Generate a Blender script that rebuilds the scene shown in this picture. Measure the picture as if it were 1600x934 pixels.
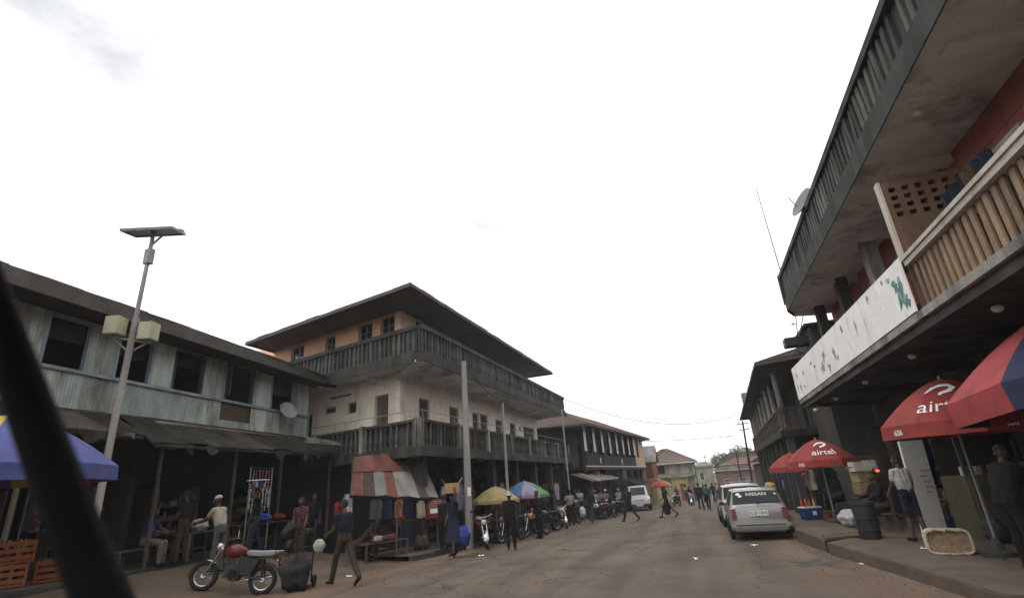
import bpy, bmesh, math, random
from mathutils import Vector, Matrix, Euler
R_ = math.radians
scene = bpy.context.scene
for o in list(bpy.data.objects): bpy.data.objects.remove(o)
col = scene.collection
random.seed(7)

# ---------------------------------------------------------------- camera
cam_d = bpy.data.cameras.new('camera'); cam = bpy.data.objects.new('camera', cam_d); col.objects.link(cam)
CR = ((0.9388109, -0.17256812, -0.29808444), (0.33832065, 0.29969912, 0.89203115), (-0.06460049, -0.93829669, 0.33974416))
cm = Matrix([[CR[i][0], -CR[i][1], -CR[i][2]] for i in range(3)]).to_4x4()
cm.translation = (0, 0, 1.9)
cam.matrix_world = cm
cam_d.sensor_width = 36; cam_d.lens = 18.0; cam_d.clip_start = .05; cam_d.clip_end = 5000
cam_d.dof.use_dof = True; cam_d.dof.focus_distance = 19.0; cam_d.dof.aperture_fstop = 2.4
scene.camera = cam
scene.render.resolution_x = 1024; scene.render.resolution_y = 597

# ---------------------------------------------------------------- sky, sun, exposure
SUN_EL, SUN_AZ = R_(58), R_(200)          # azimuth clockwise from +Y
w = bpy.data.worlds.new('World'); scene.world = w; w.use_nodes = True
nt = w.node_tree; nt.nodes.clear()
N = nt.nodes.new; Lk = nt.links.new
out = N('ShaderNodeOutputWorld')
sky = N('ShaderNodeTexSky'); sky.sky_type = 'NISHITA'; sky.sun_disc = False
sky.sun_elevation = SUN_EL; sky.sun_rotation = SUN_AZ; sky.dust_density = 4
bg1 = N('ShaderNodeBackground'); bg1.inputs[1].default_value = .12
Lk(sky.outputs[0], bg1.inputs[0])
tc = N('ShaderNodeTexCoord'); mp = N('ShaderNodeMapping'); mp.inputs['Scale'].default_value = (1.1, 1.1, 2.2)
mp.inputs['Location'].default_value = (-4.80, -4.82, -5.06); mp.inputs['Rotation'].default_value = (0, 0, R_(-33))
nz = N('ShaderNodeTexNoise'); nz.inputs['Scale'].default_value = 1.5; nz.inputs['Detail'].default_value = 7; nz.inputs['Roughness'].default_value = .5
rp = N('ShaderNodeValToRGB')
rp.color_ramp.elements[0].position = .31; rp.color_ramp.elements[0].color = (.42, .425, .44, 1)
rp.color_ramp.elements[1].position = .438; rp.color_ramp.elements[1].color = (1, 1, 1, 1)
Lk(tc.outputs['Generated'], mp.inputs[0]); Lk(mp.outputs[0], nz.inputs[0]); Lk(nz.outputs['Fac'], rp.inputs[0])
bg2 = N('ShaderNodeBackground'); bg2.inputs[1].default_value = 1.08
Lk(rp.outputs[0], bg2.inputs[0])
mxs = N('ShaderNodeMixShader'); mxs.inputs[0].default_value = .9
Lk(bg1.outputs[0], mxs.inputs[1]); Lk(bg2.outputs[0], mxs.inputs[2]); Lk(mxs.outputs[0], out.inputs[0])
sl = bpy.data.lights.new('sun', 'SUN'); sl.energy = .6; sl.angle = R_(25); sl.color = (1, .96, .9)
so = bpy.data.objects.new('sun', sl); col.objects.link(so)
sd = Vector((math.sin(SUN_AZ)*math.cos(SUN_EL), math.cos(SUN_AZ)*math.cos(SUN_EL), math.sin(SUN_EL)))
so.rotation_euler = sd.to_track_quat('Z', 'Y').to_euler(); so.location = (0, 0, 60)
scene.view_settings.view_transform = 'Standard'; scene.view_settings.look = 'None'
scene.view_settings.exposure = 0.68; scene.view_settings.gamma = 1
scene.render.engine = 'CYCLES'
try:
    scene.cycles.max_bounces = 6; scene.cycles.diffuse_bounces = 4; scene.cycles.use_denoising = True
except Exception: pass

# ---------------------------------------------------------------- helpers
def zr(y):                                  # height of the road: level, then falling gently
    if y < 10: return 0.0
    if y < 14: return -.022*(y-10)**2/8
    if y < 140: return -.022*(y-12)
    return -.022*128
def sstep(a, b, x):
    t = max(0, min(1, (x-a)/(b-a))); return t*t*(3-2*t)
def hground(x, y):
    z = zr(y)
    if x < -8.6:
        near = 1-sstep(13.5, 17.5, y)
        z += near*.50*sstep(-9.3, -12.6, x) if x > -40 else near*.5
    return z

W = {}
def wm(o): return W.get(o.name, Matrix.Identity(4))
def setp(o, parent, world):
    if parent:
        o.parent = parent
        if world: o.matrix_parent_inverse = wm(parent).inverted()
def tag(o, label=None, cat=None, group=None, kind=None):
    if label: o['label'] = label
    if cat: o['category'] = cat
    if group: o['group'] = group
    if kind: o['kind'] = kind
    return o
def thing(name, label, cat, loc=(0, 0, 0), rz=0, group=None, rot=None, scale=1):
    o = bpy.data.objects.new(name, None); col.objects.link(o)
    o.location = loc; o.rotation_euler = rot if rot else (0, 0, rz); o.empty_display_size = .2
    o.scale = (scale,)*3
    W[o.name] = Matrix.LocRotScale(Vector(loc), Euler(o.rotation_euler), Vector(o.scale))
    return tag(o, label, cat, group)
def inst(name, me, parent, loc=(0, 0, 0), rz=0, world=True, rot=None, scale=None, mats=None):
    o = bpy.data.objects.new(name, me); col.objects.link(o)
    o.location = loc; o.rotation_euler = rot if rot else (0, 0, rz)
    if scale: o.scale = scale if hasattr(scale, '__len__') else (scale,)*3
    setp(o, parent, world)
    M = Matrix.LocRotScale(Vector(loc), Euler(o.rotation_euler), Vector(o.scale))
    W[o.name] = M if (world or not parent) else wm(parent) @ M
    if mats:
        for i, m in enumerate(mats):
            o.material_slots[i].link = 'OBJECT'; o.material_slots[i].material = m
    return o
def copy_tree(o, parent=None):
    c = o.copy(); col.objects.link(c); c.parent = parent
    for ch in list(o.children): copy_tree(ch, c)
    return c

class MB:
    def __init__(s): s.v = []; s.f = []; s.mi = []; s.cur = 0
    def add(s, vs, fs):
        b = len(s.v); s.v += [tuple(p) for p in vs]; s.f += [tuple(b+i for i in f) for f in fs]; s.mi += [s.cur]*len(fs); return s
    def box(s, c, d, rot=None, taper=1, tx=None):
        x, y, z = d[0]/2, d[1]/2, d[2]/2
        t = taper; u = tx if tx is not None else taper
        vs = [(-x, -y, -z), (x, -y, -z), (x, y, -z), (-x, y, -z), (-x*u, -y*t, z), (x*u, -y*t, z), (x*u, y*t, z), (-x*u, y*t, z)]
        if rot is not None:
            m = (Euler(rot) if not hasattr(rot, 'to_quaternion') or isinstance(rot, tuple) else rot).to_matrix() if not isinstance(rot, Matrix) else rot
            vs = [m @ Vector(p) for p in vs]
        vs = [(p[0]+c[0], p[1]+c[1], p[2]+c[2]) for p in vs]
        return s.add(vs, [(0, 3, 2, 1), (4, 5, 6, 7), (0, 1, 5, 4), (1, 2, 6, 5), (2, 3, 7, 6), (3, 0, 4, 7)])
    def b2(s, a, b):
        return s.box([(a[i]+b[i])/2 for i in range(3)], [abs(b[i]-a[i]) for i in range(3)])
    def tube(s, pts, r, n=8, cap=True):
        pts = [Vector(p) for p in pts]
        rs = r if hasattr(r, '__len__') else [r]*len(pts)
        rings = []; ref = None
        for i, p in enumerate(pts):
            d = (pts[min(i+1, len(pts)-1)]-pts[max(i-1, 0)]).normalized()
            if ref is None: ref = Vector((0, 0, 1)) if abs(d.z) < .9 else Vector((1, 0, 0))
            a = ref.cross(d)
            if a.length < 1e-4: a = Vector((0, 1, 0)).cross(d)
            a.normalize(); b = d.cross(a); ref = b.copy() if False else ref
            rings.append([p+(a*math.cos(k*2*math.pi/n)+b*math.sin(k*2*math.pi/n))*rs[i] for k in range(n)])
        vs = [q for g in rings for q in g]; fs = []
        for i in range(len(pts)-1):
            for k in range(n):
                fs.append((i*n+k, i*n+(k+1) % n, (i+1)*n+(k+1) % n, (i+1)*n+k))
        if cap:
            fs.append(tuple(range(n-1, -1, -1))); fs.append(tuple((len(pts)-1)*n+k for k in range(n)))
        return s.add(vs, fs)
    def lathe(s, prof, n=12, c=(0, 0, 0), m=None, cap=True):
        vs = []; fs = []
        for r, z in prof:
            for k in range(n):
                p = Vector((r*math.cos(2*math.pi*k/n), r*math.sin(2*math.pi*k/n), z))
                if m is not None: p = m @ p
                vs.append((p[0]+c[0], p[1]+c[1], p[2]+c[2]))
        L = len(prof)
        for i in range(L-1):
            for k in range(n): fs.append((i*n+k, i*n+(k+1) % n, (i+1)*n+(k+1) % n, (i+1)*n+k))
        if cap: fs.append(tuple(range(n-1, -1, -1))); fs.append(tuple((L-1)*n+k for k in range(n)))
        return s.add(vs, fs)
    def ell(s, c, r, m=None, nu=10, nv=7):
        vs = []; fs = []
        rr = r if hasattr(r, '__len__') else (r, r, r)
        for j in range(1, nv):
            t = math.pi*j/nv
            for i in range(nu):
                a = 2*math.pi*i/nu
                p = Vector((rr[0]*math.sin(t)*math.cos(a), rr[1]*math.sin(t)*math.sin(a), -rr[2]*math.cos(t)))
                vs.append(p)
        vs += [Vector((0, 0, -rr[2])), Vector((0, 0, rr[2]))]
        for j in range(nv-2):
            for i in range(nu): fs.append((j*nu+i, j*nu+(i+1) % nu, (j+1)*nu+(i+1) % nu, (j+1)*nu+i))
        a, b = len(vs)-2, len(vs)-1
        for i in range(nu): fs.append((a, (i+1) % nu, i)); fs.append((b, (nv-2)*nu+i, (nv-2)*nu+(i+1) % nu))
        if m is not None: vs = [m @ p for p in vs]
        return s.add([(p[0]+c[0], p[1]+c[1], p[2]+c[2]) for p in vs], fs)
    def grid(s, fn, nu, nv, close_u=False):
        vs = [fn(i/nu, j/nv) for j in range(nv+1) for i in range(nu+(0 if close_u else 1))]
        k = nu if close_u else nu+1
        fs = []
        for j in range(nv):
            for i in range(nu): fs.append((j*k+i, j*k+(i+1) % k, (j+1)*k+(i+1) % k, (j+1)*k+i))
        return s.add(vs, fs)
    def prism(s, poly, z0, z1):
        n = len(poly)
        vs = [(p[0], p[1], z0) for p in poly]+[(p[0], p[1], z1) for p in poly]
        return s.add(vs, [tuple(range(n-1, -1, -1)), tuple(range(n, 2*n))]+[(i, (i+1) % n, n+(i+1) % n, n+i) for i in range(n)])
    def torus(s, c, R, r, axis='x', nu=24, nv=8, m=None):
        def fn(u, v):
            a, b = 2*math.pi*u, 2*math.pi*v
            q = (R+r*math.cos(b))
            p = Vector((r*math.sin(b), q*math.cos(a), q*math.sin(a)))
            if m is not None: p = m @ p
            return (p[0]+c[0], p[1]+c[1], p[2]+c[2])
        vs = [fn(i/nu, j/nv) for j in range(nv) for i in range(nu)]
        fs = [(j*nu+i, j*nu+(i+1) % nu, ((j+1) % nv)*nu+(i+1) % nu, ((j+1) % nv)*nu+i) for j in range(nv) for i in range(nu)]
        return s.add(vs, fs)
    def mesh(s, name, mats, smooth=False, bevel=0):
        me = bpy.data.meshes.new(name)
        me.from_pydata(s.v, [], s.f)
        for m in (mats if isinstance(mats, (list, tuple)) else [mats]): me.materials.append(m)
        if any(s.mi): me.polygons.foreach_set('material_index', s.mi)
        bm = bmesh.new(); bm.from_mesh(me)
        bmesh.ops.recalc_face_normals(bm, faces=bm.faces)
        if bevel:
            bmesh.ops.remove_doubles(bm, verts=bm.verts, dist=1e-5)
            bmesh.ops.bevel(bm, geom=[e for e in bm.edges if e.is_manifold and e.calc_face_angle(0) > .6], offset=bevel, segments=2, affect='EDGES')
        bm.to_mesh(me); bm.free()
        if smooth:
            me.polygons.foreach_set('use_smooth', [True]*len(me.polygons))
            try: me.set_sharp_from_angle(angle=R_(38))
            except Exception: pass
        me.update(); return me
    def build(s, name, mats, parent=None, world=True, smooth=False, bevel=0, kind=None):
        o = bpy.data.objects.new(name, s.mesh(name, mats, smooth, bevel)); col.objects.link(o)
        setp(o, parent, world)
        W[o.name] = Matrix.Identity(4) if (world or not parent) else wm(parent)
        if kind: o['kind'] = kind
        return o

# ---------------------------------------------------------------- materials
MT = {}
def pmat(name, c, var=.25, sc=2.0, rough=.85, bump=.25, stain=None, stain_sc=1.2, stain_amt=.5, streak=1.0, metal=0, obj_var=.0, fine=30, spec=.3, coords='pos', emis=None, coat=0):
    if name in MT: return MT[name]
    m = bpy.data.materials.new(name); m.use_nodes = True; t = m.node_tree; n = t.nodes.new; l = t.links.new
    b = t.nodes['Principled BSDF']
    b.inputs['Roughness'].default_value = rough; b.inputs['Metallic'].default_value = metal
    b.inputs['Specular IOR Level'].default_value = spec
    if coat: b.inputs['Coat Weight'].default_value = coat; b.inputs['Coat Roughness'].default_value = .15
    if coords == 'pos':
        g = n('ShaderNodeNewGeometry'); src = g.outputs['Position']
    else:
        g = n('ShaderNodeTexCoord'); src = g.outputs['Object']
    mp = n('ShaderNodeMapping'); l(src, mp.inputs[0]); mp.inputs['Scale'].default_value = (1, 1, 1/streak)
    n1 = n('ShaderNodeTexNoise'); n1.inputs['Scale'].default_value = sc; n1.inputs['Detail'].default_value = 7; n1.inputs['Roughness'].default_value = .62
    l(mp.outputs[0], n1.inputs[0])
    n2 = n('ShaderNodeTexNoise'); n2.inputs['Scale'].default_value = fine; n2.inputs['Detail'].default_value = 4
    l(src, n2.inputs[0])
    r1 = n('ShaderNodeValToRGB'); e = r1.color_ramp.elements
    lo = [max(0, x*(1-var)) for x in c]; hi = [min(1, x*(1+var)) for x in c]
    e[0].position = .32; e[0].color = (*lo, 1); e[1].position = .68; e[1].color = (*hi, 1)
    l(n1.outputs['Fac'], r1.inputs[0]); cout = r1.outputs[0]
    if stain is not None:
        mp2 = n('ShaderNodeMapping'); l(src, mp2.inputs[0]); mp2.inputs['Scale'].default_value = (1, 1, 1/(streak*1.6)); mp2.inputs['Location'].default_value = (13, 5, 3)
        n3 = n('ShaderNodeTexNoise'); n3.inputs['Scale'].default_value = stain_sc; n3.inputs['Detail'].default_value = 9; n3.inputs['Roughness'].default_value = .68
        l(mp2.outputs[0], n3.inputs[0])
        mr = n('ShaderNodeMapRange'); p = .62-.30*stain_amt
        mr.inputs[1].default_value = p; mr.inputs[2].default_value = p+.16; mr.inputs[3].default_value = 0; mr.inputs[4].default_value = min(1, .55+.5*stain_amt)
        l(n3.outputs['Fac'], mr.inputs[0])
        mx = n('ShaderNodeMix'); mx.data_type = 'RGBA'
        l(mr.outputs[0], mx.inputs[0]); l(cout, mx.inputs[6]); mx.inputs[7].default_value = (*stain, 1); cout = mx.outputs[2]
    hv = n('ShaderNodeHueSaturation'); l(cout, hv.inputs['Color'])
    ma = n('ShaderNodeMapRange'); l(n2.outputs['Fac'], ma.inputs[0]); ma.inputs[1].default_value = .25; ma.inputs[2].default_value = .75; ma.inputs[3].default_value = .86; ma.inputs[4].default_value = 1.14
    if obj_var:
        oi = n('ShaderNodeObjectInfo'); mo = n('ShaderNodeMapRange'); l(oi.outputs['Random'], mo.inputs[0]); mo.inputs[3].default_value = 1-obj_var; mo.inputs[4].default_value = 1+obj_var
        mm = n('ShaderNodeMath'); mm.operation = 'MULTIPLY'; l(ma.outputs[0], mm.inputs[0]); l(mo.outputs[0], mm.inputs[1]); l(mm.outputs[0], hv.inputs['Value'])
    else: l(ma.outputs[0], hv.inputs['Value'])
    l(hv.outputs[0], b.inputs['Base Color'])
    if bump:
        ad = n('ShaderNodeMath'); ad.operation = 'ADD'; l(n1.outputs['Fac'], ad.inputs[0]); l(n2.outputs['Fac'], ad.inputs[1])
        bp = n('ShaderNodeBump'); bp.inputs['Strength'].default_value = bump; bp.inputs['Distance'].default_value = .03
        l(ad.outputs[0], bp.inputs['Height']); l(bp.outputs[0], b.inputs['Normal'])
    if emis: b.inputs['Emission Color'].default_value = (*emis[:3], 1); b.inputs['Emission Strength'].default_value = emis[3]
    MT[name] = m; return m
BLK = (.022, .022, .02)
RUST = (.10, .045, .025)
m_dirt = pmat('dirt', (.105, .077, .055), .3, .9, .95, .5, (.12, .085, .06), .5, .4)
m_tin_pale = pmat('pale_painted_tin', (.36, .41, .385), .28, 1.6, .6, .15, (.15, .12, .075), 1.6, .5, 2.5, obj_var=.22)
m_tin_rust = pmat('rusty_tin', (.075, .056, .045), .4, 2.2, .75, .3, (.075, .04, .028), 1.1, .6, 2, obj_var=.25)
m_tin_grey = pmat('grey_tin', (.20, .195, .185), .25, 2, .5, .2, (.13, .08, .055), 1.6, .45, 2, metal=.25, obj_var=.2)
m_tin_red = pmat('red_rusted_tin', (.14, .05, .036), .35, 2.4, .7, .3, (.12, .06, .04), 1.6, .5, 2, obj_var=.2)
m_tin_dark = pmat('dark_old_tin', (.026, .024, .020), .4, 2.0, .9, .35, (.055, .046, .034), 1.3, .45, 1, obj_var=.3)
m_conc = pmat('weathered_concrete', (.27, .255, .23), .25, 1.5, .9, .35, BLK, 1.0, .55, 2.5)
m_conc_dk = pmat('mouldy_shaded_concrete', (.05, .048, .043), .35, 1.7, .92, .4, (.02, .02, .018), 1.1, .62, 2.5, obj_var=.18)  # mould, plus a base darkened to stand for ground-floor shade
m_conc_lt = pmat('pale_concrete', (.36, .345, .31), .2, 1.5, .9, .3, (.07, .065, .055), 1.0, .4, 2.5)
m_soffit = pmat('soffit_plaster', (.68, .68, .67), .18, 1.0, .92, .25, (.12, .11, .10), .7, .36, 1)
m_cream = pmat('dirty_cream_plaster', (.76, .68, .585), .13, 1.2, .9, .2, (.20, .17, .135), .75, .24, 1.6)
m_peach = pmat('peach_plaster', (.78, .47, .30), .13, 1.3, .9, .2, (.26, .16, .10), .8, .2, 1.5)
m_maroon = pmat('maroon_plaster', (.30, .10, .075), .25, 1.3, .85, .2, (.06, .035, .03), .9, .35, 1.5)
m_white_board = pmat('white_painted_board', (.78, .76, .72), .08, 1.6, .7, .12, (.16, .16, .155), 2.3, .16, 1.5)
m_tan = pmat('tan_plaster', (.255, .175, .11), .2, 2.5, .85, .25, (.14, .10, .065), 2.2, .35, 2, obj_var=.12)
m_tan_lt = pmat('pale_rail_paint', (.46, .42, .36), .15, 2, .8, .2, (.12, .1, .08), 1.5, .3, 2)
m_timber_dk = pmat('dark_timber', (.026, .020, .016), .4, 3, .85, .35, (.02, .017, .014), 2, .4, 3, obj_var=.25)  # dark wood, its base taken near black to carry deep shade too
m_timber = pmat('grey_timber', (.085, .068, .052), .3, 4, .85, .35, (.06, .048, .038), 2, .4, 4, obj_var=.25)
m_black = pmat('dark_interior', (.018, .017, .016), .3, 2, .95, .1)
m_interior = pmat('shop_back_wall', (.018, .016, .014), .3, 1.2, .95, .15, (.02, .018, .016), .9, .5)  # gloom of the shops is put into this near-black base colour
m_steel = pmat('galvanised_pole', (.24, .24, .245), .2, 3, .55, .1, (.12, .10, .085), 2, .3, 4, metal=.3)
m_pole = pmat('concrete_pole', (.30, .285, .26), .2, 2.5, .9, .25, (.12, .11, .095), 2, .4, 4)
m_glassdk = pmat('dark_window_glass', (.02, .023, .025), .2, 2, .15, 0, spec=.5)
m_brown_wood = pmat('brown_shutter', (.065, .042, .03), .3, 3, .75, .2, (.05, .03, .022), 2, .35, 3, obj_var=.2)
m_eave = pmat('weathered_eave', (.085, .074, .064), .3, 1.6, .9, .3, (.07, .06, .05), 1.2, .5, 1)
m_parapet = pmat('black_mould_concrete', (.048, .048, .043), .4, 1.6, .92, .4, (.016, .017, .014), 1.2, .6, 2.5)
m_bal = pmat('mouldy_baluster', (.10, .10, .09), .4, 1.7, .92, .4, (.025, .025, .022), 1.1, .6, 2.5, obj_var=.3)
m_rope = pmat('cable_rubber', (.02, .02, .02), .1, 3, .7, 0)

# ---------------------------------------------------------------- corrugated tin sheets
def corr_sheet(p00, p10, p11, p01, amp=.018, pitch=.09, rows=1, sag=0, seg=4):
    """one corrugated sheet between four corners (p00-p10 is the lower edge)"""
    mb = MB(); p00, p10, p11, p01 = [Vector(p) for p in (p00, p10, p11, p01)]
    wdt = max((p10-p00).length, (p11-p01).length); nc = max(2, round(wdt/pitch))
    nrm = (p10-p00).cross(p01-p00).normalized() if (p10-p00).length > 1e-4 else Vector((0, 0, 1))
    prof = [0, .7, 1, .7, 0, -.7, -1, -.7] if seg == 8 else [0, 1, 0, -1]
    def fn(u, v):
        a = p00.lerp(p10, u); b = p01.lerp(p11, u); p = a.lerp(b, v)
        k = int(round(u*nc*seg)) % seg
        return p+nrm*(amp*prof[k*len(prof)//seg])+Vector((0, 0, -sag*4*v*(1-v)))
    mb.grid(fn, nc*seg, rows); return mb
def roof_slope(parent, name, e0, e1, r1, r0, n, mat, rows=1, jit=.02, overlap=.02, amp=.018, pitch=.1):
    """a slope of tin sheets: e0-e1 along the eave, r0-r1 along the ridge"""
    e0, e1, r0, r1 = [Vector(p) for p in (e0, e1, r0, r1)]
    for j in range(rows):
        va, vb = j/rows, (j+1)/rows
        for i in range(n):
            a, b = i/n, (i+1)/n+overlap/max(1, n)
            q = lambda u, v: e0.lerp(e1, u).lerp(r0.lerp(r1, u), v)
            dj = Vector((0, 0, random.uniform(-.012, .012)+.014*(i % 2)))
            d0 = random.uniform(-jit, jit)/max(.3, (r0-e0).length)
            va_ = max(-.05, va+d0-(.01 if j else 0)); vb_ = min(1, vb+.03)
            mb = corr_sheet(q(a, va_)+dj, q(b, va_)+dj, q(b, vb_)+dj, q(a, vb_)+dj, amp, pitch)
            mt = mat if not isinstance(mat, (list, tuple)) else random.choice(mat)
            mb.build(name, mt, parent)
def wall_holes(mb, P, d, L, z0, z1, th, holes, back):
    """wall along direction d from P (x,y), thickness th to the 'back' side unit vector, rectangular openings (a0,a1,z0,z1)"""
    xs = sorted({0, L, *[h[0] for h in holes], *[h[1] for h in holes]}); zs = sorted({z0, z1, *[h[2] for h in holes], *[h[3] for h in holes]})
    P = Vector((*P, 0)); d = Vector((*d, 0)).normalized(); bk = Vector((*back, 0)).normalized()*th
    pt = lambda a, z, k: P+d*a+Vector((0, 0, z))+bk*k
    for i in range(len(xs)-1):
        for j in range(len(zs)-1):
            ca, cz = (xs[i]+xs[i+1])/2, (zs[j]+zs[j+1])/2
            if any(h[0] < ca < h[1] and h[2] < cz < h[3] for h in holes): continue
            for k in (0, 1): mb.add([pt(xs[i], zs[j], k), pt(xs[i+1], zs[j], k), pt(xs[i+1], zs[j+1], k), pt(xs[i], zs[j+1], k)], [(0, 1, 2, 3)])
    for h in list(holes)+[(0, L, z0, z1)]:
        q = [(h[0], h[2]), (h[1], h[2]), (h[1], h[3]), (h[0], h[3])]
        for i in range(4):
            a, b = q[i], q[(i+1) % 4]
            mb.add([pt(*a, 0), pt(*b, 0), pt(*b, 1), pt(*a, 1)], [(0, 1, 2, 3)])
    return mb
def obox(mb, P, d, a0, a1, z0, z1, y0, y1, back):
    """box in wall coordinates: along a, height z, depth y measured towards 'back'"""
    P = Vector((*P, 0)); d = Vector((*d, 0)).normalized(); b = Vector((*back, 0)).normalized()
    pt = lambda a, y, z: P+d*a+b*y+Vector((0, 0, z))
    return mb.add([pt(a0, y0, z0), pt(a1, y0, z0), pt(a1, y1, z0), pt(a0, y1, z0), pt(a0, y0, z1), pt(a1, y0, z1), pt(a1, y1, z1), pt(a0, y1, z1)],
                  [(0, 3, 2, 1), (4, 5, 6, 7), (0, 1, 5, 4), (1, 2, 6, 5), (2, 3, 7, 6), (3, 0, 4, 7)])
def text_mesh(txt, size, ext=.003, mat=None, align='CENTER'):
    cu = bpy.data.curves.new('lettering', 'FONT'); cu.body = txt; cu.size = size; cu.extrude = ext; cu.align_x = align; cu.align_y = 'CENTER'; cu.resolution_u = 3
    to = bpy.data.objects.new('lettering', cu); col.objects.link(to)
    me = bpy.data.meshes.new_from_object(to.evaluated_get(bpy.context.evaluated_depsgraph_get()))
    bpy.data.objects.remove(to)
    if mat:
        me.materials.clear(); me.materials.append(mat)
    return me
# ================================================================ GROUND
def build_ground():
    xs = [-1500, -300, -90, -40, -24, -18, -14.5]+[-14+.4*i for i in range(16)]+[-7, -3, 0, 2, 3, 6, 12, 40, 120, 300, 1500]
    ys = [-600, -60, -20, -5, 0, 3, 6, 8]+[9+.75*i for i in range(14)]+[22, 26, 32, 40, 55, 75, 100, 140, 220, 500, 1800]
    mb = MB(); random.seed(3)
    vs = []
    for y in ys:
        for x in xs:
            j = .025 if (-14 < x < -8.8 and 2 < y < 20) else 0
            vs.append((x, y, hground(x, y)+random.uniform(-j, j)-.012))
    k = len(xs)
    fs = [(j*k+i, j*k+i+1, (j+1)*k+i+1, (j+1)*k+i) for j in range(len(ys)-1) for i in range(k-1)]
    mb.add(vs, fs)
    tag(mb.build('ground', m_dirt, smooth=True), kind='structure')
build_ground()
m_road = pmat('dusty_asphalt', (.102, .083, .066), .22, .55, .92, .5, (.125, .092, .067), .28, .5, 1, fine=60)
def road_wear(m):
    t = m.node_tree; n = t.nodes.new; l = t.links.new; b = t.nodes['Principled BSDF']; src = b.inputs['Base Color'].links[0].from_socket
    g = n('ShaderNodeNewGeometry')
    mp = n('ShaderNodeMapping'); mp.inputs['Scale'].default_value = (.9, .07, 1); l(g.outputs['Position'], mp.inputs[0])
    a = n('ShaderNodeTexNoise'); a.inputs['Scale'].default_value = 1.4; a.inputs['Detail'].default_value = 5; l(mp.outputs[0], a.inputs[0])
    ra = n('ShaderNodeMapRange'); ra.inputs[1].default_value = .35; ra.inputs[2].default_value = .65; ra.inputs[3].default_value = .78; ra.inputs[4].default_value = 1.22; l(a.outputs['Fac'], ra.inputs[0])
    v = n('ShaderNodeTexVoronoi'); v.feature = 'DISTANCE_TO_EDGE'; v.inputs['Scale'].default_value = .75
    dn = n('ShaderNodeTexNoise'); dn.inputs['Scale'].default_value = 2.2; dn.inputs['Detail'].default_value = 6; l(g.outputs['Position'], dn.inputs[0])
    vm = n('ShaderNodeVectorMath'); vm.operation = 'MULTIPLY_ADD'; vm.inputs[1].default_value = (.9, .9, 0); l(dn.outputs['Color'], vm.inputs[0]); l(g.outputs['Position'], vm.inputs[2]); l(vm.outputs[0], v.inputs['Vector'])
    cr = n('ShaderNodeMapRange'); cr.inputs[1].default_value = .004; cr.inputs[2].default_value = .022; cr.inputs[3].default_value = .4; cr.inputs[4].default_value = 1; l(v.outputs['Distance'], cr.inputs[0])
    mk = n('ShaderNodeTexNoise'); mk.inputs['Scale'].default_value = .22; mk.inputs['Detail'].default_value = 2; l(g.outputs['Position'], mk.inputs[0])
    mr = n('ShaderNodeMapRange'); mr.inputs[1].default_value = .44; mr.inputs[2].default_value = .54; l(mk.outputs['Fac'], mr.inputs[0])
    mixc = n('ShaderNodeMix'); l(mr.outputs[0], mixc.inputs[0]); mixc.inputs[2].default_value = 1; l(cr.outputs[0], mixc.inputs[3])
    sp = n('ShaderNodeTexNoise'); sp.inputs['Scale'].default_value = 160; l(g.outputs['Position'], sp.inputs[0])
    rs = n('ShaderNodeMapRange'); rs.inputs[1].default_value = .3; rs.inputs[2].default_value = .7; rs.inputs[3].default_value = .7; rs.inputs[4].default_value = 1.35; l(sp.outputs['Fac'], rs.inputs[0])
    m1 = n('ShaderNodeMath'); m1.operation = 'MULTIPLY'; l(ra.outputs[0], m1.inputs[0]); l(mixc.outputs[0], m1.inputs[1])
    m2 = n('ShaderNodeMath'); m2.operation = 'MULTIPLY'; l(m1.outputs[0], m2.inputs[0]); l(rs.outputs[0], m2.inputs[1])
    sx = n('ShaderNodeSeparateXYZ'); l(g.outputs['Position'], sx.inputs[0])
    e1 = n('ShaderNodeMapRange'); e1.inputs[1].default_value = -6.2; e1.inputs[2].default_value = -8.6; l(sx.outputs[0], e1.inputs[0])
    e2 = n('ShaderNodeMapRange'); e2.inputs[1].default_value = .9; e2.inputs[2].default_value = 2.7; l(sx.outputs[0], e2.inputs[0])
    ea = n('ShaderNodeMath'); ea.operation = 'ADD'; l(e1.outputs[0], ea.inputs[0]); l(e2.outputs[0], ea.inputs[1])
    en = n('ShaderNodeTexNoise'); en.inputs['Scale'].default_value = 1.1; en.inputs['Detail'].default_value = 8; l(g.outputs['Position'], en.inputs[0])
    eb = n('ShaderNodeMath'); eb.operation = 'MULTIPLY_ADD'; l(en.outputs['Fac'], eb.inputs[0]); eb.inputs[1].default_value = 1.6; l(ea.outputs[0], eb.inputs[2])
    ec_ = n('ShaderNodeMapRange'); ec_.inputs[1].default_value = .95; ec_.inputs[2].default_value = 1.5; ec_.inputs[4].default_value = .85; l(eb.outputs[0], ec_.inputs[0])
    dm = n('ShaderNodeMix'); dm.data_type = 'RGBA'; l(ec_.outputs[0], dm.inputs[0]); l(src, dm.inputs[6]); dm.inputs[7].default_value = (.135, .09, .062, 1); src = dm.outputs[2]
    hv = n('ShaderNodeHueSaturation'); l(src, hv.inputs['Color']); l(m2.outputs[0], hv.inputs['Value']); l(hv.outputs[0], b.inputs['Base Color'])
road_wear(m_road)
ROADL = [(-14, -10.3), (4, -9.9), (8, -9.5), (11, -9.15), (13.4, -8.9), (16, -8.45), (20, -8.2), (30, -8.1), (40, -7.9), (50, -7.2), (62, -6.0), (70, -4.6), (80, -2.2), (95, 1.0)]
ROADR = [(-14, 3.6), (7.5, 3.45), (14.6, 2.28), (20, 2.25), (30, 2.6), (50, 3.2), (70, 4.4), (95, 9)]
def interp(T, y):
    for (a, p), (b, q) in zip(T, T[1:]):
        if a <= y <= b: return p+(q-p)*(y-a)/(b-a)
    return T[0][1] if y < T[0][0] else T[-1][1]
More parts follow.
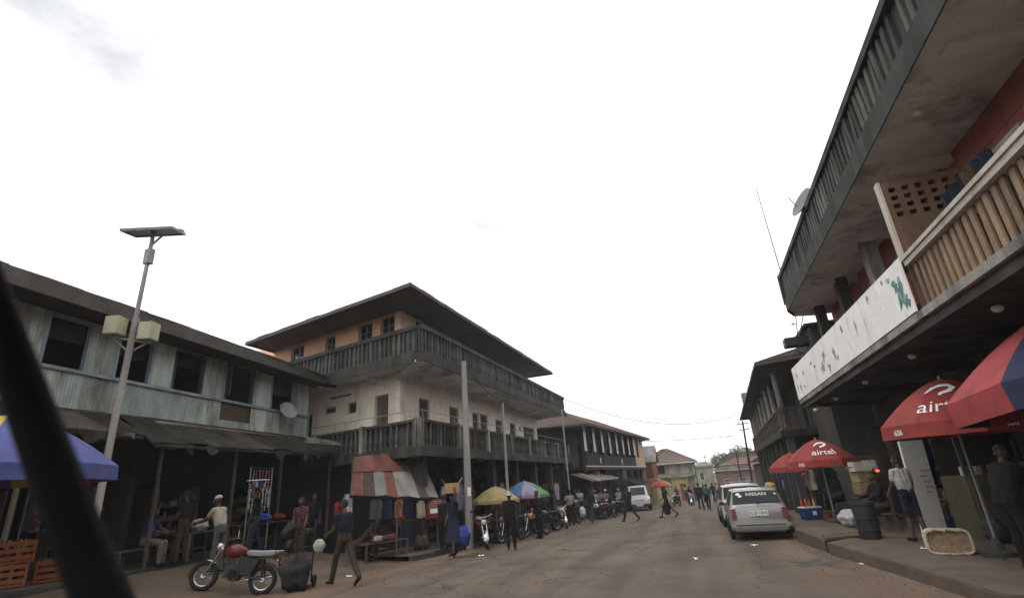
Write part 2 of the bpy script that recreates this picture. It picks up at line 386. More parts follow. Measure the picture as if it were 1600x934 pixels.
mb = MB(); random.seed(5)
ys = [-14+.8*i for i in range(137)]
ny = len(ys); nx = 14
jl = [random.uniform(-.18, .18) for _ in ys]
mb.add([((interp(ROADL, y)+jl[j])+(interp(ROADR, y)+.06-(interp(ROADL, y)+jl[j]))*i/nx, y, zr(y)+.004) for j, y in enumerate(ys) for i in range(nx+1)],
       [(j*(nx+1)+i, j*(nx+1)+i+1, (j+1)*(nx+1)+i+1, (j+1)*(nx+1)+i) for j in range(ny-1) for i in range(nx)])
tag(mb.build('road', m_road, smooth=True), kind='structure')
# worn patches on the road
m_patch = pmat('road_patch', (.078, .066, .056), .25, 2, .9, .4)
for (px, py, rx, ry) in [(1.8, 13.2, .5, .6), (-5.2, 14.2, .35, .5), (-2.6, 19.5, .5, .9)]:
    mb = MB(); n = 44
    vs = [(px, py, zr(py)+.009)]+[(px+rx*(.75+.3*math.sin(5*k*6.283/n+1)+.2*math.sin(11*k*6.283/n)+random.uniform(-.08, .08))*math.cos(2*math.pi*k/n), py+ry*(.75+.3*math.sin(5*k*6.283/n+1)+.2*math.sin(11*k*6.283/n)+random.uniform(-.08, .08))*math.sin(2*math.pi*k/n), 0) for k in range(n)]
    vs = [(a, b, zr(b)+.009) for a, b, c in vs]
    mb.add(vs, [(0, k+1, (k+1) % n+1) for k in range(n)])
    tag(mb.build('road_patch', m_patch), kind='structure')

# left pavement with kerb stones
m_pave = pmat('earthy_pavement', (.10, .076, .058), .3, 1.2, .95, .4, (.09, .075, .06), .6, .45)
lp = MB()
ysl = [15.2+1.2*i for i in range(40)]
for a, b in zip(ysl, ysl[1:]):
    xa, xb = interp(ROADL, a)-.32, interp(ROADL, b)-.32
    lp.add([(xa, a, zr(a)+.13), (xb, b, zr(b)+.13), (-12.2, b, zr(b)+.16), (-12.2, a, zr(a)+.16)], [(0, 1, 2, 3)])
lp = tag(lp.build('pavement_left', m_pave), kind='structure')
for a, b in zip(ysl, ysl[1:]):
    xa, xb = interp(ROADL, a)-.2, interp(ROADL, b)-.2
    mb = MB(); za, zb = zr(a)-.1, zr(b)-.1; h = .24+random.uniform(-.015, .015); b_ = b-.03
    mb.add([(xa, a, za), (xb, b_, zb), (xb-.16, b_, zb), (xa-.16, a, za), (xa, a, za+h), (xb, b_, zb+h), (xb-.16, b_, zb+h), (xa-.16, a, za+h)],
           [(0, 3, 2, 1), (4, 5, 6, 7), (0, 1, 5, 4), (1, 2, 6, 5), (2, 3, 7, 6), (3, 0, 4, 7)])
    mb.build('kerb_stone', m_conc_dk, lp)

# right pavement: slabs over the drain
m_slab = pmat('dusty_slab', (.105, .08, .06), .3, 1.4, .95, .45, (.075, .058, .046), 1, .4)
rp_ = MB()
rp_.prism([(2.75, 20.9), (2.75, 15.0), (3.55, 8.4), (3.75, -12), (7.2, -12), (7.2, 24), (2.75, 24)], -.5, .10)
rp_ = tag(rp_.build('pavement_right', m_slab), kind='structure')
def slab(poly, z0, z1, m=m_slab):
    mb = MB(); mb.prism(poly, z0, z1); return mb.build('slab', m, rp_, bevel=.02)
slab([(2.31, 14.55), (3.28, 8.9), (4.4, 9.0), (4.4, 14.9), (2.9, 15.2)], -.05, .20)
slab([(3.30, 8.85), (3.52, 5.2), (4.6, 5.2), (4.42, 8.95)], -.05, .185)
slab([(3.54, 5.15), (3.7, -3), (4.8, -3), (4.62, 5.15)], -.05, .19)
slab([(2.07, 17.5), (2.33, 14.95), (3.4, 16.0), (3.35, 20.6), (2.5, 21.3)], -.3, .205)
slab([(4.44, 8.98), (6.4, 9.0), (6.4, 15.4), (4.44, 14.92)], .0, .215)
slab([(3.42, 16.0), (4.44, 15.2), (6.4, 15.5), (6.4, 21), (3.38, 20.6)], -.1, .16)
for i in range(6):       # timber laid over the drain
    mb = MB(); mb.box((3.0+.02*i, 15.35+.14*i, .215), (1.35, .1, .05), (0, 0, .35+random.uniform(-.05, .05)))
    mb.build('plank', m_timber, rp_)
for i in range(20):
    y = 21.4+1.5*i; x = interp(ROADR, y)+.12
    mb = MB(); mb.box((x, y, zr(y)+.03), (.18, 1.46, .26)); mb.build('kerb_stone', m_conc_dk, rp_)
mb = MB()
for a, b in zip([21.05+2*i for i in range(26)], [23.05+2*i for i in range(26)]):
    xa, xb = interp(ROADR, a)+.15, interp(ROADR, b)+.15
    mb.add([(xa, a, zr(a)+.13), (14, a, zr(a)+.13), (14, b, zr(b)+.13), (xb, b, zr(b)+.13)], [(0, 1, 2, 3)])
tag(mb.build('pavement_far_right', m_pave), kind='structure')

# ================================================================ common building pieces
def hipped(parent, corners, z, ridge, mat, nper=.85, th=.11, fascia=None, sheet_amp=.018):
    """corners: 4 eave corners (x,y) in order; ridge: two points (x,y,z); sheets on every slope + fascia boards"""
    roof = MB()
    c = [Vector((p[0], p[1], z)) for p in corners]; r0, r1 = Vector(ridge[0]), Vector(ridge[1])
    roof.add([c[0], c[1], c[2], c[3], r0, r1], [(0, 1, 5, 4), (1, 2, 5), (2, 3, 4, 5), (3, 0, 4), (3, 2, 1, 0)])
    ro = roof.build('roof', m_eave, parent)
    up = Vector((0, 0, .05))
    for a, b, p, q in ((c[0], c[1], r0, r1), (c[1], c[2], r1, r1), (c[2], c[3], r1, r0), (c[3], c[0], r0, r0)):
        n = max(3, round((b-a).length/nper))
        roof_slope(ro, 'roof_sheet', a+up, b+up, q+up, p+up, n, mat, 1, .02, .03, sheet_amp, .12)
    cen = sum(c, Vector())/4
    for i in range(4):
        a, b = c[i], c[(i+1) % 4]; d = (b-a).normalized(); nb = Vector((d.y, -d.x, 0))
        if nb.dot((a+b)/2-cen) < 0: nb = -nb
        f = MB(); e = .012+.004*i
        f.add([a+nb*.003*(i+1)+Vector((0, 0, -th)), b+nb*.003*(i+1)+Vector((0, 0, -th)), b+nb*.003*(i+1)+Vector((0, 0, e)), a+nb*.003*(i+1)+Vector((0, 0, e)),
               a+nb*.03+Vector((0, 0, -th)), b+nb*.03+Vector((0, 0, -th)), b+nb*.03+Vector((0, 0, e)), a+nb*.03+Vector((0, 0, e))],
              [(0, 1, 2, 3), (4, 5, 6, 7), (0, 1, 5, 4), (3, 2, 6, 7), (0, 3, 7, 4), (1, 2, 6, 5)])
        f.build('fascia_board', fascia or m_eave, ro)
    return ro
def baluster_mesh(h, r, mat, name='baluster', n=6):
    mb = MB()
    mb.lathe([(r*.95, 0), (r*.6, h*.12), (r, h*.36), (r*.55, h*.72), (r*.9, h)], n)
    return mb.mesh(name, m_bal if mat is m_conc_dk else mat, smooth=False)
def balustrade(parent, P, Q, z0, z1, step, bm_, mrail, post_every=0, mpost=None, rail=.1, thick=.16, post_w=.17, back=0):
    P, Q = Vector((*P, 0)), Vector((*Q, 0)); L = (Q-P).length; d = (Q-P)/L; a = math.atan2(d.y, d.x)
    mb = MB(); mid = (P+Q)/2
    mb.box((mid.x, mid.y, z1-rail/2), (L, thick, rail), (0, 0, a))
    mb.box((mid.x, mid.y, z0+rail*.4), (L, thick*.9, rail*.8), (0, 0, a))
    if back: nn = Vector((-d.y, d.x, 0))*back; mb.box((mid.x+nn.x, mid.y+nn.y, (z0+z1)/2), (L, .05, z1-z0-rail*.5), (0, 0, a))
    o = mb.build('balustrade', mrail, parent)
    n = int(L/step)
    for i in range(n):
        if random.random() < .025: continue
        p = P+d*((i+.5)*L/n)
        inst('baluster', bm_, o, (p.x, p.y, z0+rail*.8), a+random.uniform(-.08, .08), rot=(random.uniform(-.035, .035), random.uniform(-.035, .035), a+random.uniform(-.1, .1)), scale=(random.uniform(.9, 1.08), random.uniform(.9, 1.08), 1))
    if post_every:
        k = max(1, round(L/post_every))
        for i in range(k+1):
            p = P+d*(L*i/k)
            mb = MB(); mb.box((p.x, p.y, (z0+z1)/2+.02), (post_w, post_w+.02, z1-z0+.06), (0, 0, a)); mb.build('rail_post', mpost or mrail, o)
    return o
def window_unit(parent, P, d, back, h, inset=.1, fm=None, pm=None, style='shutter', name='window'):
    """frame + panes/leaves in a wall opening h=(a0,a1,z0,z1)"""
    fm = fm or m_brown_wood; a0, a1, z0, z1 = h; e = .06
    mb = MB()
    obox(mb, P, d, a0, a0+e, z0, z1, inset, inset+.06, back); obox(mb, P, d, a1-e, a1, z0, z1, inset, inset+.06, back)
    obox(mb, P, d, a0+e, a1-e, z1-e, z1, inset, inset+.06, back); obox(mb, P, d, a0+e, a1-e, z0, z0+e, inset, inset+.06, back)
    f = mb.build(name, fm, parent)
    if style == 'open':
        return f
    n = 2 if (a1-a0) < 1.6 else 3
    for i in range(n):
        b0 = a0+e+(a1-a0-2*e)*i/n; b1 = a0+e+(a1-a0-2*e)*(i+1)/n
        mb = MB()
        if style == 'glass':
            obox(mb, P, d, b0+.01, b1-.01, z0+e+.01, z1-e-.01, inset+.03, inset+.045, back); mb.build('pane', m_glassdk, f)
            mb = MB(); obox(mb, P, d, b1-.018, b1+.018, z0+e, z1-e, inset+.008, inset+.028, back)
            for k in range(1, 4): obox(mb, P, d, b0+.02, b1-.02, z0+(z1-z0)*k/4-.012, z0+(z1-z0)*k/4+.012, inset+.012, inset+.026, back)
            mb.build('glazing_bar', fm, f)
        else:
            obox(mb, P, d, b0+.006, b1-.006, z0+e+.006, z1-e-.006, inset+.015, inset+.045, back)
            for k in range(2):
                za = z0+e+.06+(z1-z0-2*e)*k/2; zb = z0+e-.06+(z1-z0-2*e)*(k+1)/2
                obox(mb, P, d, b0+.07, b1-.07, za, zb, inset+.002, inset+.015, back)
            mb.build('shutter_leaf', pm or m_brown_wood, f)
    return f

# ================================================================ LEFT: pale tin house with open shops below
A1 = Vector((-13.1, 3.95, 0)); D1 = Vector((-1.4, 9.03, 0)).normalized(); B1 = Vector((-D1.y, D1.x, 0))
P1 = (A1.x, A1.y); d1 = (D1.x, D1.y); bk1 = (B1.x, B1.y)
def T1(a, y, z): return A1+D1*a+B1*y+Vector((0, 0, z))
tin = thing('tin_house', 'two storey house clad in pale green corrugated tin with dark window openings above shops', 'house', T1(5, 3, .3))
WIN1 = [(-2.1, -1.1, 5.2, 6.3), (-.1, .95, 5.2, 6.3), (1.3, 2.3, 5.2, 6.3), (3.14, 4.16, 5.2, 6.28), (4.95, 6.0, 5.2, 6.26), (6.8, 7.9, 5.2, 6.28), (8.98, 10.27, 5.2, 6.36), (11.36, 12.75, 5.2, 6.42)]
LOWH = [(8.83, 10.32, 4.48, 5.0)]
zb, zt = 4.25, 6.85
rects = []
xs = sorted({-4, 13.85, *[w[0] for w in WIN1], *[w[1] for w in WIN1]})
edge = [-4]+[v for w_ in WIN1 for v in w_[:2]]+[13.85]
for i in range(0, len(edge), 2): rects.append((edge[i], edge[i+1], 5.14, zt))
for w_ in WIN1: rects.append((w_[0], w_[1], w_[3], zt))
a = -4
while a < 13.8:
    b = min(13.85, a+.82)
    for cut in LOWH[0][:2]:
        if a < cut-.01 < b: b = cut
    if not (b > LOWH[0][0]+.01 and a < LOWH[0][1]-.01): rects.append((a, b, zb, 5.06))
    else: rects.append((a, b, zb, 4.48))
    a = b
cl = MB(); wall_holes(cl, P1, d1, 17.85, zb, zt, .09, [], bk1) if False else None
clad = MB(); obox(clad, P1, d1, -4, 13.85, zt-.12, zt+.02, .02, .14, bk1); clad = clad.build('wall', m_timber_dk, tin)
for (a0, a1, z0, z1) in rects:
    n = max(1, round((a1-a0)/.85))
    for i in range(n):
        q0, q1 = a0+(a1-a0)*i/n, a0+(a1-a0)*(i+1)/n
        off = -.012*(i % 2)+random.uniform(-.006, .006)
        dz = random.uniform(-.04, .01) if z0 < 5 else 0
        m_ = m_tin_pale
        corr_sheet(T1(q0, off, z0+dz), T1(q1+.01, off, z0+dz), T1(q1+.01, off, z1), T1(q0, off, z1), .016, .085).build('wall_sheet', m_, clad)
m_sill = pmat('blue_grey_paint', (.24, .29, .33), .2, 3, .7, .15, (.1, .085, .07), 2, .35, 2)
mb = MB(); obox(mb, P1, d1, -4.02, 13.9, 5.05, 5.13, -.07, .05, bk1); mb.build('sill_rail', m_sill, clad)
mb = MB(); obox(mb, P1, d1, -4.02, 13.9, zb-.12, zb-.02, -.05, .08, bk1); mb.build('bottom_plate', m_timber, clad)
mb = MB(); obox(mb, P1, d1, 13.85, 13.95, zb, zt, -.03, .1, bk1); mb.build('corner_post', m_sill, clad)
for w_ in WIN1:
    f = MB()
    obox(f, P1, d1, w_[0]-.05, w_[0]+.03, w_[2]-.06, w_[3]+.04, -.03, .09, bk1); obox(f, P1, d1, w_[1]-.03, w_[1]+.05, w_[2]-.06, w_[3]+.04, -.03, .09, bk1)
    obox(f, P1, d1, w_[0]+.03, w_[1]-.03, w_[3]-.02, w_[3]+.05, -.025, .085, bk1)
    fo = f.build('window', m_sill if random.random() < .3 else m_timber, tin)
    mb = MB()
    if random.random() < .75:      # a half-lowered board inside, the rest open
        k = random.choice((.35, .45, .55)); obox(mb, P1, d1, w_[0]+.03, w_[1]-.03, w_[3]-(w_[3]-w_[2])*k, w_[3]-.03, .16, .19, bk1); mb.build('shutter_leaf', m_timber_dk, fo)
    else:
        c0 = T1(w_[0]-.02, -.02, 0); mb = MB(); an = .9
        v = D1*math.cos(an)*-1+B1*-1*math.sin(an)
        p = T1(w_[0]-.02, -.03, w_[2]); q = p+v*.5
        mb.add([p, q, q+Vector((0, 0, 1.05)), p+Vector((0, 0, 1.05)), p+D1*.03, q+D1*.03, q+D1*.03+Vector((0, 0, 1.05)), p+D1*.03+Vector((0, 0, 1.05))], [(0, 1, 2, 3), (4, 7, 6, 5), (0, 4, 5, 1), (1, 5, 6, 2), (2, 6, 7, 3), (3, 7, 4, 0)])
        mb.build('shutter_leaf', m_timber, fo)
mb = MB(); obox(mb, P1, d1, LOWH[0][0], LOWH[0][1], 4.48, 5.04, .03, .07, bk1); mb.build('patch_board', m_brown_wood, clad)
# dark room upstairs, shop rooms below
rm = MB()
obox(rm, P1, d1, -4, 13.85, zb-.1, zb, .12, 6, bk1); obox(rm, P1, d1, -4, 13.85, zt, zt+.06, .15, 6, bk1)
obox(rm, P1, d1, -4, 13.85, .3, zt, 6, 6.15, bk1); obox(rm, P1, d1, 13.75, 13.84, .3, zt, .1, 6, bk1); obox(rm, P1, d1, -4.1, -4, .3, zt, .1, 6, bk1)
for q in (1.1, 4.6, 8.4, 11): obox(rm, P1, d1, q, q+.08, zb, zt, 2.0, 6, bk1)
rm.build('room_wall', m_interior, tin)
mb = MB()
obox(mb, P1, d1, -4, 13.9, .05, .58, -1.0, 6, bk1)
mb.build('plinth', m_conc_dk, tin)
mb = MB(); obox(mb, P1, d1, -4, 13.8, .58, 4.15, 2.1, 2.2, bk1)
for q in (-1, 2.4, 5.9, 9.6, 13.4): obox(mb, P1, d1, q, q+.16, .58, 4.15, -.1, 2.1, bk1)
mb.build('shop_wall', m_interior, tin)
for q in (-3, .2, 3.4, 6.2, 7.9, 10.2, 12.2):
    mb = MB(); obox(mb, P1, d1, q, q+1.0, .6, 2.5, 2.04, 2.09, bk1); mb.build('door', m_brown_wood, tin)
# roof
e0, e1 = T1(-5, -.85, 6.66), T1(14.5, -.85, 6.66); g0, g1 = T1(-5, 5.2, 9.05), T1(11.0, 5.2, 9.05); k0, k1 = T1(-5, 11, 6.66), T1(14.5, 11, 6.66)
ro = MB(); ro.add([e0, e1, g1, g0, k0, k1], [(0, 1, 2, 3), (3, 2, 5, 4), (1, 5, 2), (0, 3, 4), (0, 4, 5, 1)]); ro = ro.build('roof', m_timber_dk, tin)
u = Vector((0, 0, .05))
roof_slope(ro, 'roof_sheet', e0+u, e1+u, g1+u, g0+u, 24, m_tin_rust, 2, .16, .06)
roof_slope(ro, 'roof_sheet', e1+u, k1+u, g1+u, g1+u, 10, m_tin_rust, 1, .03, .03)
mb = MB(); obox(mb, P1, d1, -5, 14.5, 6.34, 6.70, -.9, -.86, bk1); mb.build('fascia_board', m_eave, ro)
mb = MB(); obox(mb, P1, d1, -5, 14.5, 6.36, 6.40, -.85, .0, bk1); mb.build('soffit_board', m_timber_dk, ro)
mb = MB(); obox(mb, P1, d1, 6.2, 13.95, 4.06, 4.16, -.3, -.02, bk1); mb.build('ledge', pmat('tan_ledge', (.24, .19, .13), .3, 2, .9, .4, (.08, .065, .05), 1.5, .5), tin)
# small dish fixed to the front
dish = thing('satellite_dish', 'small pale satellite dish fixed under the last window of the tin house', 'dish', T1(11.9, -.35, 5.05))
mb = MB(); m = Matrix.Rotation(R_(62), 3, 'X') ; mr = Matrix.Rotation(R_(75), 3, 'Z') @ m
mb.lathe([(.36*t, .11*t*t) for t in (.02, .3, .55, .8, 1)]+[(.35, .125), (.02, .015)], 18, m=mr); mb.build('reflector', pmat('dish_paint', (.30, .32, .32), .12, 4, .6, .05, (.2, .17, .13), 4, .3), dish, world=False, smooth=True)
mb = MB(); mb.tube([(0, 0, -.02), (-.3, 0, -.1)], .02); mb.tube([mr @ Vector((.3, 0, .1)), mr @ Vector((0, 0, .42)), mr @ Vector((-.02, .02, .43))], .012); mb.build('bracket', m_steel, dish, world=False)

# awnings over the shops: rotten dark tin on posts
def awning(name, label, a0, a1, zt0, zb0, out0, out1, n, mat, posts, drop=.0, group='old tin awnings over the shops'):
    t = thing(name, label, 'awning', T1((a0+a1)/2, -.8, .58), group=group)
    fr = MB()
    fr.tube([T1(a0, -out0, zb0-.08), T1(a1, -out1, zb0-.08+drop)], .045, 6); fr.tube([T1(a0, -.1, zt0-.08), T1(a1, -.1, zt0-.08)], .045, 6)
    for i in range(6):
        q = a0+(a1-a0)*i/5; fr.tube([T1(q, -(out0+(out1-out0)*i/5), zb0-.05+drop*i/5), T1(q, -.1, zt0-.05)], .035, 5)
    fr.build('frame', m_timber_dk, t)
    roof_slope(t, 'awning_sheet', T1(a0, -out0, zb0), T1(a1, -out1, zb0+drop), T1(a1, 0, zt0), T1(a0, 0, zt0), n, mat, 1, .10, .16, .016, .1)
    rnd_ = random.Random(int(a0*10)+50); q = a0+.1
    while q < a1-.6:                     # torn flaps of tarpaulin and tin hanging off the edge
        L0 = rnd_.uniform(.35, 1.1); f0 = (q-a0)/(a1-a0); o0 = out0+(out1-out0)*f0; ph_ = rnd_.uniform(0, 9); dr = rnd_.uniform(.08, .34)
        mb = MB(); mb.grid(lambda u, v: T1(q+L0*u, -o0-.02-.05*v*math.sin(u*5+ph_)-.03, zb0+drop*f0-.01+.02*(1-v)-v*dr*(.55+.45*math.sin(u*7+ph_)*math.sin(u*3.1+ph_*2))), 10, 4)
        mb.build('torn_flap', rnd_.choice([m_tin_dark, m_tin_dark, m_timber, m_conc_dk]), t, smooth=True); q += L0+rnd_.uniform(.0, .5)
    for q, yy in posts:
        mb = MB(); mb.tube([T1(q, -yy, .5), T1(q+.02, -yy, 2), T1(q, -yy, zb0-.05)], [.055, .05, .05], 7); mb.build('post', m_timber, t)
    return t
awning('shop_awning', 'sagging rotten tin awning of the shop nearest on the left', -3.6, 5.0, 4.2, 3.62, 1.1, 1.15, 9, [m_tin_dark, m_timber, m_tin_dark], [(-2.9, .95), (.6, .95), (2.6, .95)])
awning('shop_awning', 'long dark tin awning below the pale tin wall, by the lamp pole', 5.3, 13.7, 4.25, 3.45, 1.25, 1.9, 10, [m_tin_dark, m_tin_dark, m_tin_dark, m_tin_rust], [(5.8, 1.0), (8.3, 1.2), (10.4, 1.3), (13.2, 1.5)])
# loose rods and rubbish on the awning roof
for i in range(7):
    mb = MB(); p = T1(11.3+.2*random.random(), -1.5-.1*random.random(), 3.80+.03*i); q = T1(14.6+.3*random.random(), -2.2+.08*i-.3*random.random(), 3.66+.03*i)
    mb.tube([p, (p+q)/2+Vector((0, 0, .03)), q], .014, 5)
    tag(mb.build('bamboo_rod', m_conc_lt), 'thin pale rod lying in the bundle on the dark tin awning', 'rod', 'rods lying on the awning')

# ================================================================ LEFT: three-storey house with two wrap-around balconies
K = Vector((-9.05, 16.2, 0)); DL = Vector((-1, .25, 0)).normalized(); DR = Vector((0, 1, 0)); WC = Vector((-10.9, 17.8, 0))
bh = thing('balcony_house', 'three storey cream and peach house with two mouldy wrap-around balconies', 'house', (-14, 26, -.1))
LEFTW = 11.5; YR2 = 36.2; YR3 = 33.6; YB = 37.9
def quadslab(z0, z1, name, mat, yend, lw=LEFTW):
    mb = MB(); l1 = K+DL*lw; l2 = WC+DL*lw+Vector((0, 4, 0))
    mb.prism([(K.x, K.y), (K.x, yend), (-14, yend), (l2.x, l2.y+3), (l1.x, l1.y)], z0, z1); return mb.build(name, mat, bh)
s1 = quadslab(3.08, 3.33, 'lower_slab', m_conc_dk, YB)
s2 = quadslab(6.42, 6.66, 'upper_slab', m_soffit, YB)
for z0_, z1_ in ((6.36, 6.67), (3.03, 3.34)):      # dark mouldy slab edges
    mb = MB(); mb.b2((K.x+.002, K.y-.02, z0_), (K.x+.06, YB+.02, z1_)); mb.build('slab_edge', m_parapet, s2 if z0_ > 5 else s1)
    mb = MB(); nn_ = Vector((-.243, -.97, 0)); q_ = K+DL*LEFTW; mb.add([Vector((p.x, p.y, z))+nn_*k for k in (.003, .055) for z in (z0_, z1_) for p in (K+Vector((.05, 0, 0)), q_)], [(0, 1, 3, 2), (4, 6, 7, 5), (0, 4, 5, 1), (2, 3, 7, 6), (0, 2, 6, 4), (1, 5, 7, 3)]); mb.build('slab_edge', m_parapet, s2 if z0_ > 5 else s1)
# cantilever beams under the slabs
for z, sl_ in ((6.42, s2), (3.08, s1)):
    for i in range(7):
        y = 18.9+2.9*i; mb = MB()
        mb.add([(-10.9, y, z), (-9.12, y, z), (-9.12, y+.22, z), (-10.9, y+.22, z), (-10.9, y, z-.26), (-9.12, y, z-.08), (-9.12, y+.22, z-.08), (-10.9, y+.22, z-.26)],
               [(0, 1, 2, 3), (4, 7, 6, 5), (0, 4, 5, 1), (3, 2, 6, 7), (1, 5, 6, 2), (0, 3, 7, 4)])
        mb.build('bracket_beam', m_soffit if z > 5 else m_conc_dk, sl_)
    for i in range(4):
        c = WC+DL*(1.2+2.6*i); nn = Vector((DL.y, -DL.x, 0)); nn = nn if nn.y < 0 else -nn; e = c+nn*1.0; q = DL*.22; mb = MB()
        Z = lambda p, z_: (p.x, p.y, z_)
        mb.add([Z(c, z), Z(e, z), Z(e+q, z), Z(c+q, z), Z(c, z-.26), Z(e, z-.08), Z(e+q, z-.08), Z(c+q, z-.26)], [(0, 1, 2, 3), (4, 7, 6, 5), (0, 4, 5, 1), (3, 2, 6, 7), (1, 5, 6, 2), (0, 3, 7, 4)])
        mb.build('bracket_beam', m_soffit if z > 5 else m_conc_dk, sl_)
    mb = MB(); d_ = Vector((K.x-WC.x, K.y-WC.y, 0)); e = WC+d_*.93; q = Vector((.12, .12, 0))
    mb.add([Z(WC-q, z), Z(e-q, z), Z(e+q, z), Z(WC+q, z), Z(WC-q, z-.28), Z(e-q, z-.08), Z(e+q, z-.08), Z(WC+q, z-.28)], [(0, 1, 2, 3), (4, 7, 6, 5), (0, 4, 5, 1), (3, 2, 6, 7), (1, 5, 6, 2), (0, 3, 7, 4)])
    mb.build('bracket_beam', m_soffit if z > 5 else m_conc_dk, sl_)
for i in range(6):        # little white bulkhead lamps (unlit) along the soffit edge
    y = 17.6+3.7*i; mb = MB(); mb.ell((-9.25, y, 6.37), (.06, .06, .07)); mb.build('bulkhead_lamp', pmat('lamp_white', (.75, .74, .7), .05, 4, .4, 0), bh)
# walls
HR2 = [(1.51, 2.45, 3.4, 5.62), (4.36, 5.4, 3.4, 5.58), (7.04, 7.9, 4.6, 5.58), (8.06, 9.1, 3.4, 5.6), (10.29, 11.4, 3.4, 5.5), (12.7, 13.8, 3.4, 5.5), (15.3, 17.75, 3.4, 5.5), (14.4, 14.8, 5.1, 5.4)]
HL2 = [(.66, 1.46, 3.4, 5.68), (2.58, 3.17, 5.15, 5.64), (3.9, 4.68, 5.33, 5.62), (5.5, 6.0, 3.4, 5.5)]
HL3 = [(.38, 1.24, 7.3, 9.0), (1.73, 2.64, 7.3, 9.0), (6.5, 7.5, 7.3, 8.95), (4.2, 4.9, 7.3, 8.9)]
HR3 = [(1.25, 2.2, 7.0, 9.05), (4.5, 5.5, 7.0, 9.0), (8, 9, 7, 9), (11, 12.2, 7, 9)]
nl = Vector((DL.y, -DL.x, 0)); nl = nl if nl.y > 0 else -nl       # into the house from the side front
wl = (WC.x, WC.y); dl = (DL.x, DL.y); bl = (nl.x, nl.y)
for nm, P, d, L, z0, z1, hs, bk, mt in (('wall', wl, (0, 1), YR2-17.8, 3.33, 6.42, HR2, (-1, 0), m_cream), ('wall', wl, dl, LEFTW, 3.33, 6.42, HL2, bl, m_cream),
                                       ('wall', wl, (0, 1), YR3-17.8, 6.66, 9.35, HR3, (-1, 0), m_cream), ('wall', wl, dl, LEFTW, 6.66, 9.35, HL3, bl, m_peach)):
    mb = MB(); wall_holes(mb, P, d, L, z0, z1, .22, hs, bk); mb.build(nm, mt, bh)
    for h in hs:
        if h[1]-h[0] < .5: continue
        st = 'glass' if (z0 > 6) else 'shutter'
        window_unit(bh, P, d, bk, h, .09, pmat('grey_frame', (.30, .28, .25), .2, 3, .8, .1), m_brown_wood if random.random() < .6 else m_timber, st, 'door' if h[2] < 3.5 else 'window')
m_dado = (pmat('grey_dado', (.33, .33, .31), .2, 1.5, .9, .1, (.16, .15, .13), 1, .4))
for d__, b__, q0, q1 in ((dl, bl, 1.6, 5.4), (dl, bl, .02, .6), (dl, bl, 6.1, 11.4), ((0, 1), (-1, 0), .02, 1.4), ((0, 1), (-1, 0), 2.55, 4.3)):
    mb = MB(); obox(mb, wl, d__, q0, q1, 3.35, 4.38, -.004, 0, b__); mb.build('dado', m_dado, bh)
mb = MB(); obox(mb, wl, dl, 2.9, 4.2, 5.95, 6.02, -.07, 0, bl); mb.build('ledge', m_conc, bh)
rm = MB()                                         # floors, back walls and partitions keep the rooms dark
rm.prism([(-11.15, 18.1), (-11.15, YR2-.1), (-19, YR2-.1), (-20.5, 21)], 6.3, 6.4); rm.prism([(-11.15, 18.1), (-11.15, YR3-.1), (-19, YR3-.1), (-20.5, 21)], 9.2, 9.3)
rm.b2((-11.2, YR2-.25, -1), (-19, YR2-.02, 6.41)); rm.b2((-11.2, YR3-.25, 6.67), (-19, YR3-.02, 9.34)); rm.b2((-14, 19.5, -1), (-13.9, YR2-.3, 3.05))
rm.b2((-14, 19.5, 3.4), (-13.9, YR2-.3, 6.2)); rm.b2((-14, 19.5, 6.7), (-13.9, YR3-.3, 9.1))
rm.build('room_wall', m_interior, bh)
mb = MB(); mb.b2((-11.1, YR2, -1), (-19, YR2+.05, 6.41)); mb.build('end_wall', m_conc, bh)
# ground floor: piers, beam, recessed shop fronts
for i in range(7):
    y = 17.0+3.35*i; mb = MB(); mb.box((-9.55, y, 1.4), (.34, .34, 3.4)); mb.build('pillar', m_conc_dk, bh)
HG = [(1+3.3*i, 3.2+3.3*i, -.4, 2.4) for i in range(6)]
mb = MB(); wall_holes(mb, wl, (0, 1), YR2-17.8, -.8, 3.08, .22, HG, (-1, 0)); mb.build('shop_wall', m_interior, bh)
mb = MB(); wall_holes(mb, wl, dl, LEFTW, -.4, 3.08, .22, [], bl); mb.build('shop_wall', m_interior, bh)
for h in HG:
    for k in (0, 1):
        mb = MB(); q = h[0]-.9*(1-k)+(h[1]-h[0])*k if False else (h[0]-.95 if k == 0 else h[1]+.02)
        obox(mb, wl, (0, 1), q, q+.9, .0, 2.35, -.06, -.02, (-1, 0)); mb.build('shop_shutter', random.choice([m_brown_wood, m_timber_dk, pmat('old_blue_paint', (.05, .075, .12), .25, 3, .8, .2, (.04, .04, .04), 2, .4)]), bh)
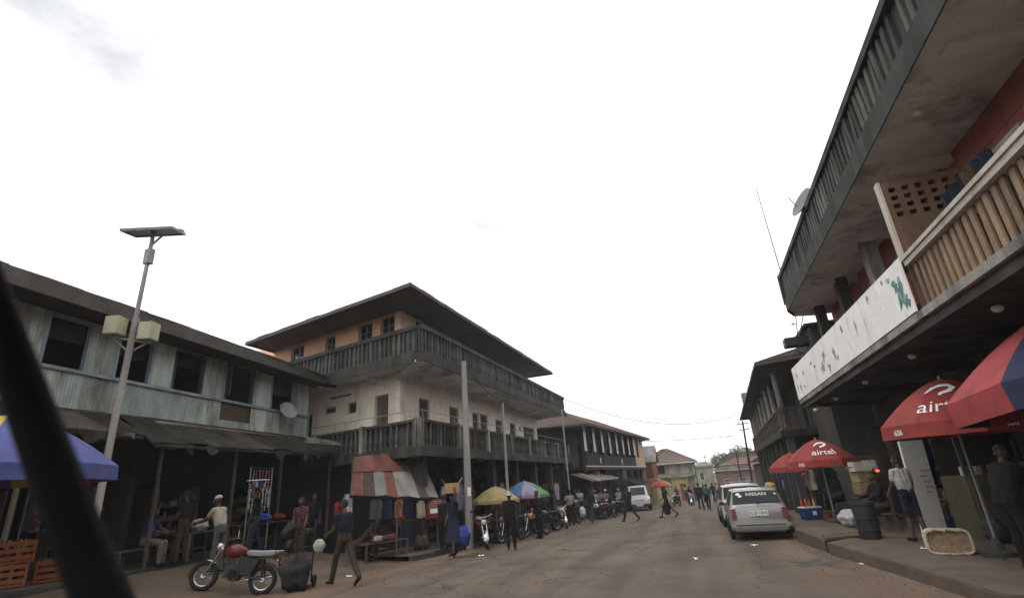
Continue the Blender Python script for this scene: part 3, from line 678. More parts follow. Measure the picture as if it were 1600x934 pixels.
# balustrades
b_low = baluster_mesh(.78, .068, m_conc_dk); b_up = baluster_mesh(.92, .075, m_conc_dk)
lL = K+DL*LEFTW
o1 = balustrade(bh, (K.x-.1, K.y+.1), (K.x-.1, YB-.1), 3.33, 4.3, .27, b_low, m_parapet, 3.1, m_conc, back=.08)
o2 = balustrade(bh, (K.x-.3, K.y+.15), ((lL.x), lL.y+.1), 3.33, 4.3, .27, b_low, m_parapet, 2.9, m_conc, back=-.08)
o3 = balustrade(bh, (K.x-.1, K.y+.1), (K.x-.1, YB-.1), 6.66, 7.78, .25, b_up, m_parapet, 0, rail=.16, thick=.2, back=.06)
o4 = balustrade(bh, (K.x-.3, K.y+.15), (lL.x, lL.y+.1), 6.66, 7.78, .25, b_up, m_parapet, 0, rail=.16, thick=.2, back=-.06)
balustrade(bh, (K.x-.25, YB-.08), (-10.7, YB-.08), 3.33, 4.3, .27, b_low, m_conc_dk); balustrade(bh, (K.x-.25, YB-.08), (-10.7, YB-.08), 6.66, 7.78, .25, b_up, m_conc_dk, rail=.16, thick=.2)
mb = MB(); mb.tube([(K.x-.12, K.y+.12, 4.62), (K.x-.12, YB-.2, 4.62)], .016, 5); mb.tube([(K.x-.35, K.y+.16, 4.62), (lL.x, lL.y+.1, 4.62)], .016, 5)
for i in range(5): p = K+DL*(2.2*i+.3); mb.tube([(p.x-.05, p.y+.12, 4.28), (p.x-.05, p.y+.12, 4.63)], .014, 5)
for i in range(9): mb.tube([(K.x-.12, K.y+.3+2.6*i, 4.28), (K.x-.12, K.y+.3+2.6*i, 4.63)], .014, 5)
mb.build('hand_rail', m_steel, bh)
ec = [(-9.0, 15.35), (-8.95, 34.6), (-19.6, 35.2), (-19.6, 18.15)]
hipped(bh, ec, 9.06, [(-14.3, 21.2, 10.75), (-14.3, 30.2, 10.75)], [m_tin_rust, m_tin_dark], .9)

# ================================================================ LEFT: rusty lean-to at the corner
lt = thing('lean_to_shelter', 'patched lean-to of rust red and grey tin sheets at the house corner', 'shelter', (-9.9, 15.6, .1))
Q0, Q1, Q2, Q3 = Vector((-9.95, 13.55, 1.93)), Vector((-9.02, 17.3, 1.62)), Vector((-10.25, 18.1, 3.32)), Vector((-11.05, 15.2, 3.08))
ms = [m_tin_red, m_tin_rust, m_tin_grey, m_tin_red, m_tin_grey, m_tin_grey, m_tin_rust, m_tin_grey]
for i in range(8):
    q = lambda u, v: Q0.lerp(Q1, u).lerp(Q3.lerp(Q2, u), v)
    a, b = i/8, (i+1)/8+.01
    v1 = 1 if i in (7,) else .60
    up = Vector((0, 0, .012*(i % 3)))
    corr_sheet(q(a, random.uniform(-.03, .02))+up, q(b, random.uniform(-.03, .02))+up, q(b, v1)+up, q(a, v1)+up, .013, .08).build('roof_sheet', ms[i], lt)
    if v1 < 1:
        up = Vector((0, 0, .04+.012*(i % 2)))
        corr_sheet(q(a, .55)+up, q(b, .55)+up, q(b, 1)+up, q(a, 1)+up, .013, .08).build('roof_sheet', m_tin_red if i < 5 else m_tin_rust, lt)
for p, t_ in ((Q0, .04), (Q0.lerp(Q1, .5), .04), (Q1, .04), (Q3, .05), (Q2, .05)):
    mb = MB(); mb.tube([(p.x-.06, p.y+.03, hground(p.x, p.y)-.05), (p.x-.06, p.y+.03, p.z-.03)], t_, 7); mb.build('post', m_timber, lt)
mb = MB(); mb.tube([Q0+Vector((-.05, 0, -.05)), Q1+Vector((-.05, 0, -.05))], .035, 6); mb.tube([Q3+Vector((0, 0, -.06)), Q2+Vector((0, 0, -.06))], .035, 6)
for u_ in (0, .33, .66, 1): mb.tube([Q0.lerp(Q1, u_)+Vector((0, 0, -.04)), Q3.lerp(Q2, u_)+Vector((0, 0, -.04))], .03, 5)
mb.build('frame', m_timber_dk, lt)

# ================================================================ LEFT: gallery house further on
PD = Vector((-8.15, 39.0, 0)); DD = Vector((1.95, 22, 0)).normalized(); BD = Vector((-DD.y, DD.x, 0)); LD = 22.1
def TD(a, y, z): return PD+DD*a+BD*y+Vector((0, 0, z))
pd, dd, bd = (PD.x, PD.y), (DD.x, DD.y), (BD.x, BD.y)
gh = thing('gallery_house', 'two storey house with brown tin roof, white gallery posts and dark timber railing', 'house', TD(11, 4, -.8))
mb = MB(); obox(mb, pd, dd, -.2, LD, 2.55, 2.78, 0, 8, bd); mb.build('gallery_floor', m_timber_dk, gh)
mb = MB(); obox(mb, pd, dd, -.2, LD+.02, 2.76, 2.86, -.05, .02, bd); mb.build('floor_edge', m_tan_lt, gh)
mb = MB(); wall_holes(mb, pd, dd, LD, 2.78, 5.75, .15, [], bd) if False else wall_holes(mb, (TD(0, 1.9, 0).x, TD(0, 1.9, 0).y), dd, LD, 2.78, 5.75, .15, [(1.2+3.1*i, 2.3+3.1*i, 2.8, 4.9) for i in range(7)], bd)
obox(mb, pd, dd, 0, .15, -1.5, 5.75, 2, 8, bd); obox(mb, pd, dd, LD-.15, LD, -1.5, 5.75, .1, 8, bd); obox(mb, pd, dd, .1, LD, -1.5, 5.7, 7.9, 8, bd)
mb.build('wall', pmat('grey_timber_wall', (.085, .078, .07), .25, 2, .9, .2, (.06, .055, .05), 1.2, .4, 2), gh)  # wall colour darkened to stand for shade under the gallery
mb = MB(); obox(mb, pd, dd, .2, LD-.2, -1.5, 2.5, 1.4, 1.5, bd); mb.build('shop_wall', m_interior, gh)
m_wpost = pmat('white_post_paint', (.55, .55, .53), .1, 3, .8, .1, (.2, .19, .17), 2, .3, 3)
m_drape = pmat('pale_cloth', (.58, .60, .60), .1, 3, .9, .1)
na = 8
for i in range(na):
    a = .35+LD*.78*i/(na-1)
    mb = MB(); p = TD(a, .12, 0); mb.box((p.x, p.y, (2.78+5.8)/2), (.13, .13, 3.0)); mb.build('gallery_post', m_timber_dk, gh)
    mb = MB(); q = TD(a, .05, 0); obox(mb, pd, dd, a-.28, a+.28, 3.9, 5.72, .02, .05, bd); mb.build('white_panel', m_wpost, gh)
for i in range(na-1):          # dark boarded railing, each bay of boards
    a0, a1 = .42+LD*.78*i/(na-1), .28+LD*.78*(i+1)/(na-1)
    mb = MB(); obox(mb, pd, dd, a0, a1, 3.62, 3.7, .06, .14, bd); rb = mb.build('railing', m_timber_dk, gh)
    nb = 9
    for k in range(nb):
        b0 = a0+(a1-a0)*k/nb; mb = MB(); obox(mb, pd, dd, b0+.01, b0+(a1-a0)/nb-.01, 2.85, 3.62, .08+.006*(k % 2), .11+.006*(k % 2), bd); mb.build('board', m_timber_dk, rb)
for i in (1, 4):
    mb = MB(); a = .42+LD*.78*i/(na-1)+1.2; obox(mb, pd, dd, a, a+.28, 3.05, 3.5, .06, .075, bd); mb.build('white_notice', m_wpost, gh)
m_pink = pmat('pinkish_boards', (.42, .29, .23), .15, 2, .85, .15, (.2, .14, .11), 1.5, .35, 2, obj_var=.1)
a = LD*.80
while a < LD-.1:               # boarded-in end bay
    mb = MB(); obox(mb, pd, dd, a, a+.5, 2.86, 3.75, .05, .1, bd); mb.build('board', pmat('tan_boards', (.44, .30, .17), .15, 2, .85, .15, (.2, .14, .1), 1.5, .35, 2, obj_var=.1), gh)
    if a > LD*.9 or int(a*2) % 3 == 0: mb = MB(); obox(mb, pd, dd, a, a+.5, 3.77, 5.72, .06, .11, bd); mb.build('board', m_pink, gh)
    a += .53
hipped(gh, [TD(-.9, -.75, 0)[:2], TD(LD+1, -.75, 0)[:2], TD(LD+1, 9, 0)[:2], TD(-.9, 9, 0)[:2]], 5.72, [TD(4.2, 4.2, 7.9), TD(LD-3.5, 4.2, 7.9)], pmat('brown_tin', (.10, .066, .053), .25, 2, .75, .2, (.09, .05, .04), 1.2, .45, 2, obj_var=.15), 1.1)
for i in range(8):
    mb = MB(); p = TD(.4+3.05*i, .25, 0); mb.box((p.x, p.y, .85), (.3, .3, 3.5)); mb.build('pillar', m_conc if i % 3 == 1 else m_conc_dk, gh)
# its tin awning over the pavement
aw = thing('shop_awning', 'flat pale tin awning in front of the gallery house', 'awning', (-7.6, 38, -.5), group='old tin awnings over the shops')
for i in range(6):
    y = 35.4+1.75*i; x0, x1 = -7.1+.03*i, -8.6+.03*i
    corr_sheet((x0, y, 1.75), (x0, y+1.8, 1.78+.02*i), (x1, y+1.8, 2.35), (x1, y, 2.3), .015, .12).build('awning_sheet', m_tin_grey if i not in (0,) else m_tin_rust, aw)
for y in (35.6, 40.5, 45.6):
    mb = MB(); mb.tube([(-7.25, y, zr(y)-.1), (-7.25, y, 1.78)], .045, 6); mb.build('post', m_timber, aw)
aw = thing('shop_awning', 'dark low tin awning beyond the white jeep, under the gallery end', 'awning', (-5.8, 52, -.9), group='old tin awnings over the shops')
for i in range(4):
    y = 49.5+1.75*i; x0, x1 = -5.9+.15*i, -7.4+.15*i
    corr_sheet((x0, y, 1.2), (x0+.15, y+1.8, 1.2), (x1+.15, y+1.8, 1.75), (x1, y, 1.75), .015, .12).build('awning_sheet', m_tin_dark, aw)
for y in (49.7, 56.2): mb = MB(); mb.tube([(-5.95+.08*(y-49.7), y, zr(y)-.1), (-5.95+.08*(y-49.7), y, 1.2)], .05, 6); mb.build('post', m_timber, aw)

# ================================================================ LEFT FAR: gabled yellow house with red arches
m_yel = pmat('yellow_plaster', (.29, .235, .125), .18, 1.5, .9, .15, (.28, .2, .09), 1, .35, 2)
m_cryel = pmat('pale_yellow_plaster', (.38, .34, .235), .15, 1.5, .9, .15, (.24, .2, .13), 1, .35, 2)
m_redp = pmat('red_arch_paint', (.20, .055, .045), .2, 2, .85, .1)
gab = thing('gabled_house', 'small yellow gabled house with dark red pointed arches', 'house', (-8, 65.3, -1.2))
mb = MB()
x0, x1, y0, y1, ze, za = -12, -5.55, 63.4, 67.4, 3.5, 5.05
mb.add([(x0, y0, -1.6), (x1, y0, -1.6), (x1, y1, -1.6), (x0, y1, -1.6), (x0, y0, ze), (x1, y0, ze), (x1, y1, ze), (x0, y1, ze), (x0, (y0+y1)/2, za), (x1, (y0+y1)/2, za)],
       [(0, 1, 5, 4), (1, 2, 6, 9, 5), (2, 3, 7, 6), (3, 0, 4, 8, 7)]); mb.build('wall', m_yel, gab)
ro = MB(); yc = (y0+y1)/2
ro.add([(x0, y0-.4, ze-.25), (x1+.35, y0-.4, ze-.25), (x1+.35, yc, za+.08), (x0, yc, za+.08), (x1+.35, y1+.4, ze-.25), (x0, y1+.4, ze-.25)], [(0, 1, 2, 3), (3, 2, 4, 5)])
ro = ro.build('roof', m_tin_grey, gab)
roof_slope(ro, 'roof_sheet', (x0, y0-.42, ze-.2), (x1+.38, y0-.42, ze-.2), (x1+.38, yc, za+.14), (x0, yc, za+.14), 7, m_tin_grey)
def arch(mb, c, d, wd, h, z, out):
    n = 8; pts = []
    for k in range(n+1):
        t = k/n; x = -wd/2+wd*t; hh = h*(1-abs(2*t-1)**1.8); pts.append((x, z+hh*.55))
    pts = [(-wd/2, z-h*.6)]+pts+[(wd/2, z-h*.6)]
    f = [Vector((c[0]+d[0]*x+out[0], c[1]+d[1]*x+out[1], zz)) for x, zz in pts]; g = [Vector((c[0]+d[0]*x, c[1]+d[1]*x, zz)) for x, zz in pts]
    m_ = len(f); mb.add(f+g, [tuple(range(m_))]+[(i, (i+1) % m_, m_+(i+1) % m_, m_+i) for i in range(m_)])
for i in range(4): mb = MB(); arch(mb, (x1, y0+.5+1.0*i), (0, 1), .75, 1.7, 2.6, (.06, 0)); mb.build('arch', m_redp, gab)
for i in range(4): mb = MB(); arch(mb, (x1-.5-1.0*i, y0), (1, 0), .75, 1.7, 2.6, (0, -.06)); mb.build('arch', m_redp, gab)
mb = MB(); mb.b2((x1-.02, y0-.3, 1.3), (x1+.28, y1, 1.45)); mb.build('ledge', m_yel, gab)

hip = thing('hip_roof_house', 'low cream house with wide brown hip roof across the street end', 'house', (-5, 76.5, -1.4))
mb = MB(); HH = [(1.2+1.55*i, 2.2+1.55*i, 1.9, 3.0) for i in range(3)]
wall_holes(mb, (-7.4, 75.2), (1, 0), 5.9, -1.6, 3.25, .2, HH, (0, 1)); mb.b2((-7.4, 75.4, -1.6), (-7.2, 80, 3.25)); mb.b2((-1.7, 75.4, -1.6), (-1.5, 80, 3.25)); mb.b2((-7.2, 79.8, -1.6), (-1.7, 80, 3.25)); mb.build('wall', m_cryel, hip)
for i, h in enumerate(HH): window_unit(hip, (-7.4, 75.2), (1, 0), (0, 1), h, .06, m_wpost if i else pmat('green_frame', (.05, .14, .10), .2, 3, .7, .1), m_brown_wood if i == 0 else m_wpost, 'shutter')
mb = MB(); mb.b2((-1.42, 74.2, -1.5), (-1.22, 74.4, 3.2)); mb.build('pillar', MT['green_frame'], hip)
mb = MB(); mb.b2((-7.4, 74.2, 1.45), (-1.2, 75.2, 1.62)); mb.build('porch_roof', m_conc, hip)
hipped(hip, [(-8.4, 73.6), (-.95, 73.6), (-.95, 81.5), (-8.4, 81.5)], 3.28, [(-5.35, 77.4, 5.15), (-4.6, 77.4, 5.15)], pmat('faded_brown_tin', (.14, .10, .083), .2, 2, .75, .2, (.12, .075, .06), 1.2, .45, 2, obj_var=.12), 1.1, .2, m_conc_lt)
yw = thing('yellow_kiosk', 'bright yellow walled kiosk below the hip roof house', 'kiosk', (-3.4, 73, -1.35))
mb = MB(); wall_holes(mb, (-4.35, 72.2), (1, 0), 1.95, -1.5, 1.35, .15, [(.9, 1.6, -1.4, .6)], (0, 1)); mb.b2((-4.35, 72.35, -1.5), (-4.2, 74, 1.35)); mb.b2((-2.55, 72.35, -1.5), (-2.4, 74, 1.35)); mb.b2((-4.2, 73.85, -1.5), (-2.55, 74, 1.35)); mb.build('wall', pmat('bright_yellow', (.30, .235, .11), .12, 2, .85, .1, (.2, .155, .08), 1.3, .35, 2), yw)
mb = MB(); mb.b2((-4.5, 72.0, 1.36), (-2.25, 74.1, 1.46)); mb.build('roof', m_tin_grey, yw)
mb = MB(); mb.b2((-3.45, 72.3, -1.4), (-2.75, 72.34, .58)); mb.build('door', m_redp, yw)

def simple_house(name, label, x0, x1, y0, y1, z0, z1, wallm, roofm, rise=.9, holes=(), over=.4):
    t = thing(name, label, 'house', ((x0+x1)/2, (y0+y1)/2, z0), group='far houses at the street end')
    mb = MB(); wall_holes(mb, (x0, y0), (1, 0), x1-x0, z0-1, z1, .2, list(holes), (0, 1)); mb.b2((x0, y0+.2, z0-1), (x0+.2, y1, z1)); mb.b2((x1-.2, y0+.2, z0-1), (x1, y1, z1)); mb.b2((x0+.2, y1-.2, z0-1), (x1-.2, y1, z1)); mb.build('wall', wallm, t)
    for h in holes: window_unit(t, (x0, y0), (1, 0), (0, 1), h, .06, m_wpost, m_brown_wood, 'shutter', 'door' if h[2] < z0+.3 else 'window')
    xm = (x1-x0)*.25
    hipped(t, [(x0-over, y0-over), (x1+over, y0-over), (x1+over, y1+over), (x0-over, y1+over)], z1, [(x0+xm, (y0+y1)/2, z1+rise), (x1-xm, (y0+y1)/2, z1+rise)], roofm, 1.3, .14, m_conc_lt)
    return t
m_brick = pmat('red_plaster_far', (.15, .088, .077), .2, 1, .9, .15, (.17, .08, .065), .8, .4, 1)
m_greenish = pmat('grey_green_plaster', (.27, .27, .19), .2, 1, .9, .15, (.16, .15, .11), .8, .4, 1)
simple_house('far_house', 'grey green walled house just right of the brown hip roof', -1.6, 1.0, 92, 98, -1.8, 2.75, m_greenish, m_tin_grey, .5, [(.5, 1.2, .6, 1.8)])
simple_house('far_house', 'low red walled house with pale roof edge at the street end', 1.3, 6.6, 88, 93, -1.7, 1.9, m_brick, m_tin_rust, .55, [(1.0, 1.9, -1.6, .6), (3.2, 4.2, -.5, .7)])
simple_house('far_house', 'red roofed house behind the low red wall', 3.2, 12, 104, 112, -2, 2.9, m_brick, m_tin_red, 1.0, [(2, 3, 0, 1.5), (5, 6, 0, 1.5)])
simple_house('far_house', 'low brown roofed house half hidden by the right hand poles', 7.5, 15, 90, 97, -1.7, 2.3, m_brick, m_tin_rust, 1.5, [(1, 2, -.5, 1.2)])
# ================================================================ RIGHT: near house with two big balconies
nb_ = thing('balcony_shop_house', 'tall dark shop house on the right with white boarded lower balcony and big upper balcony', 'house', (6.5, 8, .1))
X0 = 3.8; YE = 21.9; YS = -9
wr = (6.05, YS); wr2 = (5.42, YS)
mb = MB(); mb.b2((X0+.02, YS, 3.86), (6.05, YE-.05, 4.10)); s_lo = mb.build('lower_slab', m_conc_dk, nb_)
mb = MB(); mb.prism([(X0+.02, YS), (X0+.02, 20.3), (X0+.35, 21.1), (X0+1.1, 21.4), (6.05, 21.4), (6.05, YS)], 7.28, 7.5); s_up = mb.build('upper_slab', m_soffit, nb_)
for i in range(9):
    y = 20.9-3.4*i
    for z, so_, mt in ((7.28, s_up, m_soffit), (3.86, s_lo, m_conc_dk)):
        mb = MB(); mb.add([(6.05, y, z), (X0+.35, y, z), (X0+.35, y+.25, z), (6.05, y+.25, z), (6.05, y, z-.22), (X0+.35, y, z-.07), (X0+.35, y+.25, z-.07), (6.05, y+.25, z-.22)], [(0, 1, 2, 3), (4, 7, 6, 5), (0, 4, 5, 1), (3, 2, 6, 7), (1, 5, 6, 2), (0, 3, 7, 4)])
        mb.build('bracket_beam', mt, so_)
        mb = MB(); mb.ell((X0+.5, y+1.6, z-.05), (.08, .05, .06)); mb.build('bulkhead_lamp', MT['lamp_white'], nb_)
# edge beam of the lower slab, chipped
mb = MB(); mb.b2((X0-.06, YS, 4.02), (X0+.018, YE, 4.15)); mb.build('edge_beam', m_conc, s_lo)
mb = MB(); mb.b2((X0-.005, YS, 7.18), (X0+.017, 20.3, 7.52)); mb.build('slab_edge', m_parapet, s_up)
mb = MB(); mb.prism([(X0-.004, 20.305), (X0+.33, 21.12), (X0+1.1, 21.43), (6.05, 21.43), (6.05, 21.405), (X0+1.1, 21.405), (X0+.36, 21.1), (X0+.03, 20.305)], 7.18, 7.52); mb.build('slab_edge', m_parapet, s_up)
# walls of the three storeys
HG_ = [(2.0+4.1*i, 4.6+4.1*i, .2, 3.0) for i in range(8)]
HM_ = [(1.5+4.1*i, 2.7+4.1*i, 4.15, 6.3) for i in range(7)]
HU_ = [(1.5+4.1*i, 2.7+4.1*i, 7.55, 9.7) for i in range(7)]
m_shopwall = pmat('shop_front_plaster', (.075, .066, .054), .25, 1.2, .9, .25, (.05, .045, .038), .9, .45, 1.6)  # plaster colour darkened to stand for deep shade below the balcony
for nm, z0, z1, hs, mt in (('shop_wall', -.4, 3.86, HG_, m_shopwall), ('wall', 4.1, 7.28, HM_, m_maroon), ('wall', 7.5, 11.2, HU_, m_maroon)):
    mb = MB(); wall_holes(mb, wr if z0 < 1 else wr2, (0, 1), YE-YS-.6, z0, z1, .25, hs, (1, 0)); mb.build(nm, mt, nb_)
for h in HM_+HU_: window_unit(nb_, wr2, (0, 1), (1, 0), h, .1, pmat('pale_frame', (.42, .41, .40), .12, 3, .7, .1, (.2, .19, .18), 2, .3), m_brown_wood, 'shutter')
for h in HM_:
    mb = MB(); obox(mb, wr2, (0, 1), h[0]-.25, h[1]+.25, 6.32, 6.52, -.12, -.003, (1, 0)); mb.build('lintel', MT['pale_frame'], nb_)
m_bluedoor = pmat('blue_door_paint', (.022, .042, .09), .25, 3, .75, .15, (.03, .04, .06), 2, .35, 3)
for i, h in enumerate(HG_):
    for k in range(2):
        mb = MB(); q = h[0]-.72 if k == 0 else h[1]+.02
        obox(mb, wr, (0, 1), q, q+.7, .22, 2.95, -.07, -.02, (1, 0)); mb.build('shop_shutter', m_bluedoor if i in (5, 6) and k == 0 else m_brown_wood if i % 2 else m_timber_dk, nb_)
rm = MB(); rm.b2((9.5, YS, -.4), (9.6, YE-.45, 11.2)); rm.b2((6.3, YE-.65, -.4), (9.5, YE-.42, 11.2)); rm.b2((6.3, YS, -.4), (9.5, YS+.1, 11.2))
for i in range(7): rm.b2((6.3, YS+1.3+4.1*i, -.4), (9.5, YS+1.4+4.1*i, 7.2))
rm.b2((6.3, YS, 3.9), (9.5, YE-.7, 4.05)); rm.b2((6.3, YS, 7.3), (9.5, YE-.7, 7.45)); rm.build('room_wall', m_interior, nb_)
mb = MB(); mb.b2((5.85, YS-.5, 11.2), (10.2, YE+.2, 11.4)); mb.build('roof', m_tin_rust, nb_)
# yellow painted door case on the shop front
m_ydoor = pmat('pale_yellow_paint', (.25, .23, .11), .15, 3, .8, .1, (.2, .17, .08), 2, .35, 2)
mb = MB(); Yd = 17.4
for q in (0, 1.0): mb.b2((5.7, Yd+q, .2), (6.0, Yd+q+.2, 3.1))
mb.b2((5.7, Yd, 3.1), (6.0, Yd+1.2, 3.3)); mb.b2((5.72, Yd+.2, 1.55), (5.98, Yd+1.0, 1.8)); mb.build('door_case', m_ydoor, nb_)
mb = MB(); mb.b2((5.84, Yd+.2, .2), (5.9, Yd+1.0, 1.55)); mb.b2((5.84, Yd+.2, 1.8), (5.9, Yd+1.0, 3.1)); mb.build('door', m_maroon, nb_)
# lower balcony: tan slatted balustrade, then the long white board
def tan_slat(h=.8):
    mb = MB(); mb.box((0, 0, h/2), (.03, .105, h)); mb.box((.0, 0, h*.52), (.036, .111, .025)); mb.box((0, 0, h*.27), (.036, .111, .018)); return mb.mesh('baluster', m_tan)
ts = tan_slat()
mb = MB(); mb.b2((X0-.03, YS, 4.94), (X0+.17, 9.85, 5.03)); mb.b2((X0-.06, YS, 5.035), (X0+.2, 9.85, 5.10)); o = mb.build('balustrade', m_tan_lt, nb_)
y = 9.72
while y > 1.0:
    inst('baluster', ts, o, (X0+.07, y, 4.14), random.uniform(-.02, .02), rot=(random.uniform(-.012, .012), random.uniform(-.012, .012), 0)); y -= .2
bars = MB(); bars.b2((X0+.05, YS, 4.16), (X0+.1, .95, 4.94)); bars.build('balustrade_panel', m_tan, nb_)
wb = thing('white_sign_board', 'long peeling white board with dark smudges and green patch along the lower balcony', 'sign board', (X0, 15.9, 4.14))
n = 10
for i in range(n):
    a, b = 9.9+(YE-9.9)*i/n, 9.9+(YE-9.9)*(i+1)/n
    t0, t1 = 5.12+.22*i/n, 5.12+.22*(i+1)/n
    mb = MB(); xx = X0-.075-.003*(i % 2)
    mb.add([(xx, a+.002, 4.165), (xx, b-.002, 4.165), (xx, b-.002, t1), (xx, a+.002, t0), (xx+.03, a+.002, 4.165), (xx+.03, b-.002, 4.165), (xx+.03, b-.002, t1), (xx+.03, a+.002, t0)], [(0, 1, 2, 3), (4, 7, 6, 5), (0, 4, 5, 1), (1, 5, 6, 2), (2, 6, 7, 3), (3, 7, 4, 0)])
    mb.build('panel', m_white_board, wb)
mb = MB(); mb.b2((X0-.04, 9.9, 4.2), (X0+.05, YE, 4.28)); mb.b2((X0-.04, 9.9, 4.9), (X0+.05, YE, 4.98)); mb.b2((X0-.04, YE-.06, 4.2), (X0+.04, YE, 5.3)); mb.build('frame', m_timber_dk, wb)
m_green = pmat('green_paint_patch', (.08, .20, .19), .3, 4, .8, .1, (.5, .54, .5), 6, .42)
m_smudge = pmat('grey_paint_smudge', (.20, .195, .19), .4, 5, .85, .1, (.66, .64, .60), 9, .55)
m_bluepaint = pmat('blue_paint_mark', (.06, .10, .38), .2, 5, .8, .1)
def smear(mb, y, z, w_, h_, n=11, x=X0-.0815):
    n = 19; sk = random.uniform(-.5, .5); rr = [random.uniform(.3, 1.25) for _ in range(n)]; pts = [(y+w_*(math.cos(2*math.pi*k/n)+sk*math.sin(2*math.pi*k/n))*rr[k], z+h_*math.sin(2*math.pi*k/n)*rr[k]) for k in range(n)]
    mb.add([(x, y, z)]+[(x, *p) for p in pts], [(0, k+1, (k+1) % n+1) for k in range(n)])
random.seed(21)
mb = MB(); smear(mb, 10.2, 4.55, .2, .3, x=X0-.0818); smear(mb, 10.1, 4.42, .14, .2, x=X0-.0826); smear(mb, 10.35, 4.75, .12, .14, x=X0-.0834); mb.build('paint_patch', m_green, wb)
mb = MB()
for q, (y, z, w_, h_) in enumerate([(16.6, 4.75, .22, .16), (17.0, 4.5, .2, .17), (16.3, 4.42, .16, .18), (15.4, 4.62, .14, .2), (15.2, 4.45, .12, .1), (21.1, 4.95, .18, .13), (20.9, 4.5, .2, .1), (21.4, 4.6, .12, .12), (19.9, 4.85, .1, .1), (20.2, 4.45, .12, .09), (14.2, 4.95, .12, .15), (13.1, 4.7, .06, .2), (11.9, 5.0, .08, .1), (10.6, 4.95, .09, .08), (10.9, 5.02, .06, .05), (18.4, 4.9, .1, .06)]):
    mb = MB(); smear(mb, y, z, w_, h_, x=X0-.0815-.0004*(q % 5)); mb.build('smudge', m_smudge, wb)
mb = MB(); smear(mb, 18.0, 4.72, .1, .07, x=X0-.084); mb.build('paint_mark', m_bluepaint, wb)
# partition screen on the lower balcony, pierced at the top
scr = MB(); HS = [(.10+.2*i, .21+.2*i, 5.86+.16*j, 5.95+.16*j) for i in range(7) for j in range(4)]
wall_holes(scr, (X0+.02, 9.86), (1, 0), 1.58, 4.12, 6.55, .1, HS, (0, 1)); scr.build('partition_screen', pmat('brown_screen', (.155, .095, .06), .2, 2.5, .85, .25, (.08, .05, .035), 2, .35, 2), nb_)
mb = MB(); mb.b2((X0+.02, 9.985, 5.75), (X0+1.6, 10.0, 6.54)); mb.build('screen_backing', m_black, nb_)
mb = MB(); mb.b2((X0-.03, 9.83, 5.12), (X0+.015, 9.99, 6.57)); mb.build('screen_edge', m_tan_lt, nb_)
# washing on the near balcony
for i, (y, c) in enumerate([(9.3, (.015, .022, .045)), (8.95, (.014, .016, .022)), (8.6, (.08, .05, .025)), (8.25, (.015, .022, .045))]):
    mb = MB(); mb.grid(lambda u, v, y=y: (X0+.75+.05*math.sin(u*9+y)+.03*math.sin(v*5), y+.34*u, 6.0-.72*v), 8, 6); mb.grid(lambda u, v, y=y: (X0+.78+.05*math.sin(u*9+y)+.03*math.sin(v*5), y+.34*u, 6.0-.6*v), 8, 6)
    tag(mb.build('hanging_garment', pmat('washing%d' % i, c, .2, 4, .95, .1), smooth=True), ['navy cloth hung on the line beside the pierced screen', 'black cloth hung second from the pierced screen', 'brown cloth hung third from the pierced screen', 'blue cloth hung last on the balcony line'][i], 'washing', 'washing on the balcony line')
mb = MB(); mb.tube([(X0+.76, 9.86, 6.02), (X0+.76, 8, 5.99), (X0+.76, 3, 6.02)], .006, 4); mb.build('washing_line', m_rope, nb_)
# something pale standing on the far end of the lower balcony and a dark column
for q, (y, x_) in enumerate([(14.6, 4.95), (17.6, 4.95), (20.6, 4.9)]):
    mb = MB(); mb.box((x_, y, 5.7), (.3, .34, 3.15)); mb.build('balcony_pillar', m_conc_dk if q else m_conc, nb_)
# upper parapet of dark slats
pb = MB(); pb.box((0, 0, .41), (.13, .10, .82), None, .9); pbm = pb.mesh('baluster', m_bal)
def par_seg(P, Q, st=.235): return balustrade(nb_, P, Q, 7.5, 8.6, st, pbm, m_parapet, 0, rail=.16, thick=.22, back=-.06)
par_seg((X0+.1, -1), (X0+.1, 20.3)); par_seg((X0+.12, 20.36), (X0+.42, 21.0)); par_seg((X0+.5, 21.06), (X0+1.2, 21.3)); par_seg((X0+1.3, 21.32), (6.0, 21.32))
for P in ((X0+.1, 20.33), (X0+.45, 21.03)):
    mb = MB(); mb.box((P[0], P[1], 8.05), (.24, .24, 1.12)); mb.build('rail_post', m_conc_dk, nb_)
ud = thing('satellite_dish', 'large grey satellite dish on the upper balcony rail against the sky', 'dish', (X0+.12, 14.8, 8.2))
mb = MB(); mr = Matrix.Rotation(R_(-62), 3, 'Y') @ Matrix.Rotation(R_(18), 3, 'X')
mb.lathe([(.42*t, .14*t*t) for t in (.02, .25, .5, .75, 1)]+[(.41, .155), (.02, .018)], 22, c=(0, 0, .55), m=mr); mb.build('reflector', pmat('grey_dish', (.16, .165, .165), .15, 3, .6, .05), ud, world=False, smooth=True)
mb = MB(); mb.tube([(.2, 0, -.3), (.1, 0, .5)], .025); mb.tube([mr @ Vector((0, .3, .12))+Vector((0, 0, .55)), mr @ Vector((0, 0, .5))+Vector((0, 0, .55))], .014); mb.build('arm', m_steel, ud, world=False)
an = thing('antenna', 'thin leaning metal antenna rising above the upper balcony corner', 'antenna', (X0+.12, 20.2, 8.5))
mb = MB(); mb.tube([(0, 0, -.4), (-.14, -.2, 3.7)], [.026, .018], 6); mb.build('mast', m_steel, an, world=False)
mb = MB(); mb.tube([(-.22, -.2, 3.68), (-.06, -.2, 3.7)], .008, 4); mb.build('element', m_steel, an, world=False)
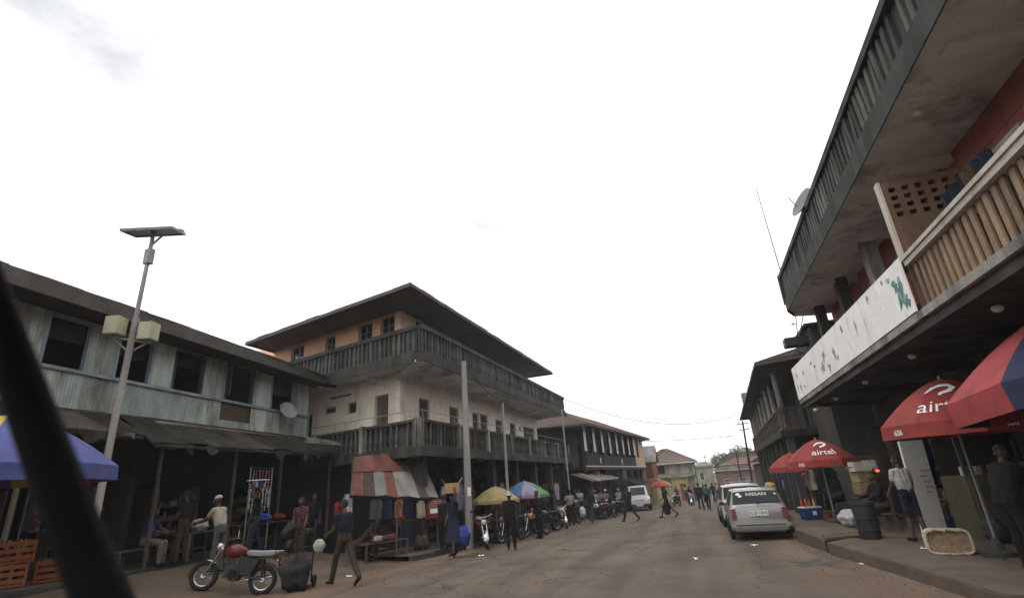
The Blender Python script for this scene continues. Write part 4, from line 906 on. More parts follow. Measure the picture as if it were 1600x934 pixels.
# dark box hung at the end of the house
ac = thing('hanging_box', 'dark metal box held by two thin rods under the upper balcony end', 'box', (4.5, 23.2, 6.62))
mb = MB(); mb.box((0, 0, 0), (1.15, .55, .36)); mb.build('case', pmat('black_metal', (.03, .03, .032), .2, 3, .6, .05), ac, world=False, bevel=.02)
mb = MB(); mb.tube([(-.02, 0, .18), (-.14, -1.3, .85)], .02, 5); mb.tube([(.02, 0, .18), (.16, -1.3, .85)], .02, 5); mb.build('rod', m_steel, ac, world=False)

# ================================================================ RIGHT: second house, dark gallery on columns
PR = Vector((3.42, 26.3, 0)); DRr = Vector((.9, 26, 0)).normalized(); BR = Vector((DRr.y, -DRr.x, 0)); LR = 26
def TR(a, y, z): return PR+DRr*a+BR*y+Vector((0, 0, z))
prr, drr, brr = (PR.x, PR.y), (DRr.x, DRr.y), (BR.x, BR.y)
g2 = thing('column_gallery_house', 'dark two storey house with pale round columns and timber railing on the right', 'house', TR(12, 3, -.5))
mb = MB(); obox(mb, prr, drr, -.1, LR, 3.12, 3.4, 0, 8, brr); mb.build('gallery_floor', m_timber_dk, g2)
mb = MB(); Pm = TR(0, 1.9, 0); wall_holes(mb, (Pm.x, Pm.y), drr, LR, -1.2, 6.3, .2, [(1.3+3.4*i, 2.6+3.4*i, -.8, 2.2) for i in range(7)]+[(1.3+3.4*i, 2.4+3.4*i, 3.45, 5.6) for i in range(7)], brr)
obox(mb, prr, drr, 0, .2, -1.2, 6.3, 2.1, 8, brr); obox(mb, prr, drr, LR-.2, LR, -1.2, 6.3, .2, 8, brr); obox(mb, prr, drr, .2, LR, -1.2, 6.2, 7.8, 8, brr)
mb.build('wall', pmat('brown_grey_plaster', (.05, .043, .036), .3, 1.4, .9, .2, (.04, .035, .03), 1, .45, 2), g2)  # plaster colour darkened to stand for shade behind the columns
mb = MB(); obox(mb, prr, drr, .2, LR-.2, -1.2, 6.2, 4, 4.1, brr); mb.build('room_wall', m_interior, g2)
colm = MB(); colm.lathe([(.2, 0), (.2, .1), (.14, .14), (.125, 2.45), (.19, 2.52), (.19, 2.62)], 12); colm = colm.mesh('column', m_conc, smooth=True)
for i in range(9): p = TR(.35+3.1*i, .3, 3.4); inst('column', colm, g2, p)
for i in range(9): mb = MB(); p = TR(.35+3.1*i, .35, 0); mb.box((p.x, p.y, 1.1), (.32, .32, 4.1)); mb.build('pillar', m_conc_dk, g2)
rb_ = baluster_mesh(.74, .05, m_brown_wood)
balustrade(g2, TR(.05, .14, 0)[:2], TR(LR, .14, 0)[:2], 3.42, 4.36, .24, rb_, m_timber, 3.1, m_timber, rail=.08, thick=.1, post_w=.1)
balustrade(g2, TR(.05, .2, 0)[:2], TR(.05, 3.2, 0)[:2], 3.42, 4.36, .24, rb_, m_timber, 0, m_timber, rail=.08, thick=.1)
hipped(g2, [TR(-1.3, -.5, 0)[:2], TR(LR+1.5, -.55, 0)[:2], TR(LR+1.5, 9, 0)[:2], TR(-4.5, 9, 0)[:2]], 6.28, [TR(4, 4.5, 8.2), TR(LR-4, 4.5, 8.2)], [m_tin_dark, m_tin_rust], 1.1)
mb = MB(); mb.b2((4.78, 22.3, -.6), (8.5, 25.6, 7.0)); mb.build('stair_tower', MT['brown_grey_plaster'], g2)
mb = MB(); mb.b2((4.6, 22.15, 7.0), (8.7, 25.9, 7.1)); mb.build('tower_roof', m_tin_dark, g2)
mb = MB(); obox(mb, prr, drr, LR-4, LR-2.5, 6.9, 8.0, -.2, 1.2, brr); mb.build('dormer', m_conc, g2)
simple_house('stall_building', 'low dark shop building past the column gallery on the right', 5.2, 12, 57, 68, -1.1, 2.4, m_conc_dk, m_tin_dark, 1.2, [(1, 2.4, -1, 1.2), (3.4, 5, -1, 1.2)])
# ================================================================ solar street lamp
lamp = thing('solar_street_lamp', 'tall grey solar street lamp with tilted panels and two pale boxes', 'street lamp', (-12.15, 7.97, .56), scale=.9)
mb = MB(); mb.tube([(0, 0, -.2), (0, 0, 3.6), (.02, .02, 5.9)], [.085, .08, .075], 10); mb.build('lower_pole', m_pole, lamp, world=False, smooth=True)
mb = MB(); mb.tube([(.02, .02, 5.85), (.03, .03, 6.25)], .085, 10); mb.tube([(.02, .02, 6.2), (.04, .04, 8.7)], [.055, .05], 10); mb.build('upper_pole', m_steel, lamp, world=False, smooth=True)
mb = MB(); mb.box((.04, .04, 8.05), (.22, .16, .45)); mb.build('controller_box', m_steel, lamp, world=False, bevel=.015)
m_panel = pmat('solar_panel', (.05, .055, .065), .2, 6, .35, 0)
rotp = Euler((R_(14), R_(-4), R_(28)))
for k, dx in ((0, -.33), (1, .33)):
    mb = MB(); M3 = rotp.to_matrix(); c = Vector((.04, .04, 8.82))+M3 @ Vector((dx, 0, 0)); mb.box(c, (.63, .78, .05), M3); p_ = mb.build('solar_panel', m_panel, lamp, world=False)
    mb = MB()
    for s in (-1, 1): mb.box(c+M3 @ Vector((0, .39*s, -.006)), (.65, .035, .075), M3); mb.box(c+M3 @ Vector((.315*s, 0, -.005)), (.035, .74, .07), M3)
    mb.build('panel_frame', m_steel, p_)
    p_.children[0].parent = p_
mb = MB(); mb.tube([(.04, .04, 8.4), (.3, .15, 8.72)], .03, 6); mb.tube([(.04, .04, 8.65), (.04, .04, 8.8)], .05, 6); mb.build('bracket', m_steel, lamp, world=False)
mb = MB(); mb.box((.40, .42, 8.95), (.34, .24, .09), (R_(20), 0, R_(28))); mb.build('lamp_head', m_steel, lamp, world=False, bevel=.02)
m_boxp = pmat('pale_yellow_box', (.36, .35, .235), .08, 4, .6, .05, (.3, .28, .18), 3, .25, 2)
for sx in (-1, 1):
    mb = MB(); u = Vector((.62, .78, 0))*sx; mb.box((u.x*.36, u.y*.36, 6.0 if sx < 0 else 5.92), (.36, .36, .48), (0, 0, R_(20))); mb.build('battery_box', m_boxp, lamp, world=False, bevel=.015)
mb = MB(); mb.tube([(-.3, -.35, 5.7), (.3, .35, 5.62)], .03, 6); mb.tube([(-.25, -.3, 5.7), (0, 0, 5.35)], .02, 5); mb.tube([(.25, .3, 5.63), (0, 0, 5.3)], .02, 5); mb.build('box_bracket', m_steel, lamp, world=False)

# ================================================================ electricity poles and wires
def pole(label, x, y, h, r0, r1, mat, arms=0, lean=0):
    t = thing('utility_pole', label, 'pole', (x, y, hground(x, y)), group='electricity poles')
    mb = MB(); mb.tube([(0, 0, -.3), (lean*.5, 0, h*.5), (lean, 0, h)], [r0, (r0+r1)/2, r1], 10); mb.build('pole_shaft', mat, t, world=False, smooth=True)
    for k in range(arms):
        mb = MB(); mb.box((lean, 0, h-.25-.55*k), (.9, .07, .08)); a = mb.build('cross_arm', m_timber_dk, t, world=False)
        for q in (-.38, 0, .38): mb = MB(); mb.lathe([(.03, 0), (.045, .05), (.03, .08), (.04, .12)], 7, c=(lean+q, 0, h-.21-.55*k)); mb.build('insulator', m_conc_lt, a, world=False)
    return t
pl = pole('thick grey pole standing in front of the balcony house corner', -8.3, 18.25, 6.75, .15, .10, m_pole)
mb = MB(); mb.box((.1, -.115, 1.9), (.12, .02, .3), (0, 0, .3)); mb.build('notice', m_white_board, pl, world=False)
pole('slim grey pole in front of the middle of the balcony house', -8.35, 22.55, 5.7, .075, .05, m_pole)
pole('slim pole at the far end of the balcony house', -8.25, 33.4, 6.8, .06, .05, m_pole)
pole('dark pole with cross arms beyond the column gallery', 3.72, 54.5, 7.1, .11, .08, m_timber_dk, 2, .35)
pole('slim dark pole with one arm past the column gallery', 3.35, 62, 4.8, .08, .06, m_timber_dk, 1)
pole('thin far pole between the hip roof and the trees', .15, 96, 6.2, .1, .07, m_timber_dk, 1)
pole('far pole seen above the hip roof house edge', -.9, 101, 5.6, .1, .07, m_timber_dk, 1)
def wire(p, q, sag, label, r=.011):
    p, q = Vector(p), Vector(q); mb = MB()
    mb.tube([p.lerp(q, t/14)+Vector((0, 0, -sag*4*(t/14)*(1-t/14))) for t in range(15)], r, 4)
    tag(mb.build('overhead_wire', m_rope), label, 'wire', 'overhead wires')
wire((-9.0, 37.5, 7.6), (4.05, 54.5, 6.9), 1.4, 'long thin wire sagging from the upper balcony across the street', .026)
wire((-7.2, 61, 5.6), (3.7, 62, 5.3), .15, 'short wire running from the gallery house over the street', .03)
wire((.15, 96, 4.3), (4.0, 54.5, 6.4), .5, 'lower far wire running down to the far pole', .03)
wire((-.9, 101, 3.6), (3.4, 62, 3.8), .5, 'lowest far wire near the trees', .03)
wire((-8.3, 18.25, 6.55), (-8.35, 22.55, 5.55), .25, 'wire between the thick pole and the next slim pole', .012)
wire((-8.35, 22.55, 5.5), (-8.25, 33.4, 6.1), .5, 'wire between the two slim poles along the balcony house', .012)

# ================================================================ umbrellas
def cloth(name, c): c = tuple(x*.66 for x in c); return pmat(name, c, .2, 3, .85, .12, tuple(x*.5+.02 for x in c), 2.2, .35, fine=60)
U = dict(red=cloth('red_canvas', (.36, .06, .05)), red2=cloth('bright_red_canvas', (.46, .075, .075)), navy=cloth('navy_canvas', (.035, .045, .10)), blue=cloth('blue_canvas', (.10, .12, .34)), yel=cloth('yellow_canvas', (.58, .42, .08)), pale=cloth('pale_yellow_canvas', (.46, .38, .17)),
         green=cloth('green_canvas', (.15, .32, .13)), white=cloth('white_canvas', (.7, .7, .68)), sky=cloth('sky_canvas', (.12, .24, .52)), purple=cloth('lilac_canvas', (.40, .36, .50)), orange=cloth('orange_canvas', (.45, .12, .05)))
m_white_print = pmat('white_print', (.8, .8, .78), .04, 4, .8, 0)
def umbrella(label, loc, R, zrim, drop, cols, n=8, rz=0, tilt=(0, 0), val=.2, text=None, base=True):
    t = thing('market_umbrella', label, 'umbrella', loc, group='market umbrellas along the street')
    M = (Matrix.Rotation(tilt[0], 3, 'X') @ Matrix.Rotation(tilt[1], 3, 'Y')); za = zrim+drop
    def S(th, r, off=0):
        seg = 2*math.pi/n; f = ((th-rz) % seg)/seg; ch = math.cos(seg/2)/math.cos((f-.5)*seg)    # straight edges between ribs
        k = 1-(1-ch)*r
        z = -drop*(r**1.55)-.03*R*math.sin(math.pi*f)*r*(1-r)
        p = Vector((R*r*k*math.cos(th), R*r*k*math.sin(th), z+off)); p = M @ p; return (p.x, p.y, za+p.z)
    def V(th, d):
        p = Vector(S(th, 1)); seg = 2*math.pi/n; f = ((th-rz) % seg)/seg
        q = M @ Vector((math.cos(th)*.02*d, math.sin(th)*.02*d, -val*d)); return (p.x+q.x, p.y+q.y, p.z+q.z)
    for i in range(n):
        a0, a1 = rz+2*math.pi*i/n+1e-4, rz+2*math.pi*(i+1)/n-1e-4
        mb = MB(); mb.grid(lambda u, v: S(a0+(a1-a0)*u, .02+.98*v), 6, 7); mb.grid(lambda u, v: V(a0+(a1-a0)*u, v), 6, 2)
        pn = mb.build('canopy_panel', U[cols[i % len(cols)]], t, world=False, smooth=True)
        if text and i in text:
            for (tx, size, rad, kind, mt) in text[i]:
                ac = (a0+a1)/2
                if kind == 'val':
                    me = text_mesh(tx, size, .0, mt)
                    for v_ in me.vertices:
                        th = ac+v_.co.x/R; p = V(th, rad-v_.co.y/val); nn = M @ Vector((math.cos(th), math.sin(th), 0)); v_.co = Vector(p)+nn*.012
                elif kind == 'top':
                    me = text_mesh(tx, size, .0, mt)
                    for v_ in me.vertices:
                        rr = rad-v_.co.y/(R*1.15); th = ac+v_.co.x/(R*max(.2, rad-.03)); v_.co = Vector(S(th, rr, .02))
                else:
                    b = MB(); pts = [(-.16, -.05), (-.10, .06), (0, .115), (.11, .10), (.145, .02), (.08, -.045), (0, -.075), (-.02, -.115)]
                    L = [Vector(p)*size for p in pts]; wd = [.012, .03, .034, .034, .034, .03, .026, .015]
                    vs = []
                    for q in range(len(L)):
                        d = (L[min(q+1, len(L)-1)]-L[max(q-1, 0)]).normalized(); nn = Vector((-d.y, d.x))*wd[q]*size
                        for sgn in (1, -1):
                            c_ = L[q]+nn*sgn; rr = rad-c_.y/(R*1.15); th = ac+c_.x/(R*max(.2, rad)); vs.append(S(th, rr, .02))
                    b.add(vs, [(2*q, 2*q+1, 2*q+3, 2*q+2) for q in range(len(L)-1)]); me = b.mesh('emblem', mt)
                inst('emblem' if kind == 'logo' else 'lettering', me, pn, world=False)
    for i in range(n):
        th = rz+2*math.pi*i/n; mb = MB(); mb.tube([S(th, .03, -.02), S(th, .4, -.02), S(th, .7, -.02), S(th, .99, -.02)], .009, 4)
        c = Vector((0, 0, za-drop*.75)); mb.tube([tuple(M @ Vector((0, 0, -drop*.85))+Vector((0, 0, za))), S(th, .5, -.025)], .007, 4); mb.build('rib', m_steel, t, world=False)
    mb = MB(); tp = M @ Vector((0, 0, .07)); lo = M @ Vector((0, 0, -drop-.5)); mb.tube([(lo.x*1.2, lo.y*1.2, 0), (lo.x, lo.y, za+lo.z), (tp.x, tp.y, za+tp.z)], .022, 8); mb.build('pole', m_steel, t, world=False)
    mb = MB(); mb.lathe([(.26, -.02), (.26, .08), (.1, .12), (.05, .3)], 14, c=(lo.x*1.2, lo.y*1.2, 0)); mb.build('base', m_conc_dk, t, world=False)
    return t
W_ = m_white_print
def brand(top, size=.34): return {}
a_text = {}
# angle of the panel that faces the road / camera is about 225-250 degrees
umbrella('red umbrella with white airtel lettering, in front of the white shop board', (4.5, 12.0, .2), 1.18, 2.26, .80, ['red'], 8, R_(178), text={
    0: [('606', .15, .55, 'val', W_)], 1: [('airtel', .37, .79, 'top', W_), ('', 1.35, .47, 'logo', W_)], 2: [('606', .15, .55, 'val', W_)], 3: [('airtel', .37, .79, 'top', W_), ('', 1.35, .47, 'logo', W_)]}, val=.24)
umbrella('big tilted red and navy umbrella at the right edge', (4.98, 8.8, .2), 1.75, 2.60, .92, ['red2', 'navy', 'red2', 'navy'], 8, R_(163), tilt=(R_(-4), R_(-7)), val=.34)
umbrella('red umbrella with small white lettering over the bottles behind the silver car', (3.42, 19.1, .2), .98, 1.8, .62, ['red'], 8, R_(203), text={
    0: [('606', .14, .55, 'val', W_)], 1: [('airtel', .30, .78, 'top', W_), ('', 1.1, .48, 'logo', W_)]}, val=.2)
umbrella('plain red umbrella furthest along the right pavement', (3.3, 24.2, -.1), .92, 1.95, .52, ['red'], 8, R_(200), val=.2)
umbrella('blue yellow and red umbrella over the stall at the left edge', (-9.75, 4.9, .40), 1.42, 2.2, .78, ['blue', 'red2', 'yel', 'blue', 'red2', 'yel', 'yel', 'blue'], 8, R_(10), val=.22)
umbrella('small pale yellow umbrella beside the thick grey pole', (-8.0, 20.2, zr(20)), .92, 1.55, .5, ['pale'], 8, .3, val=.12)
umbrella('green white and blue umbrella next to the pale yellow one', (-8.0, 23.9, zr(24)), 1.12, 1.68, .6, ['green', 'sky', 'purple', 'green', 'green', 'white', 'sky', 'green'], 8, R_(190), val=.12)
umbrella('small orange red umbrella behind the white jeep', (-4.1, 51.0, zr(51)), 1.0, 1.8, .5, ['orange', 'red', 'orange', 'pale'], 8, .2, val=.15)

# ================================================================ vehicles
def lerpl(a, b, t): return [x+(y-x)*t for x, y in zip(a, b)]
def car(name, label, loc, rz, paint, dims, kind, group, plate=None, rear_text=None):
    """dims: length, width, height, ground clearance, belt height; kind wagon / jeep / van"""
    L, Wd, H, gc, belt = dims; t = thing(name, label, 'car', loc, rz, group); hw = Wd/2
    # stations along y (rear -L/2 .. front L/2): y, lower z, belt/hood z, roof z, width factor, roof width factor
    if kind == 'wagon':
        ST = [(-.5, gc+.12, belt-.14, belt-.12, .82, .84), (-.492, gc+.02, belt-.03, belt-.01, .91, .85), (-.475, gc, belt, belt+.03, .97, .84), (-.435, gc, belt, H-.06, .985, .74), (-.40, gc, belt, H-.015, 1, .76), (-.2, gc, belt, H, 1, .78), (.0, gc, belt, H-.005, 1, .78), (.10, gc, belt, H-.06, 1, .76), (.235, gc, belt, belt+.03, 1, .80), (.26, gc, belt-.03, belt-.02, 1, .82), (.40, gc, belt-.10, belt-.085, .97, .8), (.475, gc+.02, belt-.2, belt-.18, .90, .72), (.5, gc+.12, belt-.32, belt-.3, .80, .66)]
        glass = {'rear': (2.15, 2.92), 'front': (7.15, 7.9), 'side': [(3.1, 4.05), (4.25, 5.55), (5.7, 7.15)]}
    else:
        ST = [(-.5, gc+.1, belt-.1, belt-.08, .93, .88), (-.49, gc+.02, belt, belt+.02, .97, .88), (-.475, gc, belt, belt+.04, .98, .87), (-.455, gc, belt, H-.05, .99, .80), (-.43, gc, belt, H-.01, 1, .80), (-.2, gc, belt, H, 1, .81), (.0, gc, belt, H-.005, 1, .81), (.06, gc, belt, H-.05, 1, .80), (.165, gc, belt, belt+.05, 1, .84), (.19, gc, belt-.01, belt, 1, .86), (.40, gc, belt-.05, belt-.04, .98, .86), (.48, gc+.02, belt-.12, belt-.1, .93, .8), (.5, gc+.14, belt-.3, belt-.28, .88, .74)]
        glass = {'rear': (2.15, 2.92), 'front': (7.1, 7.9), 'side': [(3.1, 4.6), (4.75, 5.75), (5.9, 7.2)]}
    def ring(st):
        y, z0, zb_, zt_, wf, rf = st; w0 = hw*wf; rw = hw*rf*(wf if zt_ < zb_+.05 else 1)
        low = z0+(zb_-z0)*.1
        return [(0, z0), (w0*.86, z0), (w0*.97, low), (w0*1.0, z0+(zb_-z0)*.45), (w0*.985, z0+(zb_-z0)*.8), (w0*.955, zb_), (w0*.955*.35+rw*.65, zb_+(zt_-zb_)*.66), (rw, zb_+(zt_-zb_)*.93), (rw*.88, zt_-.0), (0, zt_+.015)]
    def at_(s, j, side=1, off=0):
        i = int(min(len(ST)-2, math.floor(s))); f = s-i; a = lerpl(ST[i], ST[i+1], f); r = ring(a)
        jj = int(min(len(r)-2, math.floor(j))); g = j-jj; x, z = lerpl(r[jj], r[jj+1], g)
        return Vector((side*x, a[0]*L, z))
    mb = MB(); nr = 10
    rows = []
    for st in ST:
        r = ring(st); rows.append([(x, st[0]*L, z) for x, z in r]+[(-x, st[0]*L, z) for x, z in r[-2:0:-1]])
    m_ = len(rows[0]); mb.add([p for r in rows for p in r], [(i*m_+k, i*m_+(k+1) % m_, (i+1)*m_+(k+1) % m_, (i+1)*m_+k) for i in range(len(ST)-1) for k in range(m_)]+[tuple(range(m_)), tuple((len(ST)-1)*m_+k for k in range(m_))])
    body = mb.build('body', paint, t, world=False, smooth=True)
    gl = pmat('car_glass', (.02, .024, .026), .15, 3, .12, 0, spec=.22)
    def patch(name, f, nu, nv, mat, parent=t, off=.008):
        mb = MB(); G = [[Vector(f(i/nu, j/nv)) for i in range(nu+1)] for j in range(nv+1)]
        vs = []
        for j in range(nv+1):
            for i in range(nu+1):
                du = G[j][min(i+1, nu)]-G[j][max(i-1, 0)]; dv = G[min(j+1, nv)][i]-G[max(j-1, 0)][i]
                nn = du.cross(dv).normalized(); p = G[j][i]; c = Vector((0, 0, (H+belt)/2*.8)); 
                if nn.dot(Vector((p.x, p.y*.6, p.z-.5*H))) < 0: nn = -nn
                vs.append(p+nn*off)
        mb.add(vs, [(j*(nu+1)+i, j*(nu+1)+i+1, (j+1)*(nu+1)+i+1, (j+1)*(nu+1)+i) for j in range(nv) for i in range(nu)]); return mb.build(name, mat, parent, world=False, smooth=True)
    def cross(s0, s1, wfac=.9):
        def f(u, v):
            s = s0+(s1-s0)*v; i = int(math.floor(s)); a = lerpl(ST[i], ST[min(i+1, len(ST)-1)], s-i); r = ring(a); xx = (2*u-1)*r[8][0]*wfac
            return (xx, a[0]*L, a[3]+.012-.02*abs(2*u-1)**3)
        return f
    rw_ = patch('rear_window', cross(*glass['rear'], 1.1), 8, 4, gl, off=.02); patch('windscreen', cross(*glass['front']), 8, 4, gl, off=.02)
    for sd in (1, -1):
        for a, b in glass['side']:
            patch('side_window', lambda u, v: at_(a+(b-a)*u, 5.18+1.75*v, sd), 4, 3, gl)
        for s0 in (4.14, 5.62, 7.6):
            patch('door_gap', lambda u, v: at_(s0+.03*u-.25*max(0, v-.75) if s0 > 7 else s0+.03*u, 2.2+(2.75 if s0 < 7 else 2.2)*v, sd), 1, 6, MT['mirror_black'] if 'mirror_black' in MT else m_black, body, off=.004)
        wy = (-.30*L, .305*L)
        for y in wy:
            wr_ = .31 if kind == 'wagon' else .36
            mb = MB(); n = 16
            arc = [(sd*(hw+.004), y+(wr_+.07)*math.cos(math.pi*k/n), wr_+(wr_+.05)*math.sin(math.pi*k/n)) for k in range(n+1)]
            mb.add([(sd*(hw+.004), y, gc*.6)]+arc, [(0, k+1, k+2) for k in range(n)]); mb.build('wheel_arch', m_black, t, world=False)
            mb = MB(); cx = sd*(hw-.045); mb.torus((cx, y, wr_), wr_-.075, .085, nu=24, nv=8); wo = mb.build('wheel', pmat('tyre_rubber', (.018, .018, .018), .2, 8, .85, .1), t, world=False, smooth=True)
            mb = MB(); mt = Matrix.Rotation(R_(90)*sd, 3, 'Y'); mb.lathe([(.02, .06), (.1, .055), (wr_*.55, .035), (wr_*.66, .06), (wr_*.66, -.04)], 18, c=(cx, y, wr_), m=mt); mb.build('rim', pmat('rim_metal', (.30, .30, .31), .2, 8, .4, 0, metal=.5), wo, world=False, smooth=True)
        # lamps, mirror, handles
        mb = MB(); mb.box((sd*hw*.82, -L*.5, belt-.17), (.13, .10, .30), None, .95); mb.build('tail_light', pmat('red_lens', (.17, .018, .018), .1, 5, .25, 0, spec=.5), t, world=False, bevel=.012)
        mb = MB(); mb.box((sd*hw*.66, L*.478, belt-.27), (.34, .09, .17)); mb.build('headlight', pmat('lamp_lens', (.55, .56, .56), .1, 5, .15, 0, spec=.6), t, world=False, bevel=.02)
        mb = MB(); mb.box((sd*(hw+.09), L*.16, belt+.06), (.16, .09, .12)); mb.build('mirror', pmat('mirror_black', (.03, .03, .03), .1, 5, .5, 0), t, world=False, bevel=.02)
        for yy in (-.10, .07): mb = MB(); mb.box((sd*(hw+.005), L*yy, belt-.14), (.03, .17, .035)); mb.build('door_handle', MT['mirror_black'], t, world=False)
        mb = MB(); mb.tube([(sd*hw*.70, -L*.40, H+.02), (sd*hw*.72, 0, H+.03), (sd*hw*.70, L*.06, H)], .018, 5); mb.build('roof_rail', MT['mirror_black'], t, world=False)
        mb = MB(); mb.box((sd*(hw+.003), -.02*L, gc+.16), (.02, L*.42, .05)); mb.build('side_moulding', MT['mirror_black'], t, world=False)
    mb = MB(); mb.box((0, -L*.497, gc+.20), (Wd*.96, .2, .26)); bp = mb.build('rear_bumper', paint, t, world=False, bevel=.08)
    mb = MB(); mb.box((0, -L*.497-.10, gc+.20), (Wd*.8, .012, .03)); mb.build('bumper_strip', MT['mirror_black'], bp, world=False)
    mb = MB(); mb.box((0, L*.492, gc+.17), (Wd*.95, .16, .24)); mb.build('front_bumper', paint if kind == 'wagon' else MT['mirror_black'], t, world=False, bevel=.05)
    mb = MB(); mb.box((0, L*.492, belt-.28), (Wd*.42, .06, .15)); mb.build('grille', MT['mirror_black'], t, world=False)
    mb = MB(); mb.tube([(.0, -L*.487, belt+.06), (.02, -L*.478, belt+.12), (.34, -L*.468, belt+.15)], .012, 5); mb.build('rear_wiper', MT['mirror_black'], t, world=False)
    mb = MB(); mb.box((0, 0, gc+.02), (Wd*.8, L*.9, .06)); mb.build('underbody', m_black, t, world=False)
    pm = pmat('number_plate', (.62, .62, .56), .05, 5, .5, 0); dk = pmat('plate_ink', (.03, .03, .04), 0, 5, .6, 0)
    for sgn, yy, zz in ((-1, -L*.5-.025, belt-.16), (1, L*.5+.06, gc+.17)):
        mb = MB(); mb.box((0, yy, zz), (.52, .02, .15)); np_ = mb.build('number_plate', pm, t, world=False)
        if plate:
            me = text_mesh(plate, .125, .001, dk); inst('lettering', me, np_, (0, yy+sgn*.012, zz), world=False, rot=(R_(90), 0, 0 if sgn < 0 else math.pi))
    if rear_text:
        me = text_mesh(rear_text, .17, .0, m_white_print); f = cross(*glass['rear'], 1.1)
        for v in me.vertices:
            p = Vector(f(.53+v.co.x/(2*.62), .70+v.co.y/.48)); q = Vector(f(.53, .5)); v.co = p+Vector((0, -.035, .014))
        inst('lettering', me, rw_, world=False)
        mb = MB(); 
        for (u0, v0, r_) in ((.12, .78, .055), (.17, .60, .05), (.95, .72, .03)):
            n = 12; vs = []
            for k in range(n): vs.append(Vector(f(u0+r_*.9*math.cos(2*math.pi*k/n), v0+r_*1.9*math.sin(2*math.pi*k/n)))+Vector((0, -.03, .013)))
            mb = MB(); mb.add(vs, [tuple(range(n))]); mb.build('sticker', m_white_print, rw_, world=False)
    return t
silver = pmat('silver_paint', (.27, .27, .262), .06, 2, .35, 0, (.30, .27, .23), 2.5, .18, metal=.35, coords='obj', coat=.3)
whitep = pmat('white_car_paint', (.46, .46, .445), .05, 2, .35, 0, (.4, .36, .31), 2.5, .15, coords='obj', coat=.3)
CG = 'vehicles on the street'
slope = math.atan(.022)
c1 = car('parked_car', 'dusty silver estate car with lettering on its rear window', (1.26, 20.25, zr(20.2)), 0, silver, (4.35, 1.70, 1.46, .24, .92), 'wagon', CG, 'ALB 1845', 'NISSAN'); c1.rotation_euler[0] = -slope
c2 = car('parked_car', 'silver white estate car parked just ahead of the lettered silver car', (1.12, 25.6, zr(25.6)), .03, whitep, (4.3, 1.70, 1.58, .24, .95), 'jeep', CG, None); c2.rotation_euler[0] = -slope
c3 = car('parked_car', 'white boxy jeep facing the camera outside the gallery house', (-5.75, 46.8, zr(46.8)), math.pi+.16, whitep, (4.2, 1.85, 1.88, .3, 1.05), 'jeep', CG, 'AAC 218')
# roof rack with load on a car beyond
c4 = car('parked_car', 'far white car with a loaded roof rack ahead of the parked cars', (1.5, 31.5, zr(31.5)), .0, whitep, (4.3, 1.7, 1.62, .26, .98), 'jeep', CG, None)
mb = MB()
for sx in (-.55, .55): mb.box((sx, -.6, 1.74), (.04, 2.2, .04))
for k in range(5): mb.box((0, -1.6+.5*k, 1.72), (1.1, .04, .03))
for sx in (-.55, .55):
    for k in range(3): mb.box((sx, -1.5+.9*k, 1.67), (.03, .03, .12))
mb.build('roof_rack', m_steel, c4, world=False)

